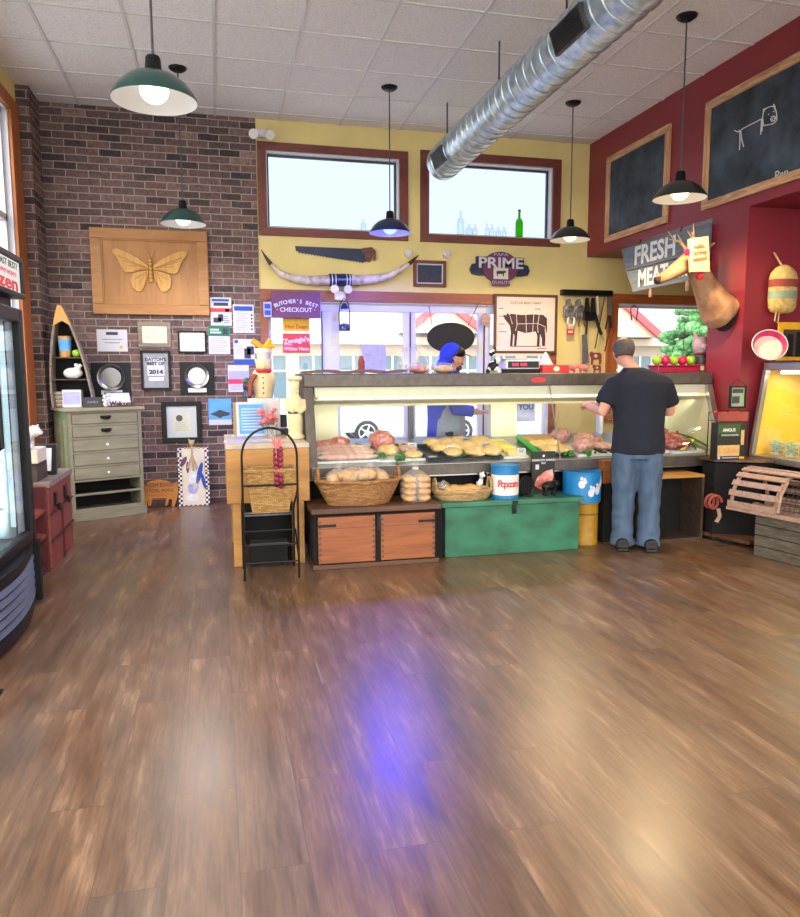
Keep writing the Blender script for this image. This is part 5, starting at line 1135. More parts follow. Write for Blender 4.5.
# stacked yellow-white packs
T = tray(511,455,.20,.38,'tray of stacked pale yellow slices left of the green divider','ice')
for i in range(7):
    mb = MB(); mb.T = T @ Matrix.Translation((-.02+.008*i,.13-.045*i,.022)) @ Matrix.Rotation(.5,4,'X'); mb.box(-.07,.07,-.03,.03,-.006,.006)
    single('cheese_slice', mb, 'ytag' if i%2 else 'cream', ['rearmost','second','third','fourth','fifth','sixth','front'][i]+' pale yellow slice in the row left of the green divider', 'cheese', 'yellow slices in the meat case')
a_, b_ = on(517,440,.03), on(545,461,.03); mb = MB()
mb.tube([a_,b_],[(.02,.03)]*2,4); single('green_divider', mb, 'gstrip', 'bright green divider strip lying across the meat case deck', 'divider')
card(521,456,'price card right of the yellow slices',.02)
T = tray(556,455,.24,.36,'tray of breaded cutlets right of the green divider')
for i,(u,v) in enumerate(((-.07,.10),(.06,.10),(-.06,-.01),(.06,.0),(-.05,-.11),(.06,-.11))): cut('breaded_cutlet', T, u, v, (.07,.055,.03), 'bun' if i<2 else 'chick', ['back left','back right','middle left','middle right','front left','front right'][i]+' breaded cutlet in the tray right of the green divider', 'meat')
greens(567,456,'parsley beside the breaded cutlets',.08,22); greens(598,461,'parsley at the front near the customer',.08,20)
T = tray(592,455,.30,.40,'tray of plastic-wrapped roasts nearest to the left arm of the customer','ice')
for i,(u,v,lab) in enumerate(((-.08,.12,'back'),(.04,.0,'middle'),(-.05,-.12,'front'))):
    cc = T @ Vector((u,v,.07)); tt = Thing('wrapped_roast', lab+' plastic-wrapped pink roast beside the left arm of the customer', 'meat', cc, group='wrapped roasts'); mb = MB().ell(cc,(.095,.075,.065),16,10,None,.12)
    tt.part('roast', mb, 'meat', smooth=True); tt.part('wrap', MB().ell(cc+Vector((0,0,.004)),(.102,.082,.07),16,10,None,.05), 'bag', smooth=True)
T = tray(618,457,.20,.3,'tray of red fillets partly hidden behind the customer'); cut('red_fillet', T, -.02,.06,(.09,.05,.03),'meat','back red fillet behind the customer'); cut('red_fillet', T, -.02,-.06,(.09,.05,.025),'fish','front red fillet behind the customer')
# right of the customer
T = tray(684,452,.32,.40,'tray of dark red steaks right of the customer','ice')
for i,(u,v) in enumerate(((-.08,.10),(.03,.12),(-.06,.02),(.04,.0),(-.08,-.10),(.02,-.10))): cut('red_steak', T, u, v, (.075,.05,.045), 'meatd', ['back left','back right','middle left','middle right','front left','front right'][i]+' dark red steak in the tray right of the customer', 'meat')
T = tray(662,454,.14,.36,'white tray of pale meat just right of the customer','ice'); cut('pale_slab', T, 0,.0,(.055,.15,.04),'fish','pale slab in the white tray just right of the customer')
a_, b_ = on(702,434,.08), on(688,456,.03); single('yellow_tag', MB().tube([a_,b_],[(.018,.004)]*2,4), 'ytag', 'long yellow plastic tag leaning across the red steaks', 'tag')
for i,(p0,p1) in enumerate((((698,441),(708,458)),((704,438),(712,450)))):
    a_, b_ = on(*p0,.05), on(*p1,.035); b_.x=min(b_.x,4.22); a_.x=min(a_.x,4.2); single('green_onion', MB().tube([a_,(a_+b_)/2+Vector((0,0,.015)),b_],[.008,.011,.008],6), 'parsley', ['lower','upper'][i]+' green onion stalk at the right end of the meat case', 'vegetable', 'green onions', smooth=True)
for i,(px,py) in enumerate(((676,435),(684,433),(693,436))): c = on(px,py,.03); single('red_pepper', MB().ell(c,(.035,.03,.028),10,7,None,.3), 'redpr', ['left','middle','right'][i]+' red pepper piece at the back above the dark steaks', 'vegetable', 'red pepper pieces', smooth=True)
# ================================================================== back wall, above and around the windows
YW = WY-.001
def wp(px, py, y=YW-.03): return P(px, py, Y=y)
def flat(pts, y, th): return [(wp(a,b,y).x, y, wp(a,b,y).z) for a,b in pts], (0,th,0)
# hand saw
t = Thing('hand_saw', 'dark hand saw hung above the long horns on the yellow wall', 'saw', tuple(wp(330,256,8.19)))
mb = MB(); pts, d = flat([(295,246),(365,249),(366,262),(334,258),(296,251)], 8.185, .004); mb.prism(pts, d)
for i in range(22): 
    px = 298+3*i; py = 251.5+10.5*(px-298)/66; q = [wp(px,py-.3,8.185),wp(px+3,py+.3,8.185),wp(px+1.5,py+2,8.185)]; mb.prism(q,(0,.003,0))
t.part('blade', mb, 'saw')
mb = MB(); a = [(362,248),(372,247),(376,251),(376,260),(374,261),(373,256),(370,262),(366,261),(366,256),(362,252)]; pts, d = flat(a, 8.175, .02); mb.prism(pts, d)
t.part('handle', mb, 'sawh', bevel=.004); 
# long horns
t = Thing('long_horns', 'wide pair of long horns with a dark leather centre band, mounted below the saw', 'horns', tuple(wp(340,280,8.17)))
def pth(l, y0, y1): return [tuple(wp(a,b,y0+(y1-y0)*i/(len(l)-1))) for i,(a,b) in enumerate(l)]
L_ = [(330,280),(318,280.5),(304,280.5),(291,278),(280,273),(271,264.5),(265,256),(261,249.5)]; R_2 = [(350,280),(364,280),(378,279),(390,275.5),(400,270),(409,264),(415,258.5),(419,255)]
rad = [.058,.054,.048,.042,.035,.026,.014,.003]
for l_ in (L_, R_2):
    pp = pth(l_, 8.12, 8.06); h_ = t.part('horn', MB().tube(pp[:6], rad[:6], 14), 'horn', smooth=True); t.part('horn_tip', MB().tube(pp[5:], rad[5:], 12), 'horntip', h_, smooth=True)
c0, c1 = wp(329,280,8.12), wp(351,280,8.12)
t.part('leather_band', MB().cyl(c0,c1,.068,n=20), 'pblue', smooth=True)
for f_ in (.12,.28,.78,.92): t.part('band_stripe', MB().cyl(c0+(c1-c0)*(f_-.02), c0+(c1-c0)*(f_+.02), .07, n=20), 'paper')
t.part('mount', MB().box(c0.x-.1,c1.x+.1,8.17,8.199,c0.z-.05,c0.z+.05), 'dpine')
# spotlight and lantern on the lower casing
c = wp(340,294,8.15); t = Thing('twin_spotlight', 'small white twin emergency spotlight right under the horns', 'lamp', (c.x,8.174,c.z))
t.part('housing', MB().box(c.x-.06,c.x+.06,8.12,8.174,c.z-.07,c.z+.03), 'white', bevel=.01)
for s in (-1,1): t.part('spot_head', MB().cyl((c.x+s*.06,8.12,c.z+.05),(c.x+s*.075,8.04,c.z+.04),.035,.045,16), 'white', smooth=True)
c = wp(261,133,8.15); t = Thing('twin_spotlight', 'white twin emergency spotlight high at the edge of the brick', 'lamp', (c.x,8.174,c.z))
t.part('housing', MB().box(c.x-.06,c.x+.05,8.10,8.174,c.z-.05,c.z+.03), 'white', bevel=.01)
for s in (-1,1): t.part('spot_head', MB().cyl((c.x+s*.06,8.12,c.z-.02),(c.x+s*.085,8.03,c.z-.05),.035,.05,16), 'white', smooth=True)
for i,(px,py) in enumerate(((408.5,253),(446.5,254))):
    c = wp(px,py,8.16); t = Thing('wall_spotlight', ['small white round wall light at the right tip of the horns','small white wall light left of the painted oval sign reading PRIME'][i], 'lamp', (c.x,8.199,c.z))
    t.part('base', MB().cyl((c.x,8.15,c.z),(c.x,8.199,c.z),.045,n=18), 'white', smooth=True); t.part('lens', MB().ell((c.x,8.145,c.z),(.045,.03,.045)), 'bag', smooth=True)
lp = wp(344.5,320,8.08); z0, z1 = wp(345,331,8.08).z, wp(345,302,8.08).z; hh_ = z1-z0
t = Thing('oil_lantern', 'dark hurricane lantern hanging in front of the lower window post', 'lantern', (lp.x,8.08,z0))
t.part('fount', MB().lathe([(0,0),(.06,0),(.066,.03),(.05,.07),(.03,.08),(0,.08)],(lp.x,8.08,z0),20), 'pblue', smooth=True)
t.part('globe', MB().lathe([(.03,.08),(.05,.12),(.052,.17),(.035,.24)],(lp.x,8.08,z0),20), 'bag', smooth=True); t.part('cap', MB().lathe([(.04,.24),(.045,.25),(.03,.28),(.02,.30),(0,.305)],(lp.x,8.08,z0),20), 'pblue', smooth=True)
for s in (-1,1): t.part('side_tube', MB().tube([(lp.x+s*.055,8.08,z0+.03),(lp.x+s*.062,8.08,z0+.18),(lp.x+s*.045,8.08,z1-.02),(lp.x+s*.03,8.08,z1)],.007,8), 'pblue')
t.part('bail', MB().tube([(lp.x-.03,8.08,z1),(lp.x,8.10,z1+.05),(lp.x+.03,8.08,z1)],.005,6), 'blackm')
t.part('hanging_loop', MB().tube([(lp.x+.07+.014*math.cos(i*PI/6),8.1,z0-.11+.045*math.sin(i*PI/6)) for i in range(12)],.003,5,True), 'greyink')
# framed photograph
x0,x1,z0,z1 = RC(413.5,260.5,446,287,8.18)
t = Thing('framed_photo', 'small dark landscape photo in a brown frame on the yellow wall', 'picture', ((x0+x1)/2,8.18,z0))
t.part('frame', MB().frame(x0,x1,z0,z1,.035,8.165,8.199), 'frame_red', bevel=.004); t.part('mat_board', MB().box(x0+.03,x1-.03,8.185,8.198,z0+.03,z1-.03), 'paper')
t.part('photo', MB().box(x0+.05,x1-.05,8.183,8.185,z0+.05,z1-.05).m(1).prism([(x0+.05,8.183,z0+.05),(x1-.05,8.183,z0+.05),(x1-.05,8.183,z0+.15),((x0+x1)/2,8.183,z0+.11),(x0+.12,8.183,z0+.17),(x0+.05,8.183,z0+.13)],(0,-.001,0)), ['saw','ink'])
# PRIME sign
x0,x1,z0,z1 = RC(470.5,252,530.5,286,8.15); cx=(x0+x1)/2; cz=(z0+z1)/2; w=x1-x0; hgt=z1-z0
t = Thing('painted_sign', 'shaped maroon and navy sign reading PRIME below the second high window', 'sign', (cx,8.18,z0))
def ov(cx,cz,rx,rz,y,th,n=36): return [(cx+rx*math.cos(2*PI*i/n),y,cz+rz*math.sin(2*PI*i/n)) for i in range(n)],(0,th,0)
t.part('scroll', MB().prism([(cx+w*a,8.165,cz+hgt*b) for a,b in ((-.40,.36),(.40,.36),(.40,.16),(.47,.13),(.5,-.02),(.47,-.16),(.36,-.2),(-.36,-.2),(-.47,-.16),(-.5,-.02),(-.47,.13),(-.40,.16))],(0,.03,0)), 'pblue', bevel=.004)
f_ = t.part('oval', MB().prism(*ov(cx,cz+.02,w*.30,hgt*.46,8.150,.04)), 'purple', bevel=.003)
mb = MB().text('PRIME', hgt*.44, (cx,8.148,cz+hgt*.16), depth=.006, bold=.003, wscale=1.25); t.part('lettering', mb, 'paper', f_)
t.part('small_lettering', MB().text('PAPA', hgt*.12, (cx,8.149,cz+hgt*.42), depth=.002, wscale=1.6), 'lilac', f_)
t.part('badge', MB().box(cx-w*.12,cx+w*.12,8.142,8.152,cz-hgt*.30,cz+hgt*.03), 'parch', f_)
mb = MB(); T_ = Matrix.Translation((cx,8.140,cz-hgt*.13)) @ Matrix.Rotation(PI/2,4,'X')
cow2 = [(-1,.25),(-.9,.45),(-.7,.5),(-.2,.42),(.5,.45),(.8,.4),(.95,.1),(.9,-.2),(.85,.1),(.78,0),(.78,-.55),(.6,-.55),(.58,-.1),(-.35,-.12),(-.38,-.55),(-.56,-.55),(-.58,0),(-.75,.12),(-.95,.12)]
t.part('cow_mark', MB().prism([(cx-a*w*.085,8.141,cz-hgt*.13+b*w*.085) for a,b in cow2],(0,-.002,0)), 'ink', f_)
t.part('ribbon', MB().box(cx-w*.15,cx+w*.15,8.138,8.15,cz-hgt*.5,cz-hgt*.30).m(1).text('QUALITY', hgt*.13, (cx,8.136,cz-hgt*.40), depth=.002, wscale=1.1), ['purple','lilac'], f_)
# cow cuts poster in front of the window
x0,x1,z0,z1 = RC(493.5,294.5,556.5,353.5,8.16)
t = Thing('beef_cuts_poster', 'brown framed beef cuts poster with a dark cow, hung over the window edge', 'picture', ((x0+x1)/2,8.16,z0))
t.part('frame', MB().frame(x0,x1,z0,z1,.03,8.135,8.165), 'dpine', bevel=.003); pp = t.part('poster', MB().box(x0+.03,x1-.03,8.15,8.162,z0+.03,z1-.03), 'posterp')
cx=(x0+x1)/2; cz=(z0+z1)/2-.02
cow = [(-.27,.08),(-.285,.13),(-.25,.115),(-.235,.145),(-.20,.12),(-.19,.14),(-.17,.135),(-.05,.125),(.10,.135),(.22,.13),(.27,.09),(.275,-.05),(.262,-.09),(.25,.0),(.245,-.05),(.255,-.13),(.25,-.235),(.215,-.235),(.21,-.15),(.185,-.09),(.18,-.235),(.145,-.235),(.15,-.12),(.13,-.065),(.0,-.085),(-.10,-.06),(-.115,-.235),(-.145,-.235),(-.14,-.12),(-.155,-.09),(-.165,-.235),(-.195,-.235),(-.185,-.08),(-.20,.0),(-.235,.04)]
pc = t.part('cow_drawing', MB().prism([(cx+a,8.149,cz+b) for a,b in cow],(0,-.0012,0)), 'cowdark', pp)
mb = MB()
for l_ in ([(-.12,.13),(-.11,.0),(-.13,-.06)],[(.0,.125),(.01,-.08)],[(.10,.135),(.09,-.07)],[(.17,.13),(.15,.0),(.16,-.08)],[(-.11,.02),(.15,.03)],[(-.2,.11),(-.17,.02)],[(.15,.03),(.25,-.01)]): mb.tube([(cx+a,8.1475,cz+b) for a,b in l_],.004,4)
t.part('cut_lines', mb, 'posterp', pc)
mb = MB().text('CUTS OF BEEF CHART', .04, (cx,8.149,z1-.10), depth=.0006)
r_ = random.Random(2)
for i in range(16):
    u, v = r_.choice([(-.32,.12),(.28,.36)]), 0
    a = x0+.06+(.12 if i%2 else .0)+(.45 if i>=8 else 0); zz = z1-.17-.045*(i%8); mb.box(a,a+r_.uniform(.05,.1),8.149,8.15,zz,zz+.008) if not (cz-.24<zz<cz+.15 and abs(a-cx)<.26) else None
mb.box(cx-.2,cx+.2,8.149,8.15,z0+.08,z0+.088).box(cx+.15,cx+.27,8.149,8.15,z0+.055,z0+.062)
t.part('lettering', mb, 'cowdark', pp)
# signs in the first lower window
x0,x1,z0,z1 = RC(271,291.5,320.5,318,8.05)
t = Thing('checkout_sign', "maroon board reading BUTCHER'S BEST CHECKOUT at the top of the first lower window", 'sign', ((x0+x1)/2,8.05,z0))
b_ = t.part('board', MB().box(x0,x1,8.05,8.07,z0,z1), 'purple', bevel=.003); cx=(x0+x1)/2
mb = MB().arctext("BUTCHER'S BEST", .056, (cx,8.048,z0-.36), .535, .84, depth=.0015, bold=.001); t.part('arched_lettering', mb, 'paper', b_)
t.part('lettering', MB().text('· CHECKOUT ·', .064, (cx,8.048,z0+.085), depth=.0015, bold=.001), 'paper', b_)
for s in (.08,.5): t.part('bracket', MB().box(x0+s,x0+s+.02,8.07,8.18,z1-.04,z1-.02), 'blackm')
x0,x1,z0,z1 = RC(263.5,302,271.5,317,8.04); single('pale_leaflet', MB().box(x0,x1,8.03,8.034,z0,z1).m(1).box(x0+.01,x1-.01,8.029,8.03,z1-.07,z1-.02).box(x0+.01,x1-.01,8.029,8.03,z0+.02,z0+.07), ['lilac','flblue'], 'pale blue leaflet at the left edge of the maroon checkout board', 'leaflet')
x0,x1,z0,z1 = RC(283,318.5,309.5,331.5,8.20)
t = Thing('hot_dog_sign', 'yellow window sign directly above the red one', 'sign', ((x0+x1)/2,8.2,z0)); b_ = t.part('panel', MB().box(x0,x1,8.20,8.206,z0,z1+.06), 'mustard'); t.part('lettering', MB().text('Hot Dogs', .062, ((x0+x1)/2,8.199,z0+.05), depth=.001, bold=.001), 'orprint', b_); t.part('script_mark', MB().prism(*ov((x0+x1)/2,z1+.03,.10,.03,8.199,-.001,20)), 'zred', b_)
x0,x1,z0,z1 = RC(283,333.5,310,353,8.20)
t = Thing('white_hots_sign', 'red window sign with white script lettering below the yellow sign', 'sign', ((x0+x1)/2,8.2,z0)); b_ = t.part('panel', MB().box(x0,x1,8.20,8.206,z0,z1), 'zred'); t.part('lettering', MB().text('White Hots', .056, ((x0+x1)/2,8.199,z0+.045), depth=.001, bold=.001).text("Zweigle's", .075, ((x0+x1)/2,8.199,z1-.075), (1,0,.12), (-.25,0,1), depth=.001, bold=.002), 'paper', b_); t.part('small_print', MB().text("POPPIN'", .026, (x0+.06,8.199,z0+.09), depth=.001), 'paper', b_)
# black oval sign and wooden tag hanging in the window
x0,x1,z0,z1 = RC(427,322.5,474.5,353,8.12); cx=(x0+x1)/2; cz=(z0+z1)/2
t = Thing('oval_sign', 'blank black oval sign hanging on chains in the lower window above the hooded person', 'sign', (cx,8.12,z0))
t.part('board', MB().prism(*ov(cx,cz,(x1-x0)/2,(z1-z0)/2,8.11,.02,48)), 'black', bevel=.003)
for a, b in (((432,325),(429,306)),((468,326),(479,302))): t.part('chain', MB().tube([tuple(wp(*a,8.12)),tuple(wp(b[0],b[1],8.17))],.005,6), 'dsteel')
c = wp(486,320,8.15); single('wooden_tag', MB().prism([(c.x-.06,8.15,c.z-.05),(c.x+.05,8.15,c.z-.08),(c.x+.06,8.15,c.z+.03),(c.x-.0,8.15,c.z+.08),(c.x-.05,8.15,c.z+.05)],(0,.015,0)).tube([(c.x,8.155,c.z+.07),(c.x+.02,8.165,c.z+.17),(c.x+.03,8.17,c.z+.20)],.003,5), 'trapw', 'small wooden tag hanging left of the beef cuts poster', 'tag')
x0,x1,z0,z1 = RC(362,345,386,371,8.20); single('window_notice', MB().box(x0,x1,8.20,8.203,z0,z1).m(1).box(x0+.04,x0+.1,8.199,8.2,z1-.12,z1-.1), ['lilac','greyink'], 'pale blue notice taped inside the window behind the brown paper', 'notice')
# bottles on the high sills
sy = WY+.05; sz = 2.983
def bottle(c, h_, r_, m, label, cap=None):
    t = Thing('glass_bottle', label, 'bottle', c, group='bottles on the high window sills'); x,y,z = c
    t.part('bottle', MB().lathe([(0,0),(r_,0),(r_,h_*.55),(r_*.85,h_*.64),(r_*.34,h_*.74),(r_*.32,h_*.96),(r_*.4,h_*.965),(r_*.4,h_)],c,16), m, smooth=True)
    if cap: t.part('stopper', MB().cyl((x,y,z+h_*.98),(x,y,z+h_*1.04),r_*.36,n=10), cap)
for px, h_, r_, m, lab, cp in ((460.5,.27,.045,'clearb','tall clear bottle at the left of the second high window sill',None),(469,.13,.045,'clearb','short clear jar right of the tall clear bottle',None),(475,.14,.03,'clearb','slim small clear bottle left of the middle of the sill',None),(487,.15,.03,'clearb','small clear bottle in the middle of the sill, leftmost of the group',None),(492,.15,.028,'clearb','small clear bottle in the middle of the second sill group',None),(498,.12,.035,'clearb','squat clear bottle right of the middle on the second sill',None),(504,.12,.03,'clearb','small clear bottle nearest to the green one',None),(519,.31,.045,'grn_glass','bright green bottle on the right of the second high sill','pgreen'),(363.5,.13,.035,'clearb','small clear bottle on the sill of the first high window',None)):
    x = P(px,238,Y=sy).x
    bottle((x,sy,sz), h_, r_, m, lab, cp)
# tool rack
YT = 8.15
r0, r1 = wp(561.5,292,YT), wp(612,293,YT)
t = Thing('tool_rack', 'dark magnetic tool rack bar on the yellow wall right of the beef poster', 'rack', ((r0.x+r1.x)/2,8.17,r0.z)); t.part('bar', MB().box(r0.x,r1.x,8.12,8.199,r0.z-.035,r0.z+.03), 'black', bevel=.008)
t.part('hook_rail', MB().box(r0.x+.02,r1.x-.02,8.105,8.12,r0.z-.05,r0.z-.04), 'dsteel')
def tp(x, y, yy=8.10): return P(550+x/8.333, 280+y/8.333, Y=yy)
G = 'tools hanging from the dark rack'
for i,(x,lab) in enumerate(((150,'grey mesh glove hanging leftmost on the tool rack'),(230,'grey mesh glove hanging second from left on the tool rack'))):
    mb = MB(); a = tp(x,165,8.12); b = tp(x+5,235,8.09); mb.tube([tuple(a),tuple(b)],[(.055,.02),(.075,.03)],12).ell(b,(.07,.03,.05))
    for q in range(4): mb.cyl(b+Vector((-.05+.033*q,0,-.01)), b+Vector((-.055+.036*q,0,-.10-.02*(q%2))), .018,.013,8)
    mb.cyl(b+Vector((.05,0,.03)),b+Vector((.085,0,-.02)),.017,.012,8)
    single('mesh_glove', fuse(mb,.008,3), 'dsteel2', lab, 'glove', G, smooth=True)
mb = MB().tube([tuple(tp(155,300)),tuple(tp(145,360)),tuple(tp(160,385)),tuple(tp(195,375)),tuple(tp(205,330)),tuple(tp(190,300))],.011,8); single('shackle', mb, 'ice', 'white shackle hook under the leftmost mesh glove', 'hook', G, smooth=True)
c = tp(170,432); single('red_tag', MB().box(c.x-.045,c.x+.045,8.098,8.108,c.z-.035,c.z+.035).m(1).box(c.x-.03,c.x+.03,8.0965,8.098,c.z-.012,c.z+.012).m(0).tube([tuple(c),tuple(tp(175,385))],.004,5), ['zred','paper'], 'small red tag hanging below the white shackle', 'tag', G)
t = Thing('pincers', 'rust brown pincers hanging between the mesh gloves and the black gloves', 'tool', tp(260,340), group=G)
for s in (-1,1): t.part('handle', MB().tube([tuple(tp(262,290)),tuple(tp(262+s*22,330)),tuple(tp(262+s*26,390))],[.012,.011,.008],8), 'sawh', smooth=True)
t.part('jaw', MB().lathe([(.0,-.02),(.022,-.01),(.022,.01),(0,.02)],tp(262,285),12,rot=Matrix.Rotation(PI/2,3,'X')), 'blackm')
for i,(x,lab) in enumerate(((308,'left black glove hanging in the middle of the tool rack'),(358,'right black glove hanging in the middle of the tool rack'))):
    mb = MB(); a = tp(x,150,8.12); b = tp(x,270,8.08); mb.tube([tuple(a),tuple(b)],[(.03,.02),(.05,.028)],12)
    for q in range(4): mb.cyl(b+Vector((-.035+.023*q,0,0)), b+Vector((-.037+.025*q,0,-.09-.015*(q%2))), .014,.011,8)
    single('black_glove', fuse(mb,.008,3), 'black', lab, 'glove', G, smooth=True)
t = Thing('cleaver', 'long dark cleaver hanging under the black gloves', 'knife', tp(295,500,8.09), group=G)
t.part('handle', MB().tube([tuple(tp(310,290,8.10)),tuple(tp(300,455,8.10))],[.014,.013],8), 'black'); t.part('blade', MB().prism([tp(268,455,8.095),tp(305,450,8.095),tp(325,690,8.095),tp(270,702,8.095)],(0,.006,0)), 'dsteel2')
t = Thing('sharpening_steel', 'sharpening steel with pale shaft and black handle right of black gloves', 'tool', tp(400,300), group=G)
t.part('shaft', MB().tube([tuple(tp(392,135)),tuple(tp(398,290))],[(.028,.008),(.03,.008)],8), 'parch'); t.part('handle', MB().tube([tuple(tp(375,290)),tuple(tp(405,390)),tuple(tp(428,455))],[.02,.018,.022],8), 'black', smooth=True)
for i,(a,b,lab) in enumerate((((455,145),(375,570),'long thin black rod hanging slanted on the tool rack'),((505,395),(455,595),'thin black rod nearest to the window casing'))): single('skewer', MB().tube([tuple(tp(*a)),tuple(tp(*b))],.007,6), 'blackm', lab, 'skewer', G)
t = Thing('boning_knife', 'grey knife hanging at the right end of the tool rack', 'knife', tp(500,280), group=G); t.part('blade', MB().prism([tp(478,150),tp(522,160),tp(515,300),tp(488,300)],(0,.005,0)), 'dsteel2'); t.part('handle', MB().tube([tuple(tp(500,295)),tuple(tp(510,400))],.016,8), 'black')
single('short_rod', MB().tube([tuple(tp(487,300)),tuple(tp(462,410))],.012,8), 'blackm', 'short black rod hanging left of the grey knife', 'tool', G)
c = tp(412,660)
cw = [(-.08,.06),(-.055,.075),(-.03,.06),(.05,.062),(.075,.045),(.08,-.03),(.07,-.085),(.05,-.085),(.045,-.02),(-.03,-.025),(-.035,-.085),(-.06,-.085),(-.062,0),(-.085,.03)]
for i,(dx_,dz_,s,lab) in enumerate(((0,.02,1,'upper red cow-shaped plaque hanging under the tool rack'),(.02,-.115,.7,'lower small red cow-shaped plaque hanging under the tool rack'))):
    single('cow_plaque', MB().prism([(c.x+dx_+a*s,8.19,c.z+dz_+b*s) for a,b in cw],(0,.008,0)).m(1).prism([(c.x+dx_+.025*s*math.cos(k*PI/5),8.189,c.z+dz_+.02*s+.02*s*math.sin(k*PI/5)) for k in range(10)],(0,-.001,0)), ['buoyr','paper'], lab, 'plaque', 'red cow plaques')

# ================================================================== on top of the meat case
TZ = 1.4105
t = Thing('paper_roll_board', 'long warped brown board lying on the left end of the meat case top', 'board', (1.09,5.95,TZ))
rs = []
for i in range(15):
    x = .66+.83*i/14; z = TZ+.012*math.sin(i*.55)**2
    rs.append([(x,5.78,z),(x,6.08,z),(x,6.08,z+.022),(x,5.78,z+.022)])
t.part('board', MB().rings(rs), 'brownb')
mb = MB().lathe([(.11,0),(.115,.03),(.10,.16),(.06,.21),(0,.225)],(1.6,6.12,TZ),24); single('clear_cover', mb, 'bag', 'clear plastic dome cover right of the brown board on the case', 'cover', smooth=True)
mb = MB().lathe([(0,0),(.028,0),(.03,.1),(.02,.13),(.018,.15),(0,.15)],(1.19,6.2,TZ),14); single('red_bottle', mb, 'buoyr', 'small reddish bottle behind the brown board in front of the window notice', 'bottle', smooth=True)
for i,(x,l_) in enumerate(((1.62,'left bagged bun on the case top below the hooded person'),(1.83,'right bagged bun on the case top below the hooded person'))):
    t = Thing('bagged_bun', l_, 'bread', (x,5.9,TZ), group='bagged buns on the case'); t.part('bun', MB().ell((x,5.9,TZ+.035),(.085,.07,.035),16,10,None,.1), 'bun' if i else 'meat', smooth=True); t.part('plastic_bag', MB().ell((x,5.9,TZ+.045),(.11,.09,.045),16,10,None,.3), 'bag', smooth=True)
# price scale
t = Thing('price_scale', 'white and black price scale with a red number display on the case top', 'scale', (2.56,5.98,TZ))
t.part('body', MB().box(2.40,2.71,5.92,6.12,TZ+.035,TZ+.115), 'ice', bevel=.008); t.part('foot', MB().box(2.40,2.71,5.93,6.1,TZ,TZ+.034), 'black'); t.part('pan', MB().box(2.38,2.70,5.94,6.14,TZ+.118,TZ+.128), 'steel', bevel=.003)
s_ = t.part('display', MB().box(2.415,2.70,5.916,5.921,TZ+.045,TZ+.10), 'boxblk'); t.part('digits', MB().text('0.00  0.00', .034, (2.52,5.914,TZ+.072), depth=.001, bold=.001), 'redled', s_)
# cow and rooster ornament
mb = MB().ell((2.31,6.0,TZ+.055),(.05,.04,.05)).ell((2.345,5.99,TZ+.11),(.03,.03,.035)).ell((2.30,6.0,TZ+.17),(.03,.025,.03)).tube([(2.31,6.0,TZ+.18),(2.33,6.0,TZ+.22),(2.36,6.0,TZ+.215),(2.365,6.0,TZ+.19)],.012,8).cyl((2.27,5.98,TZ+.05),(2.25,5.97,TZ),.02,.022,8).cyl((2.35,5.98,TZ+.05),(2.36,5.97,TZ),.02,.022,8)
single('cow_ornament', fuse(mb,.007,3,lambda p: 1 if noise.noise(p*22)>.0 else 0), ['pigw','black'], 'small black and white cow ornament left of the price scale', 'figurine', smooth=True)
t = Thing('red_carton', 'flat red carton right of the price scale', 'box', (2.83,5.96,TZ)); t.part('box', MB().box(2.73,2.98,5.9,6.08,TZ,TZ+.07), 'zred', bevel=.004); t.part('print', MB().prism([(2.86+.03*math.cos(k*PI/6),5.899,TZ+.035+.022*math.sin(k*PI/6)) for k in range(12)],(0,-.001,0)), 'parch')
single('paper_cone', MB().lathe([(.075,0),(.07,.005),(.008,.11),(0,.112)],(2.80,6.0,TZ+.071),20,1,.7), 'paper', 'white paper cone standing on the flat red carton', 'paper', smooth=True)
for i,x in enumerate((3.05,3.17)):
    pg = pig(MB(),(x,6.0,TZ),.14,PI if i else 0,1.0,.4); single('pink_pig', fuse(pg,.005,3), 'pinkw', ['left','right'][i]+' small pink pig on the case top right of the red carton', 'figurine', 'pink pigs', smooth=True)
# ledge behind the pier and the things on its right end
t = Thing('corner_ledge', 'short grey ledge continuing the case top behind the red pier', 'shelf', (4.55,6.1,1.36)); t.part('board', MB().box(4.315,4.85,5.895,6.32,1.36,1.409), 'dsteel'); t.part('bracket', MB().prism([(4.5,6.0,1.36),(4.7,6.0,1.36),(4.6,6.0,1.2)],(0,.03,0)), 'dsteel')
t = Thing('red_display_tray', 'red tray under the row of green and pink apples on the meat case', 'tray', (4.07,6.0,TZ)); t.part('tray', MB().box(3.87,4.30,5.92,6.08,TZ,TZ+.055).box(3.86,4.31,5.91,6.09,TZ+.055,TZ+.068), 'magenta2', bevel=.006)
for i,px in enumerate((653.5,662.5,671.5,680.5,689.5)):
    x = 3.905+.0885*i; z = TZ+.069
    if i == 0: l_ = 'leftmost green apple in the row on the red tray'
    else: l_ = ['','left pink apple in the row on the red tray','middle green apple in the row on the red tray','right pink apple in the row on the red tray','rightmost green apple in the row on the red tray'][i]
    t = Thing('display_apple', l_, 'apple', (x,6.0,z), group='apples on the red tray'); t.part('fruit', MB().lathe([(0,.008),(.016,0),(.036,.014),(.044,.042),(.036,.072),(.014,.082),(0,.074)],(x,6.0,z),20), 'apg' if i%2==0 else 'app', smooth=2); t.part('stem', MB().cyl((x,6.0,z+.074),(x+.005,6.0,z+.095),.003,n=6), 'bark')
x = 4.385; yb2 = 6.02
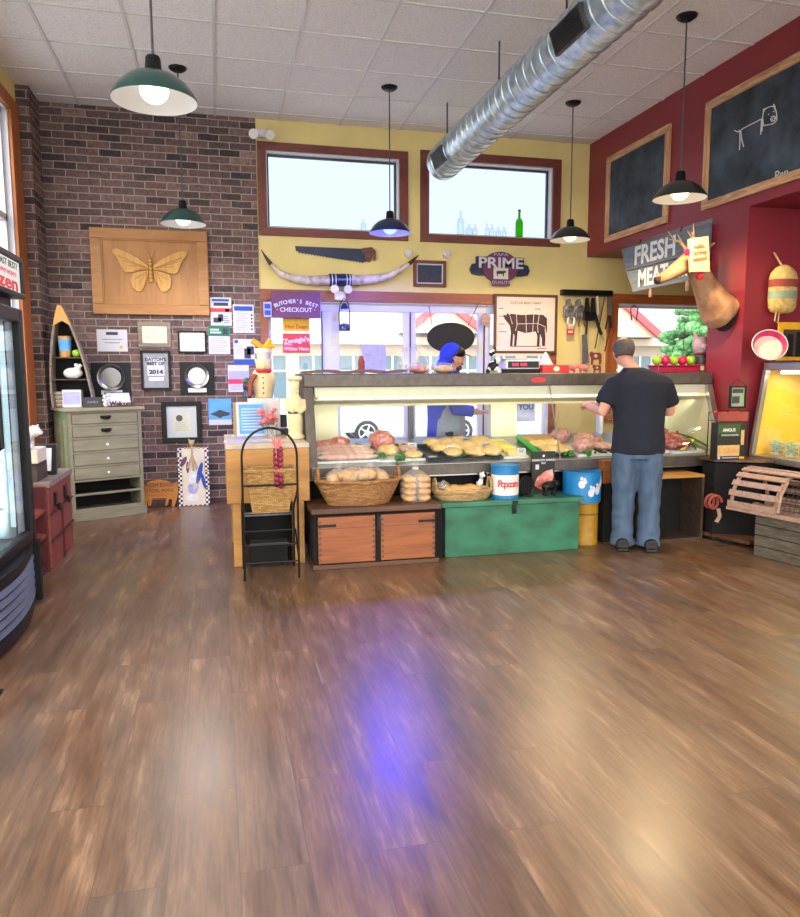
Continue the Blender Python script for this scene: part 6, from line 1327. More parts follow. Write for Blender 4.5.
t = Thing('spotted_carton', 'small red carton with two white squares at the end of the case top', 'box', (x,yb2,TZ)); t.part('box', MB().box(x-.07,x+.07,yb2-.06,yb2+.06,TZ,TZ+.075), 'buoyr', bevel=.003); t.part('square', MB().box(x-.05,x-.01,yb2-.0615,yb2-.06,TZ+.02,TZ+.06), 'parch'); t.part('square', MB().box(x+.015,x+.055,yb2-.0615,yb2-.06,TZ+.02,TZ+.06), 'parch')
single('dark_jar', MB().lathe([(0,0),(.06,0),(.065,.02),(.06,.07),(0,.075)],(x,yb2,TZ+.076),18), 'dgrey', 'dark round jar between the spotted carton and the pig bust', 'jar', smooth=True)
mb = MB().ell((x-.01,yb2,TZ+.25),(.085,.07,.085)).cyl((x-.01,yb2,TZ+.16),(x-.01,yb2,TZ+.2),.055,.06,14).cyl((x-.015,yb2-.06,TZ+.235),(x-.02,yb2-.10,TZ+.23),.035,.032,12)
for s in (-1,1): mb.cyl((x-.01+s*.05,yb2,TZ+.31),(x-.01+s*.09,yb2-.01,TZ+.37),.03,.008,8)
t = Thing('pig_bust', 'pale pink ceramic pig bust on a dark jar in front of the right window', 'figurine', (x,yb2,TZ+.152)); t.part('body', fuse(mb,.008,3), 'pigp', smooth=True); t.part('collar', MB().lathe([(.058,0),(.068,.012),(.058,.024)],(x-.01,yb2,TZ+.16),18), 'purpv', smooth=True)
single('metal_bird', MB().ell((x-.14,6.1,TZ+.335),(.035,.02,.022),12,8).cyl((x-.17,6.1,TZ+.345),(x-.19,6.1,TZ+.34),.008,.002,6).tube([(x-.11,6.1,TZ+.34),(x-.08,6.1,TZ+.355)],[.012,.004],6).tube([(x-.14,6.1,TZ+.32),(x-.14,6.1,TZ)],.004,6).tube([(x-.16,6.1,TZ+.002),(x-.12,6.1,TZ+.002)],.012,6), 'dgrey', 'small dark metal bird on a rod left of the pig bust', 'ornament', smooth=True)
mb = MB(); mb.T = Matrix.Translation((4.60,6.05,1.4105)) @ Matrix.Rotation(-.2,4,'X'); mb.frame(-.14,.14,0,.235,.02,-.01,.012); mb.m(1).box(-.12,.12,0,.01,.02,.215); mb.m(2).box(-.09,.02,-.002,0,.04,.15)
single('framed_picture', mb, ['gap','dgrey','flblue'], 'dark framed picture leaning on the ledge beside the red pier', 'picture')
single('blue_ornament', MB().lathe([(0,0),(.05,0),(.06,.05),(.04,.11),(.02,.12),(0,.12)],(4.53,5.96,1.4105),16), 'skyb', 'blue glazed ornament in front of the dark frame on the ledge', 'ornament', smooth=True)
c = P(634,318,Y=8.1); t = Thing('hanging_tongs', 'small grey tongs hanging at the top of the right window', 'tool', (c.x,8.1,c.z))
for s in (-1,1): t.part('arm', MB().tube([(c.x,8.1,c.z+.15),(c.x+s*.05,8.1,c.z+.11),(c.x+s*.03,8.1,c.z-.03)],.008,6), 'dgrey')
# ================================================================== people
def loft(mb, rings, n=20):
    """rings: (x, y, z, rx, ry)"""
    return mb.rings([[(x+rx*math.cos(2*PI*j/n), y+ry*math.sin(2*PI*j/n), z) for j in range(n)] for x,y,z,rx,ry in rings])
def hand(mb, w, d, up, s=1.0, thumb=1, curl=.5):
    """palm plus five fingers: w wrist, d pointing direction, up back-of-hand normal"""
    w = Vector(w); d = Vector(d).normalized(); up = Vector(up).normalized(); side = d.cross(up).normalized(); up = side.cross(d)
    R3 = Matrix((side,d,up)).transposed()
    mb.ell(w+d*.05*s, (.040*s,.055*s,.017*s), 12, 8, R3)
    for i, (o, L_) in enumerate(((-.028,.062),(-.010,.074),(.010,.070),(.028,.054))):
        a = w+d*.09*s+side*o*s; b = a+d*L_*.45*s-up*.012*s; c = b+(d*(1-curl)-up*curl).normalized()*L_*.35*s; e = c+(d*(1-1.5*curl)-up*curl*1.3).normalized()*L_*.28*s
        mb.tube([w+d*.05*s+side*o*.8*s,a,b,c,e],[.010*s,.0098*s,.0092*s,.0085*s,.0066*s],8)
    a = w+d*.03*s+side*thumb*.034*s; b = a+(d*.7+side*thumb*.7-up*.3).normalized()*.036*s; c = b+(d*.95-up*.4).normalized()*.03*s
    mb.tube([w+d*.018*s+side*thumb*.018*s,a,b,c],[.013*s,.0125*s,.0108*s,.008*s],8)
def head(mb, c, yaw, pitch=0, s=1.0):
    """head with face towards local +y turned by yaw"""
    Rm = Matrix.Rotation(yaw,3,'Z') @ Matrix.Rotation(pitch,3,'X'); c = Vector(c); q = lambda x,y,z: c+Rm@Vector((x*s,y*s,z*s))
    e = lambda x,y,z,r: mb.ell(q(x,y,z),tuple(v*s for v in r),16,12,Rm)
    e(0,-.012,.025,(.076,.096,.092)); e(0,.018,-.03,(.062,.072,.085)); e(0,.03,-.075,(.045,.045,.036))
    e(0,.092,-.012,(.013,.016,.020)); e(0,.083,.008,(.009,.012,.026)); e(0,.076,-.058,(.025,.012,.007)); e(0,.076,-.070,(.022,.011,.007))
    for k_ in (-1,1):
        e(k_*.032,.078,.022,(.022,.010,.008)); e(k_*.078,-.005,-.008,(.010,.020,.032)); e(k_*.045,.05,-.025,(.026,.026,.022))
    return q, Rm
# --- the customer, back to the camera, at the right end of the case
cx, cy = 3.215, 5.16
t = Thing('person', 'person in a navy t-shirt and blue jeans standing at the meat case, back turned', 'person', (cx,cy,0))
hc = Vector((3.09,5.22,1.575))
B = MB(); qh, Rh = head(B, hc, .14, -.2, .95)
loft(B, [(cx,cy,.80,.16,.115),(cx,cy,1.0,.165,.12),(cx,cy+.01,1.2,.18,.12),(cx-.005,cy+.02,1.33,.19,.10),(cx-.01,cy+.03,1.40,.13,.085),(cx-.05,cy+.04,1.445,.07,.068),(3.125,cy+.045,1.49,.058,.062),(3.105,cy+.05,1.54,.056,.062)])
for s_, fxx, kx in ((-1,3.115,3.12),(1,3.325,3.315)):
    loft(B, [(fxx,cy,.05,.045,.05),(kx,cy,.28,.055,.06),(kx,cy+.01,.46,.06,.062),(cx+s_*.09,cy,.82,.085,.095)], 14)
    B.tube([(fxx,cy-.06,.045),(fxx+s_*.015,cy+.06,.04),(fxx+s_*.03,cy+.15,.03)],[.04,.042,.03],12)
la = [(cx-.165,cy+.02,1.325),(cx-.24,cy-.02,1.22),(cx-.286,cy-.05,1.105),(cx-.345,cy+.08,1.135),(cx-.375,cy+.145,1.15)]
ra = [(cx+.165,cy+.02,1.325),(cx+.22,cy+.06,1.22),(cx+.255,cy+.12,1.105),(cx+.20,cy+.26,1.10),(cx+.165,cy+.33,1.11)]
for arm in (la, ra): B.tube(arm,[.052,.05,.045,.042,.030],14)
hand(B, la[-1], (-.25,1,.05), (-.5,0,1), 1.0, 1, .75); hand(B, ra[-1], (-.5,.85,.1), (.1,0,1), 1.0, -1, .5)
body = fuse(B, .0065, 5)
t.part('body', body, 'skin', smooth=2)
S = MB()
loft(S, [(cx,cy,.775,.203,.150),(cx,cy-.005,.84,.200,.152),(cx,cy,.98,.198,.150),(cx,cy+.005,1.12,.202,.150),(cx,cy+.01,1.25,.218,.145),(cx-.003,cy+.015,1.33,.222,.130),(cx-.008,cy+.022,1.385,.185,.112),(cx-.02,cy+.03,1.425,.12,.095),(cx-.045,cy+.04,1.452,.075,.078)],28)
S.tube([(cx-.125,cy+.02,1.335),(cx-.195,cy+.01,1.305),(cx-.245,cy-.018,1.225),(cx-.268,cy-.035,1.165)],[.075,.08,.078,.080],18); S.tube([(cx+.125,cy+.02,1.335),(cx+.19,cy+.035,1.305),(cx+.225,cy+.065,1.225),(cx+.243,cy+.092,1.165)],[.075,.08,.078,.080],18)
sh = fuse(S, .009, 6)
for v in sh.bm.verts:   # cloth folds
    p = v.co; f = max(0,min(1,(1.30-p.z)/.5)); v.co += Vector((p.x-cx,p.y-cy,0)).normalized()*(.016*f*noise.noise(Vector((p.x*11,p.y*11,p.z*2.6)))+.006*noise.noise(p*12))
t.part('t_shirt', sh, 'navy', smooth=2)
J = MB()
loft(J, [(cx,cy,.90,.172,.125),(cx,cy,.84,.182,.135),(cx,cy-.005,.74,.190,.140)],28)
for s_, fxx, kx in ((-1,3.118,3.12),(1,3.322,3.318)):
    loft(J, [(fxx,cy+.012,.035,.098,.112),(fxx,cy+.01,.10,.088,.098),(kx,cy+.005,.28,.083,.092),(kx,cy+.012,.46,.090,.098),(cx+s_*.095,cy,.68,.106,.125),(cx+s_*.092,cy,.82,.100,.125)],20)
jn = fuse(J, .009, 5)
for v in jn.bm.verts:
    p = v.co; k_ = .013 if p.z < .3 else .007
    v.co += Vector((noise.noise(Vector((p.x*6,p.y*6,p.z*16))),noise.noise(Vector((p.x*6+9,p.y*6,p.z*16))),0))*k_
t.part('jeans', jn, 'denim', smooth=2)
for s_, fxx in ((-1,3.112),(1,3.33)):
    S = MB().tube([(fxx,cy-.115,.05),(fxx,cy-.03,.055),(fxx+s_*.015,cy+.06,.05),(fxx+s_*.035,cy+.17,.038)],[.05,.056,.054,.035],14).box(fxx-.045,fxx+.045,cy-.14,cy+.13,.001,.03)
    t.part('shoe', fuse(S,.008,3), 'shoe', smooth=2)
Hm = MB(); Hm.ell(qh(0,-.014,.026),(.0785,.0985,.0935),28,20,Rh)
inv = Rh.inverted()
kill = []
for f in Hm.bm.faces:
    l = inv @ (f.calc_center_median()-hc); d_ = math.hypot(l.x, l.y+.03)
    if l.y > .038 or l.z < -.045-.3*max(0,l.y+.02) or l.z > .085 or (l.z > .06 and l.y > -.02): kill.append(f)
bmesh.ops.delete(Hm.bm, geom=kill, context='FACES')
h_ = t.part('hair', Hm, 'hair', smooth=2); sm_ = h_.modifiers.new('thickness','SOLIDIFY'); sm_.thickness = .006; sm_.offset = 1
t.o.rotation_euler.z = -.40
# --- person behind the case
cx, cy = 2.19, 6.98
t = Thing('person', 'person in a blue hood and dark cap behind the meat case, looking right', 'person', (cx,cy,0))
hc = Vector((2.268,6.93,1.555))
B = MB(); qh, Rh = head(B, hc, -1.9, -.18, .97)
loft(B, [(cx,cy,.80,.15,.12),(cx,cy,1.0,.155,.12),(cx,cy,1.2,.17,.12),(cx,cy,1.32,.17,.10),(cx+.02,cy-.01,1.39,.10,.08),(cx+.05,cy-.02,1.44,.062,.06),(cx+.065,cy-.04,1.50,.056,.06)])
for s_ in (-1,1):
    loft(B, [(cx+.02,cy+s_*.09,.05,.045,.05),(cx,cy+s_*.09,.46,.06,.062),(cx,cy+s_*.08,.82,.08,.085)], 14); B.tube([(cx-.05,cy+s_*.09,.04),(cx+.12,cy+s_*.09,.03)],[.04,.035],12)
arms = [[(cx,cy-.17,1.33),(cx+.02,cy-.22,1.18),(cx+.04,cy-.23,1.06),(cx+.20,cy-.27,1.04),(cx+.26,cy-.28,1.04)],[(cx,cy+.17,1.33),(cx+.02,cy+.2,1.18),(cx+.05,cy+.20,1.06),(cx+.2,cy+.10,1.02),(cx+.26,cy+.06,1.02)]]
for a in arms: B.tube(a,[.055,.05,.043,.038,.028],12)
hand(B, arms[0][-1], (1,-.1,0), (0,0,1), 1, 1, .4); hand(B, arms[1][-1], (1,-.2,0), (0,0,1), 1, -1, .4)
t.part('body', fuse(B,.0065,5), 'skin', smooth=2)
S = MB()
loft(S, [(cx,cy,.74,.19,.17),(cx,cy,.95,.185,.165),(cx,cy,1.18,.19,.165),(cx,cy,1.31,.185,.165),(cx+.01,cy,1.385,.13,.13),(cx+.04,cy-.01,1.43,.10,.10)],24)
for a in arms: S.tube([Vector(a[0])*.8+Vector((cx,cy,1.30))*.2,a[1],a[2],Vector(a[3])],[.082,.075,.066,.058],14)
t.part('hoodie', fuse(S,.01,5), 'hood', smooth=2)
Hd = MB(); Hd.ell(hc+Vector((-.03,.01,.016)),(.118,.112,.132),28,20); Hd.ell(hc+Vector((-.06,.02,-.07)),(.11,.11,.10),24,16)
kill = []; inv = Rh.inverted()
for f in Hd.bm.faces:
    l = inv @ (f.calc_center_median()-hc)
    if l.y > -.012+.42*max(0,l.z): kill.append(f)
bmesh.ops.delete(Hd.bm, geom=kill, context='FACES')
h_ = t.part('hood', Hd, 'hood', smooth=2); sm_ = h_.modifiers.new('thickness','SOLIDIFY'); sm_.thickness = .012; sm_.offset = 0
mb = MB(); mb.ell(qh(0,-.004,.06),(.083,.098,.072),20,12,Rh); cp_ = [qh(.06*math.cos(a)*1.15,.075+.085*math.sin(a),.055-.012*math.sin(a)) for a in [PI*i/10 for i in range(11)]]; mb.prism(cp_, (0,0,.008)); t.part('cap', mb, 'black', smooth=True)
mb = MB(); mb.ell(qh(0,.055,-.085),(.045,.034,.035),14,9,Rh).ell(qh(0,.088,-.045),(.026,.010,.008),10,6,Rh); t.part('beard', mb, 'beard', smooth=True)
S = MB(); loft(S, [(cx+.015,cy,.45,.20,.19),(cx+.012,cy,.75,.197,.18),(cx+.01,cy,.95,.190,.172),(cx+.012,cy,1.12,.186,.168)],24); t.part('apron', fuse(S,.012,3), 'apron', smooth=2)
J = MB(); 
for s_ in (-1,1): loft(J, [(cx+.01,cy+s_*.09,.03,.085,.08),(cx,cy+s_*.09,.46,.085,.085),(cx,cy+s_*.085,.85,.11,.095)],18)
t.part('trousers', fuse(J,.012,4), 'navy', smooth=2)
for s_ in (-1,1): t.part('shoe', MB().tube([(cx-.10,cy+s_*.09,.04),(cx+.05,cy+s_*.09,.045),(cx+.17,cy+s_*.09,.03)],[.045,.05,.035],12), 'shoe', smooth=True)

# ================================================================== right side: red wall, deer, second case, lobster trap
WX = XR-.001
def board(name, label, ya, yb, za, zb):
    """chalkboard on the red wall, ya far .. yb near"""
    t = Thing(name, label, 'chalkboard', (WX,(ya+yb)/2,za), group='chalkboards on the red wall'); w = .07
    t.part('frame_rail', MB().box(WX-.03,WX,yb,ya,zb-w,zb), 'birchl', bevel=.004); t.part('frame_rail', MB().box(WX-.03,WX,yb,ya,za,za+w), 'birchl', bevel=.004)
    t.part('frame_stile', MB().box(WX-.03,WX,ya-w,ya,za+w,zb-w), 'birch', bevel=.004); t.part('frame_stile', MB().box(WX-.03,WX,yb,yb+w,za+w,zb-w), 'birch', bevel=.004)
    return t, t.part('slate', MB().box(WX-.012,WX-.001,yb+w,ya-w,za+w,zb-w), 'chalk')
board('chalkboard', 'blank chalkboard in a light wood frame, left one on the red wall', 7.75, 6.56, 2.87, 3.805)
t, sl = board('chalkboard', 'chalkboard with a chalk stick pig drawing, right one on the red wall', 6.02, 3.3, 2.87, 3.805)
def cp(x, y): p = P(700+x/6.79, 80+y/6.79, X=WX-.0135); return tuple(p)
mb = MB()
for l_ in ([(235,340),(250,352),(268,345),(260,352),(278,350)],[(270,345),(300,325),(340,305),(380,285),(415,265)],[(270,350),(272,420),(268,475)],[(278,350),(283,400),(297,455)],[(418,265),(415,320),(412,370)],[(425,265),(424,310),(420,350)],[(425,255),(430,220),(445,195),(475,180),(500,180),(515,205),(522,240),(522,275),(500,295),(460,305),(435,310),(428,290),(425,255)],[(498,180),(500,165),(510,180),(508,198)],[(432,215),(430,200),(440,195)],[(480,265),(487,250),(505,245),(515,258),(508,275),(488,280),(480,265)],[(464,232),(467,236)],[(500,212),(503,216)],[(492,262),(494,268)],[(505,258),(507,264)]):
    mb.tube([cp(*q) for q in l_], .0045, 5)
t.part('chalk_pig', mb, 'chalkw', sl); c = cp(553,640); t.part('chalk_word', MB().text('Pen', .10, c, (0,-1,0),(0,0,1),.001), 'chalkw', sl)
# FRESH MEAT sign
t = Thing('fresh_meat_sign', 'hanging blue grey sign of two chained planks reading FRESH MEAT', 'sign', (4.3,6.6,2.25))
t.part('plank', MB().prism([(4.285,7.33,2.735),(4.285,5.86,2.735),(4.285,5.86,2.495),(4.285,7.23,2.495)],(.025,0,0)), 'slate', bevel=.003)
t.part('plank', MB().prism([(4.285,7.22,2.485),(4.285,5.86,2.485),(4.285,5.86,2.262),(4.285,7.07,2.255)],(.025,0,0)), 'slate', bevel=.003)
t.part('lettering', MB().text('FRESH', .26, (4.283,6.70,2.612), (0,-1,0),(0,0,1),.001, wscale=1.02, bold=.007), 'ice'); t.part('lettering', MB().text('MEAT', .24, (4.283,6.98,2.372), (0,-1,0),(0,0,1),.001, 'LEFT', wscale=.86, bold=.007).text('& MORE', .16, (4.283,6.39,2.36), (0,-1,0),(0,0,1),.001, 'LEFT', wscale=.72, bold=.004), 'ice')
for y in (7.0,6.3): t.part('chain', MB().tube([(4.297,y,2.735),(4.32,y,2.785)],.006,6).tube([(4.297,y,2.485),(4.297,y,2.497)],.006,6), 'blackm')
for y in (6.75,6.15): t.part('peg', MB().cyl((4.297,y,2.262),(4.297,y,2.17),.018,.022,10), 'trapw')
# deer head
t = Thing('mounted_deer_head', 'mounted deer head on the red pier, its face behind a pale orange card', 'mounted head', (4.33,5.65,1.93))
D_ = MB()
axis = [((4.325,5.66,1.93),(.20,.17)),((4.27,5.66,1.96),(.19,.155)),((4.20,5.66,2.05),(.15,.12)),((4.12,5.66,2.17),(.115,.095)),((4.05,5.66,2.28),(.095,.085)),((4.0,5.66,2.36),(.085,.08))]
D_.tube([a for a,_ in axis],[r_ for _,r_ in axis],24)
D_.tube([(4.06,5.66,2.38),(3.97,5.66,2.37),(3.87,5.665,2.30),(3.76,5.67,2.235),(3.67,5.675,2.195),(3.645,5.676,2.185)],[.07,.085,.072,.05,.042,.03],18)
dm = fuse(D_, .012, 6, lambda p: 1 if (p.x < 3.675 and p.z < 2.22) else 0)
t.part('head_and_neck', dm, ['deer','deerd'], smooth=2)
for s_ in (-1,1):
    t.part('ear', MB().tube([(4.03,5.66+s_*.06,2.42),(4.06,5.66+s_*.12,2.47),(4.08,5.66+s_*.17,2.49)],[(.02,.012),(.036,.016),(.006,.004)],10), 'deer', smooth=True)
    t.part('eye', MB().ell((3.92,5.665+s_*.066,2.35),(.016,.012,.016)), 'deerd', smooth=True)
    t.part('antler', MB().tube([(3.99,5.66+s_*.04,2.44),(3.93,5.66+s_*.10,2.54),(3.86,5.66+s_*.16,2.57)],[.016,.012,.003],8).tube([(3.95,5.66+s_*.08,2.51),(3.88,5.66+s_*.07,2.60)],[.010,.003],6).tube([(3.90,5.66+s_*.13,2.555),(3.86,5.66+s_*.18,2.64)],[.009,.003],6), 'rope', smooth=True)
t.part('shield', MB().lathe([(0,0),(.17,0),(.17,.015),(0,.015)],(4.339,5.66,1.94),28,1,1,Matrix.Rotation(-PI/2,3,'Y')), 'deerd')
# card and pompoms hung on the deer
ca, cb_, cc_, cd = (P(*q,Y=5.45) for q in ((690,238.5),(708.5,236),(710,271.5),(691.5,271.5)))
t = Thing('turkey_season_card', 'pale orange card hung in front of the deer face', 'card', tuple((cc_+cd)/2))
t.part('card', MB().prism([ca,cb_,cc_,cd],(.012,.05,0)), 'orange'); u_ = (cb_-ca).normalized(); mid = (ca+cb_+cc_+cd)/4-Vector((.016,0,0))
for i, w_ in enumerate(('hello,','turkey','season')): t.part('lettering', MB().text(w_, .05, mid+Vector((-.052,-.004,.055-.05*i)), u_, (0,0,1), .001, 'LEFT', bold=.001), 'orprint')
t.part('hanging_cord', MB().tube([(ca+cb_)/2,Vector((3.98,5.58,2.47))],.003,5), 'rope')
for i,(px,py,lab) in enumerate(((699.5,276,'red pompom below the pale orange card on the deer'),(688,252,'dark pink pompom at the left edge of the orange card'))):
    c = P(px,py,Y=5.49); mb = MB()
    for k_ in range(22): a = k_*2.4; zz = 1-2*(k_+.5)/22; w_ = math.sqrt(1-zz*zz); mb.ell(c+Vector((w_*math.cos(a),w_*math.sin(a),zz*.8))*.024,(.013,.013,.013),6,4)
    single('pompom', mb, 'pompom' if i==0 else 'app', lab, 'decoration', 'pompoms', smooth=True)
# buoy on the niche wall
c = P(783,288,Y=5.33); z0 = P(783,314,Y=5.33).z; z1 = P(783,265,Y=5.33).z; H_ = z1-z0; r_ = .128
t = Thing('lobster_buoy', 'old striped canvas buoy hanging on the dark red niche wall', 'buoy', (c.x,5.33,z0))
pr = [(0,0),(r_*.55,.005),(r_*.8,H_*.05),(r_*.97,H_*.14),(r_,H_*.3)]
t.part('body', MB().lathe(pr+[(r_,H_*.72),(r_*.9,H_*.84),(r_*.62,H_*.94),(r_*.25,H_)],(c.x,5.33,z0),28,1,.62), 'canvas', smooth=True)
t.part('red_band', MB().lathe([(r_+.002,H_*.54),(r_+.002,H_*.70)],(c.x,5.33,z0),28,1,.62), 'buoyr', smooth=True); t.part('green_band', MB().lathe([(r_+.002,H_*.30),(r_+.002,H_*.46)],(c.x,5.33,z0),28,1,.62), 'buoyg', smooth=True)
t.part('rope', MB().tube([(c.x-.02,5.33,z1-.01),(c.x-.05,5.38,z1+.09),(c.x-.04,5.41,z1+.11)],.008,6), 'rope'); t.part('rope_tail', MB().tube([(c.x-.08,5.30,z0+.02),(c.x-.09,5.30,z0-.06),(c.x-.06,5.30,z0-.08),(c.x-.05,5.30,z0)],.006,6), 'rope')
# second case along the right wall
t = Thing('deli_case', 'second glass deli case with a yellow lit interior at the right edge', 'display case', (4.8,4.5,0))
ya, yb = 5.34, 2.6
t.part('base', MB().box(4.60,5.3,yb,ya,0,.66), 'gap'); t.part('deck', MB().box(4.40,5.3,yb,ya,.665,.715), 'steel', bevel=.004); t.part('top', MB().box(4.50,5.3,yb,ya,1.43,1.49), 'steel', bevel=.006)
t.part('rear_wall', MB().box(5.26,5.3,yb,ya,.716,1.429), 'caseyel'); t.part('end_wall', MB().prism([(4.43,ya-.03,.716),(5.26,ya-.03,.716),(5.26,ya-.03,1.429),(4.53,ya-.03,1.429)],(0,.028,0)), 'caseyel')
t.part('end_trim', MB().prism([(4.395,ya-.035,.716),(4.435,ya-.035,.716),(4.54,ya-.035,1.429),(4.495,ya-.035,1.429)],(0,.034,0)), 'steel')
t.part('front_glass', MB().prism([(4.402,yb,.716),(4.408,yb,.716),(4.508,yb,1.429),(4.502,yb,1.429)],(0,ya-yb-.04,0)), 'clear')
t.part('light_tube', MB().cyl((4.60,yb+.1,1.41),(4.60,ya-.1,1.41),.014), 'tube'); lc = lamp('deli_case_light','AREA',(0,0,0),22,(1,.85,.5),(.06,2.4),t.o); lc.location = (4.66-4.8,(ya+yb)/2-4.5,1.40)
t.part('inner_shelf', MB().box(4.85,5.26,yb+.05,ya-.05,1.25,1.262), 'steel')
for i in range(6):
    y = 5.2-.16*i
    o = Thing('salad_tub', 'clear tub of green salad inside the second deli case', 'tub', (4.56,y,.716), group='salad tubs'); o.part('tub', MB().lathe([(0,0),(.05,0),(.06,.12),(.055,.12),(.045,.005),(0,.005)],(4.56,y,.716),16), 'bag', smooth=True)
    mb = MB()
    for k_ in range(12): a = k_*2.4; mb.ell((4.56+.026*math.cos(a),y+.026*math.sin(a),.74+.008*k_),(.022,.022,.012),6,4,jit=.4)
    o.part('salad', mb, 'leafg', smooth=True)
# on the deli case top
c = P(769,343,Y=5.12); zt2 = 1.4905
r_ = .135; R2 = Matrix.Rotation(math.radians(62),3,'X') @ Matrix.Identity(3); R2 = Matrix.Rotation(math.radians(-28),3,'Z') @ Matrix.Rotation(math.radians(66),3,'X')
bc_ = Vector((c.x,c.y,zt2+.128))
t = Thing('pink_bowl', 'round magenta rimmed basket tray tipped on its side on the second deli case', 'bowl', bc_)
mb = MB().lathe([(0,-.035),(r_*.8,-.035),(r_*.98,.03),(r_,.035),(r_*.94,.035),(r_*.78,-.025),(0,-.025)],bc_,36,1,1,R2); t.part('bowl', mb, 'magenta', smooth=True)
t.part('bowl_inside', MB().lathe([(0,-.022),(r_*.79,-.022),(r_*.84,-.006)],bc_,36,1,1,R2), 'pinkin', smooth=True); t.part('rim', MB().tube([bc_+R2@Vector((r_*.98*math.cos(2*PI*i/36),r_*.98*math.sin(2*PI*i/36),.034)) for i in range(36)],.004,6,True), 'ice', smooth=True)
t = Thing('serving_board', 'dark serving board under the tipped pink bowl', 'board', (4.72,5.1,zt2)); t.part('board', MB().box(4.52,5.1,5.0,5.3,zt2,zt2+.016), 'dpine', bevel=.003)
pa = P(779,322,Y=5.3); pb = P(802,352,Y=5.3)
t = Thing('yellow_picture', 'yellow picture with dark figures standing on the second deli case', 'picture', (4.95,5.3,zt2)); t.part('panel', MB().box(pa.x,pa.x+.36,5.30,5.315,zt2+.017,pa.z), 'mustard', bevel=.003)
t.part('photo', MB().box(pa.x+.05,pa.x+.31,5.297,5.30,zt2+.05,pa.z-.06), 'darkw'); t.part('figures', MB().box(pa.x+.09,pa.x+.15,5.295,5.297,zt2+.05,pa.z-.1).box(pa.x+.18,pa.x+.25,5.295,5.297,zt2+.05,pa.z-.08), 'gap')
# corner cabinet between the cases
t = Thing('corner_cabinet', 'dark corner cabinet with a thin wooden top between the two glass cases', 'cabinet', (4.18,5.25,0))
t.part('body', MB().prism([(4.0,5.25,.0),(4.0,5.41,.0),(4.57,5.41,0),(4.57,5.08,0),(4.32,5.08,0)],(0,0,.66)), 'gap'); t.part('top', MB().prism([(3.965,5.22,.675),(3.965,5.415,.675),(4.39,5.415,.675),(4.39,5.03,.675),(4.30,5.03,.675)],(0,0,.02)), 'dpine', bevel=.003)
zc = .6955
# burger box with stand and jars
b0, b1 = P(717,457,Y=5.17), P(746,423,Y=5.17)
t = Thing('burger_carton', 'dark green carton picturing burgers, standing on the corner cabinet', 'box', (4.2,5.22,zc))
x0, x1, z1 = P(717.5,440,Y=5.17).x, P(746,440,Y=5.17).x, P(732,423,Y=5.17).z
b_ = t.part('box', MB().box(x0,x1,5.17,5.26,zc,z1), 'boxblk', bevel=.004)
mb = MB().box(x0+.005,x1-.06,5.169,5.17,zc+.03,zc+.12); mb.m(1).box(x0+.005,x1-.06,5.169,5.17,z1-.085,z1-.01); mb.m(4).ell((x0+.085,5.168,zc+.08),(.05,.004,.03),14,8).ell((x0+.14,5.168,zc+.085),(.045,.004,.026),14,8); mb.m(0).box(x1-.05,x1-.02,5.169,5.17,zc+.12,z1-.06); mb.m(2).box(x0+.01,x0+.03,5.169,5.17,zc+.005,zc+.028).box(x0+.05,x1-.07,5.169,5.17,zc+.012,zc+.02); mb.m(3).box(x1-.06,x1-.01,5.169,5.17,zc+.005,zc+.022)
t.part('print', mb, ['burger','boxgrn','lilac','mustard','bread'], b_); t.part('lettering', MB().text('ANGUS', .036, ((x0+x1)/2-.03,5.1685,z1-.058), depth=.0008, bold=.001).text('GRASS-FED BURGERS', .018, ((x0+x1)/2-.02,5.1685,z1-.10), depth=.0008), 'ice', b_)
t = Thing('wire_rack', 'thin black wire rack holding a red basket above the burger carton', 'rack', (4.2,5.3,zc))
xa, xb = P(713,440,Y=5.33).x, P(757,440,Y=5.33).x; xb = min(xb, 4.335)
zr = P(730,412,Y=5.33).z
t.part('frame', MB().tube([(xa,5.29,zc),(xa,5.29,zr),(xa+.02,5.29,zr+.012),(xb,5.29,zr+.012),(xb,5.29,zc)],.005,6).tube([(xa,5.40,zc),(xa,5.40,zr),(xb,5.40,zr),(xb,5.40,zc)],.005,6), 'blackm'); t.part('shelf', MB().box(xa,xb,5.29,5.40,zr-.075,zr-.068), 'buoyr'); t.part('basket_side', MB().box(xa,xb,5.288,5.292,zr-.07,zr+.0), 'buoyr')
mb = MB()
for k_ in range(26): mb.ell((xa+.03+(xb-xa-.06)*((k_*.618)%1),5.32+.05*((k_*.37)%1),zr-.03+.03*((k_*.53)%1)),(.018,.016,.016),7,5)
single('red_candies', mb, 'redpr', 'heap of small red packets in the wire rack above the burger carton', 'packets', kind='stuff', smooth=True)
x0, x1, z0, z1 = RC(729.5,386,745.5,408,5.39)
t = Thing('small_menu_frame', 'small framed notice with black rim behind the wire rack', 'frame', ((x0+x1)/2,5.39,z0)); t.part('frame', MB().frame(x0,x1,z0,z1,.014,5.38,5.40), 'black'); t.part('print', MB().box(x0+.012,x1-.012,5.388,5.395,z0+.012,z1-.012).m(1).box(x0+.025,x1-.025,5.387,5.388,z1-.06,z1-.025).box(x0+.025,x1-.06,5.387,5.388,z0+.04,z0+.10), ['buoyg','ink']); t.part('wire_hanger', MB().tube([(x0,5.39,z1),((x0+x1)/2,5.40,z1+.06),(x1,5.39,z1)],.003,5), 'blackm')
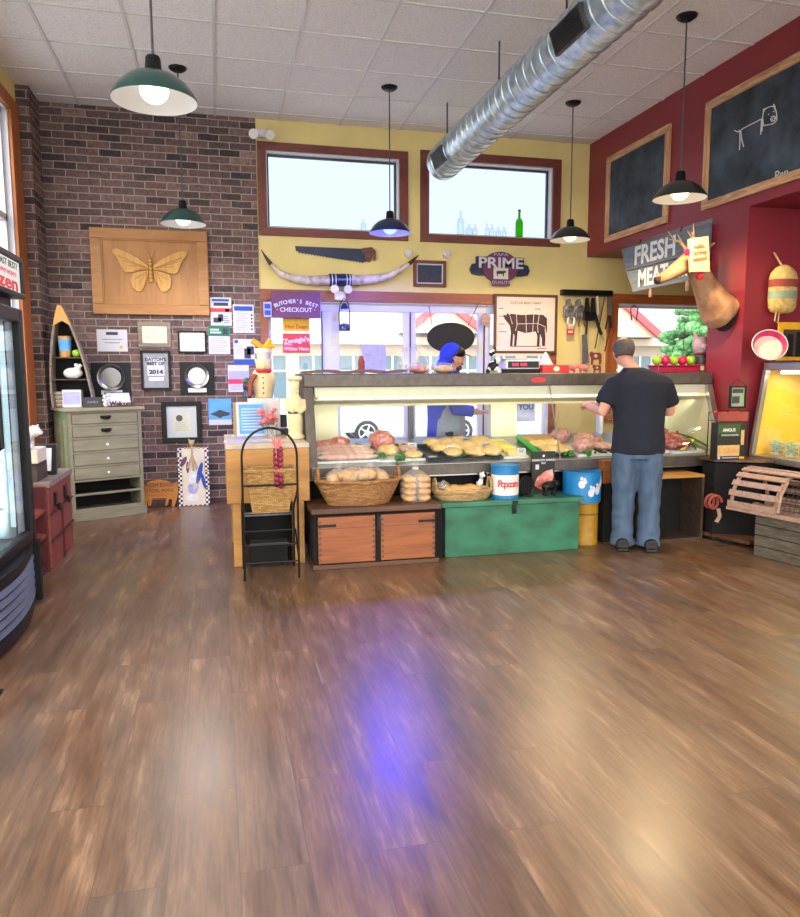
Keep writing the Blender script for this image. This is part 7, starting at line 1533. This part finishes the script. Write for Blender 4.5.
# lobster trap on a crate
A = Vector((4.03,4.99,.335)); dirv = (Vector((4.175,4.32,.335))-A).normalized(); LT = .80; side = Vector((dirv.y,-dirv.x,0)); side = side if side.x < 0 else -side; rt = .225; up = Vector((0,0,1))
A = A - side*.0 + Vector((.10,0,0))
t = Thing('lobster_trap', 'old half-round slatted wooden lobster trap resting on a grey crate', 'trap', A+dirv*LT/2)
def tpt(s_, ang, r_=rt): return A+dirv*s_+side*r_*math.cos(ang)+up*(r_*1.28*math.sin(ang)+.03)
fb_ = MB()
for o in (-rt,-.07,.07,rt): 
    c_ = A+dirv*LT/2+side*o; fb_.obox(c_+up*.012,(.04 if abs(o)<.2 else .06,LT,.024),Matrix((Vector((dirv.y,-dirv.x,0)),dirv,up)).transposed())
t.part('base_slats', fb_, 'trapw')
for s_ in (.012,.40,LT-.012): t.part('bow', MB().tube([tpt(s_,PI*i/18,rt-.014) for i in range(19)],.015,6), 'trapw', smooth=True)
angs = [.06,.36,.66,.96,1.26,1.56,1.86,2.16,2.46,2.76,3.06]
for a in angs:
    s0, s1 = (-.01, LT+.01) if a > .98 else (-.01,.42)
    n_ = (side*math.cos(a)+up*math.sin(a)*.78).normalized(); tg = n_.cross(dirv)
    c_ = tpt((s0+s1)/2,a,rt+.004); t.part('slat', MB().obox(c_,(.046,s1-s0,.011),Matrix((tg,dirv,n_)).transposed()), 'trapw', bevel=.002)
mb = MB()
for i in range(9): mb.tube([tpt(.42+.04*i,a,rt-.03) for a in (.05,.3,.6,.9,1.1)],.003,4)
for a in (.1,.25,.4,.55,.7,.85,1.0): mb.tube([tpt(.42,a,rt-.03),tpt(.60,a+.03,rt-.04),tpt(LT-.02,a,rt-.03)],.003,4)
t.part('netting', mb, 'deerd'); [t.part('door_post', MB().tube([tpt(q,.02),tpt(q,.5),tpt(q,.95)],.013,6), 'trapw', smooth=True) for q in (.43,LT-.03)]
c0 = A+dirv*.20-side*.02
t = Thing('grey_crate', 'weathered grey wooden crate under the lobster trap', 'crate', (c0+dirv*.2).to_tuple()[:2]+(0,)); Rm = Matrix((Vector((dirv.y,-dirv.x,0)),dirv,up)).transposed()
t.part('box', MB().obox(Vector((c0.x,c0.y,.165))+dirv*.24,(.40,.46,.328),Rm), 'crategrey', bevel=.004)
for z in (.08,.165,.25): t.part('seam_batten', MB().obox(Vector((c0.x,c0.y,z))+dirv*.24+side*.2005,(.004,.46,.006),Rm), 'gap')
# red coiled ornament, floor board
c = P(710,501,Y=5.14); 
t = Thing('rope_bundle', 'red and pale coil of rope hanging beside the left end of the lobster trap', 'rope', (c.x,5.12,c.z-.1)); t.part('coil', MB().tube([(c.x+.05*math.cos(i*PI/6),5.06+.004*i,c.z+.055*math.sin(i*PI/6)) for i in range(26)],.012,6), 'buoyr', smooth=True); t.part('tail', MB().tube([(c.x+.02,5.06,c.z-.05),(c.x+.03,5.05,c.z-.11),(c.x+.0,5.05,c.z-.16)],.016,8), 'trapw', smooth=True); t.part('hook', MB().tube([(c.x,5.07,c.z+.05),(c.x+.03,5.13,c.z+.10),(c.x+.06,5.24,c.z+.10)],.005,6), 'blackm')
a_ = [P(*q,Z=.0) for q in ((697,537),(740,548),(752,528),(708,522))]
t = Thing('floor_plank', 'low dark wooden plank platform on the floor beside the lobster trap crate', 'platform', (4.1,5.2,0)); t.part('board', MB().prism([(3.97,5.36,.03),(4.10,4.92,.03),(4.29,4.95,.03),(4.29,5.05,.03),(4.1,5.38,.03)],(0,0,.03)), 'dpine', bevel=.004); t.part('foot', MB().box(4.04,4.2,5.08,5.2,0,.03), 'gap')
t = Thing('floor_mat', 'black rubber mat on the floor in front of the glass-door freezer', 'mat', (-1.3,3.0,0)); t.part('mat', MB().box(-1.70,-.985,2.5,3.495,.0005,.010), 'black', bevel=.003)
# ================================================================== light
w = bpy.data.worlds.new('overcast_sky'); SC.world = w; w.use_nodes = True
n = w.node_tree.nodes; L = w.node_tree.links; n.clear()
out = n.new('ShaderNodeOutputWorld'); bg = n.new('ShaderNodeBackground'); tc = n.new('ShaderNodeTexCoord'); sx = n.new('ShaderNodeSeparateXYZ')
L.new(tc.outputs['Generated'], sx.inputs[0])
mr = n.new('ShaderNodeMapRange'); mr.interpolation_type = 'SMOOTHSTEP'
mr.inputs['From Min'].default_value = .35; mr.inputs['From Max'].default_value = -.6; mr.inputs['To Min'].default_value = 1.4; mr.inputs['To Max'].default_value = SKY_FILL  # sky made brighter behind the camera as added fill light
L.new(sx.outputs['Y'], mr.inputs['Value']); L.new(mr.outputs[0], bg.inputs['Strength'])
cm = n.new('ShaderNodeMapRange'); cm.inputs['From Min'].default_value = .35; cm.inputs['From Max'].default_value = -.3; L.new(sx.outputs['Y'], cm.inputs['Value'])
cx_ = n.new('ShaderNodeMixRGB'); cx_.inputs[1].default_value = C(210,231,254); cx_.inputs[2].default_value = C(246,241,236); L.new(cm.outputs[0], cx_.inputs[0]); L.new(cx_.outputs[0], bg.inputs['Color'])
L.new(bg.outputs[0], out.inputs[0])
vs = SC.view_settings; vs.view_transform = 'Standard'; vs.look = 'None'; vs.gamma = 1; vs.exposure = EXPOSURE; vs.use_curve_mapping = False
SC.cycles.use_denoising = True
SC.cycles.max_bounces = 8; SC.cycles.transparent_max_bounces = 16; SC.cycles.sample_clamp_indirect = 6
SC.cycles.denoising_prefilter = 'ACCURATE'; SC.cycles.denoising_input_passes = 'RGB_ALBEDO_NORMAL'
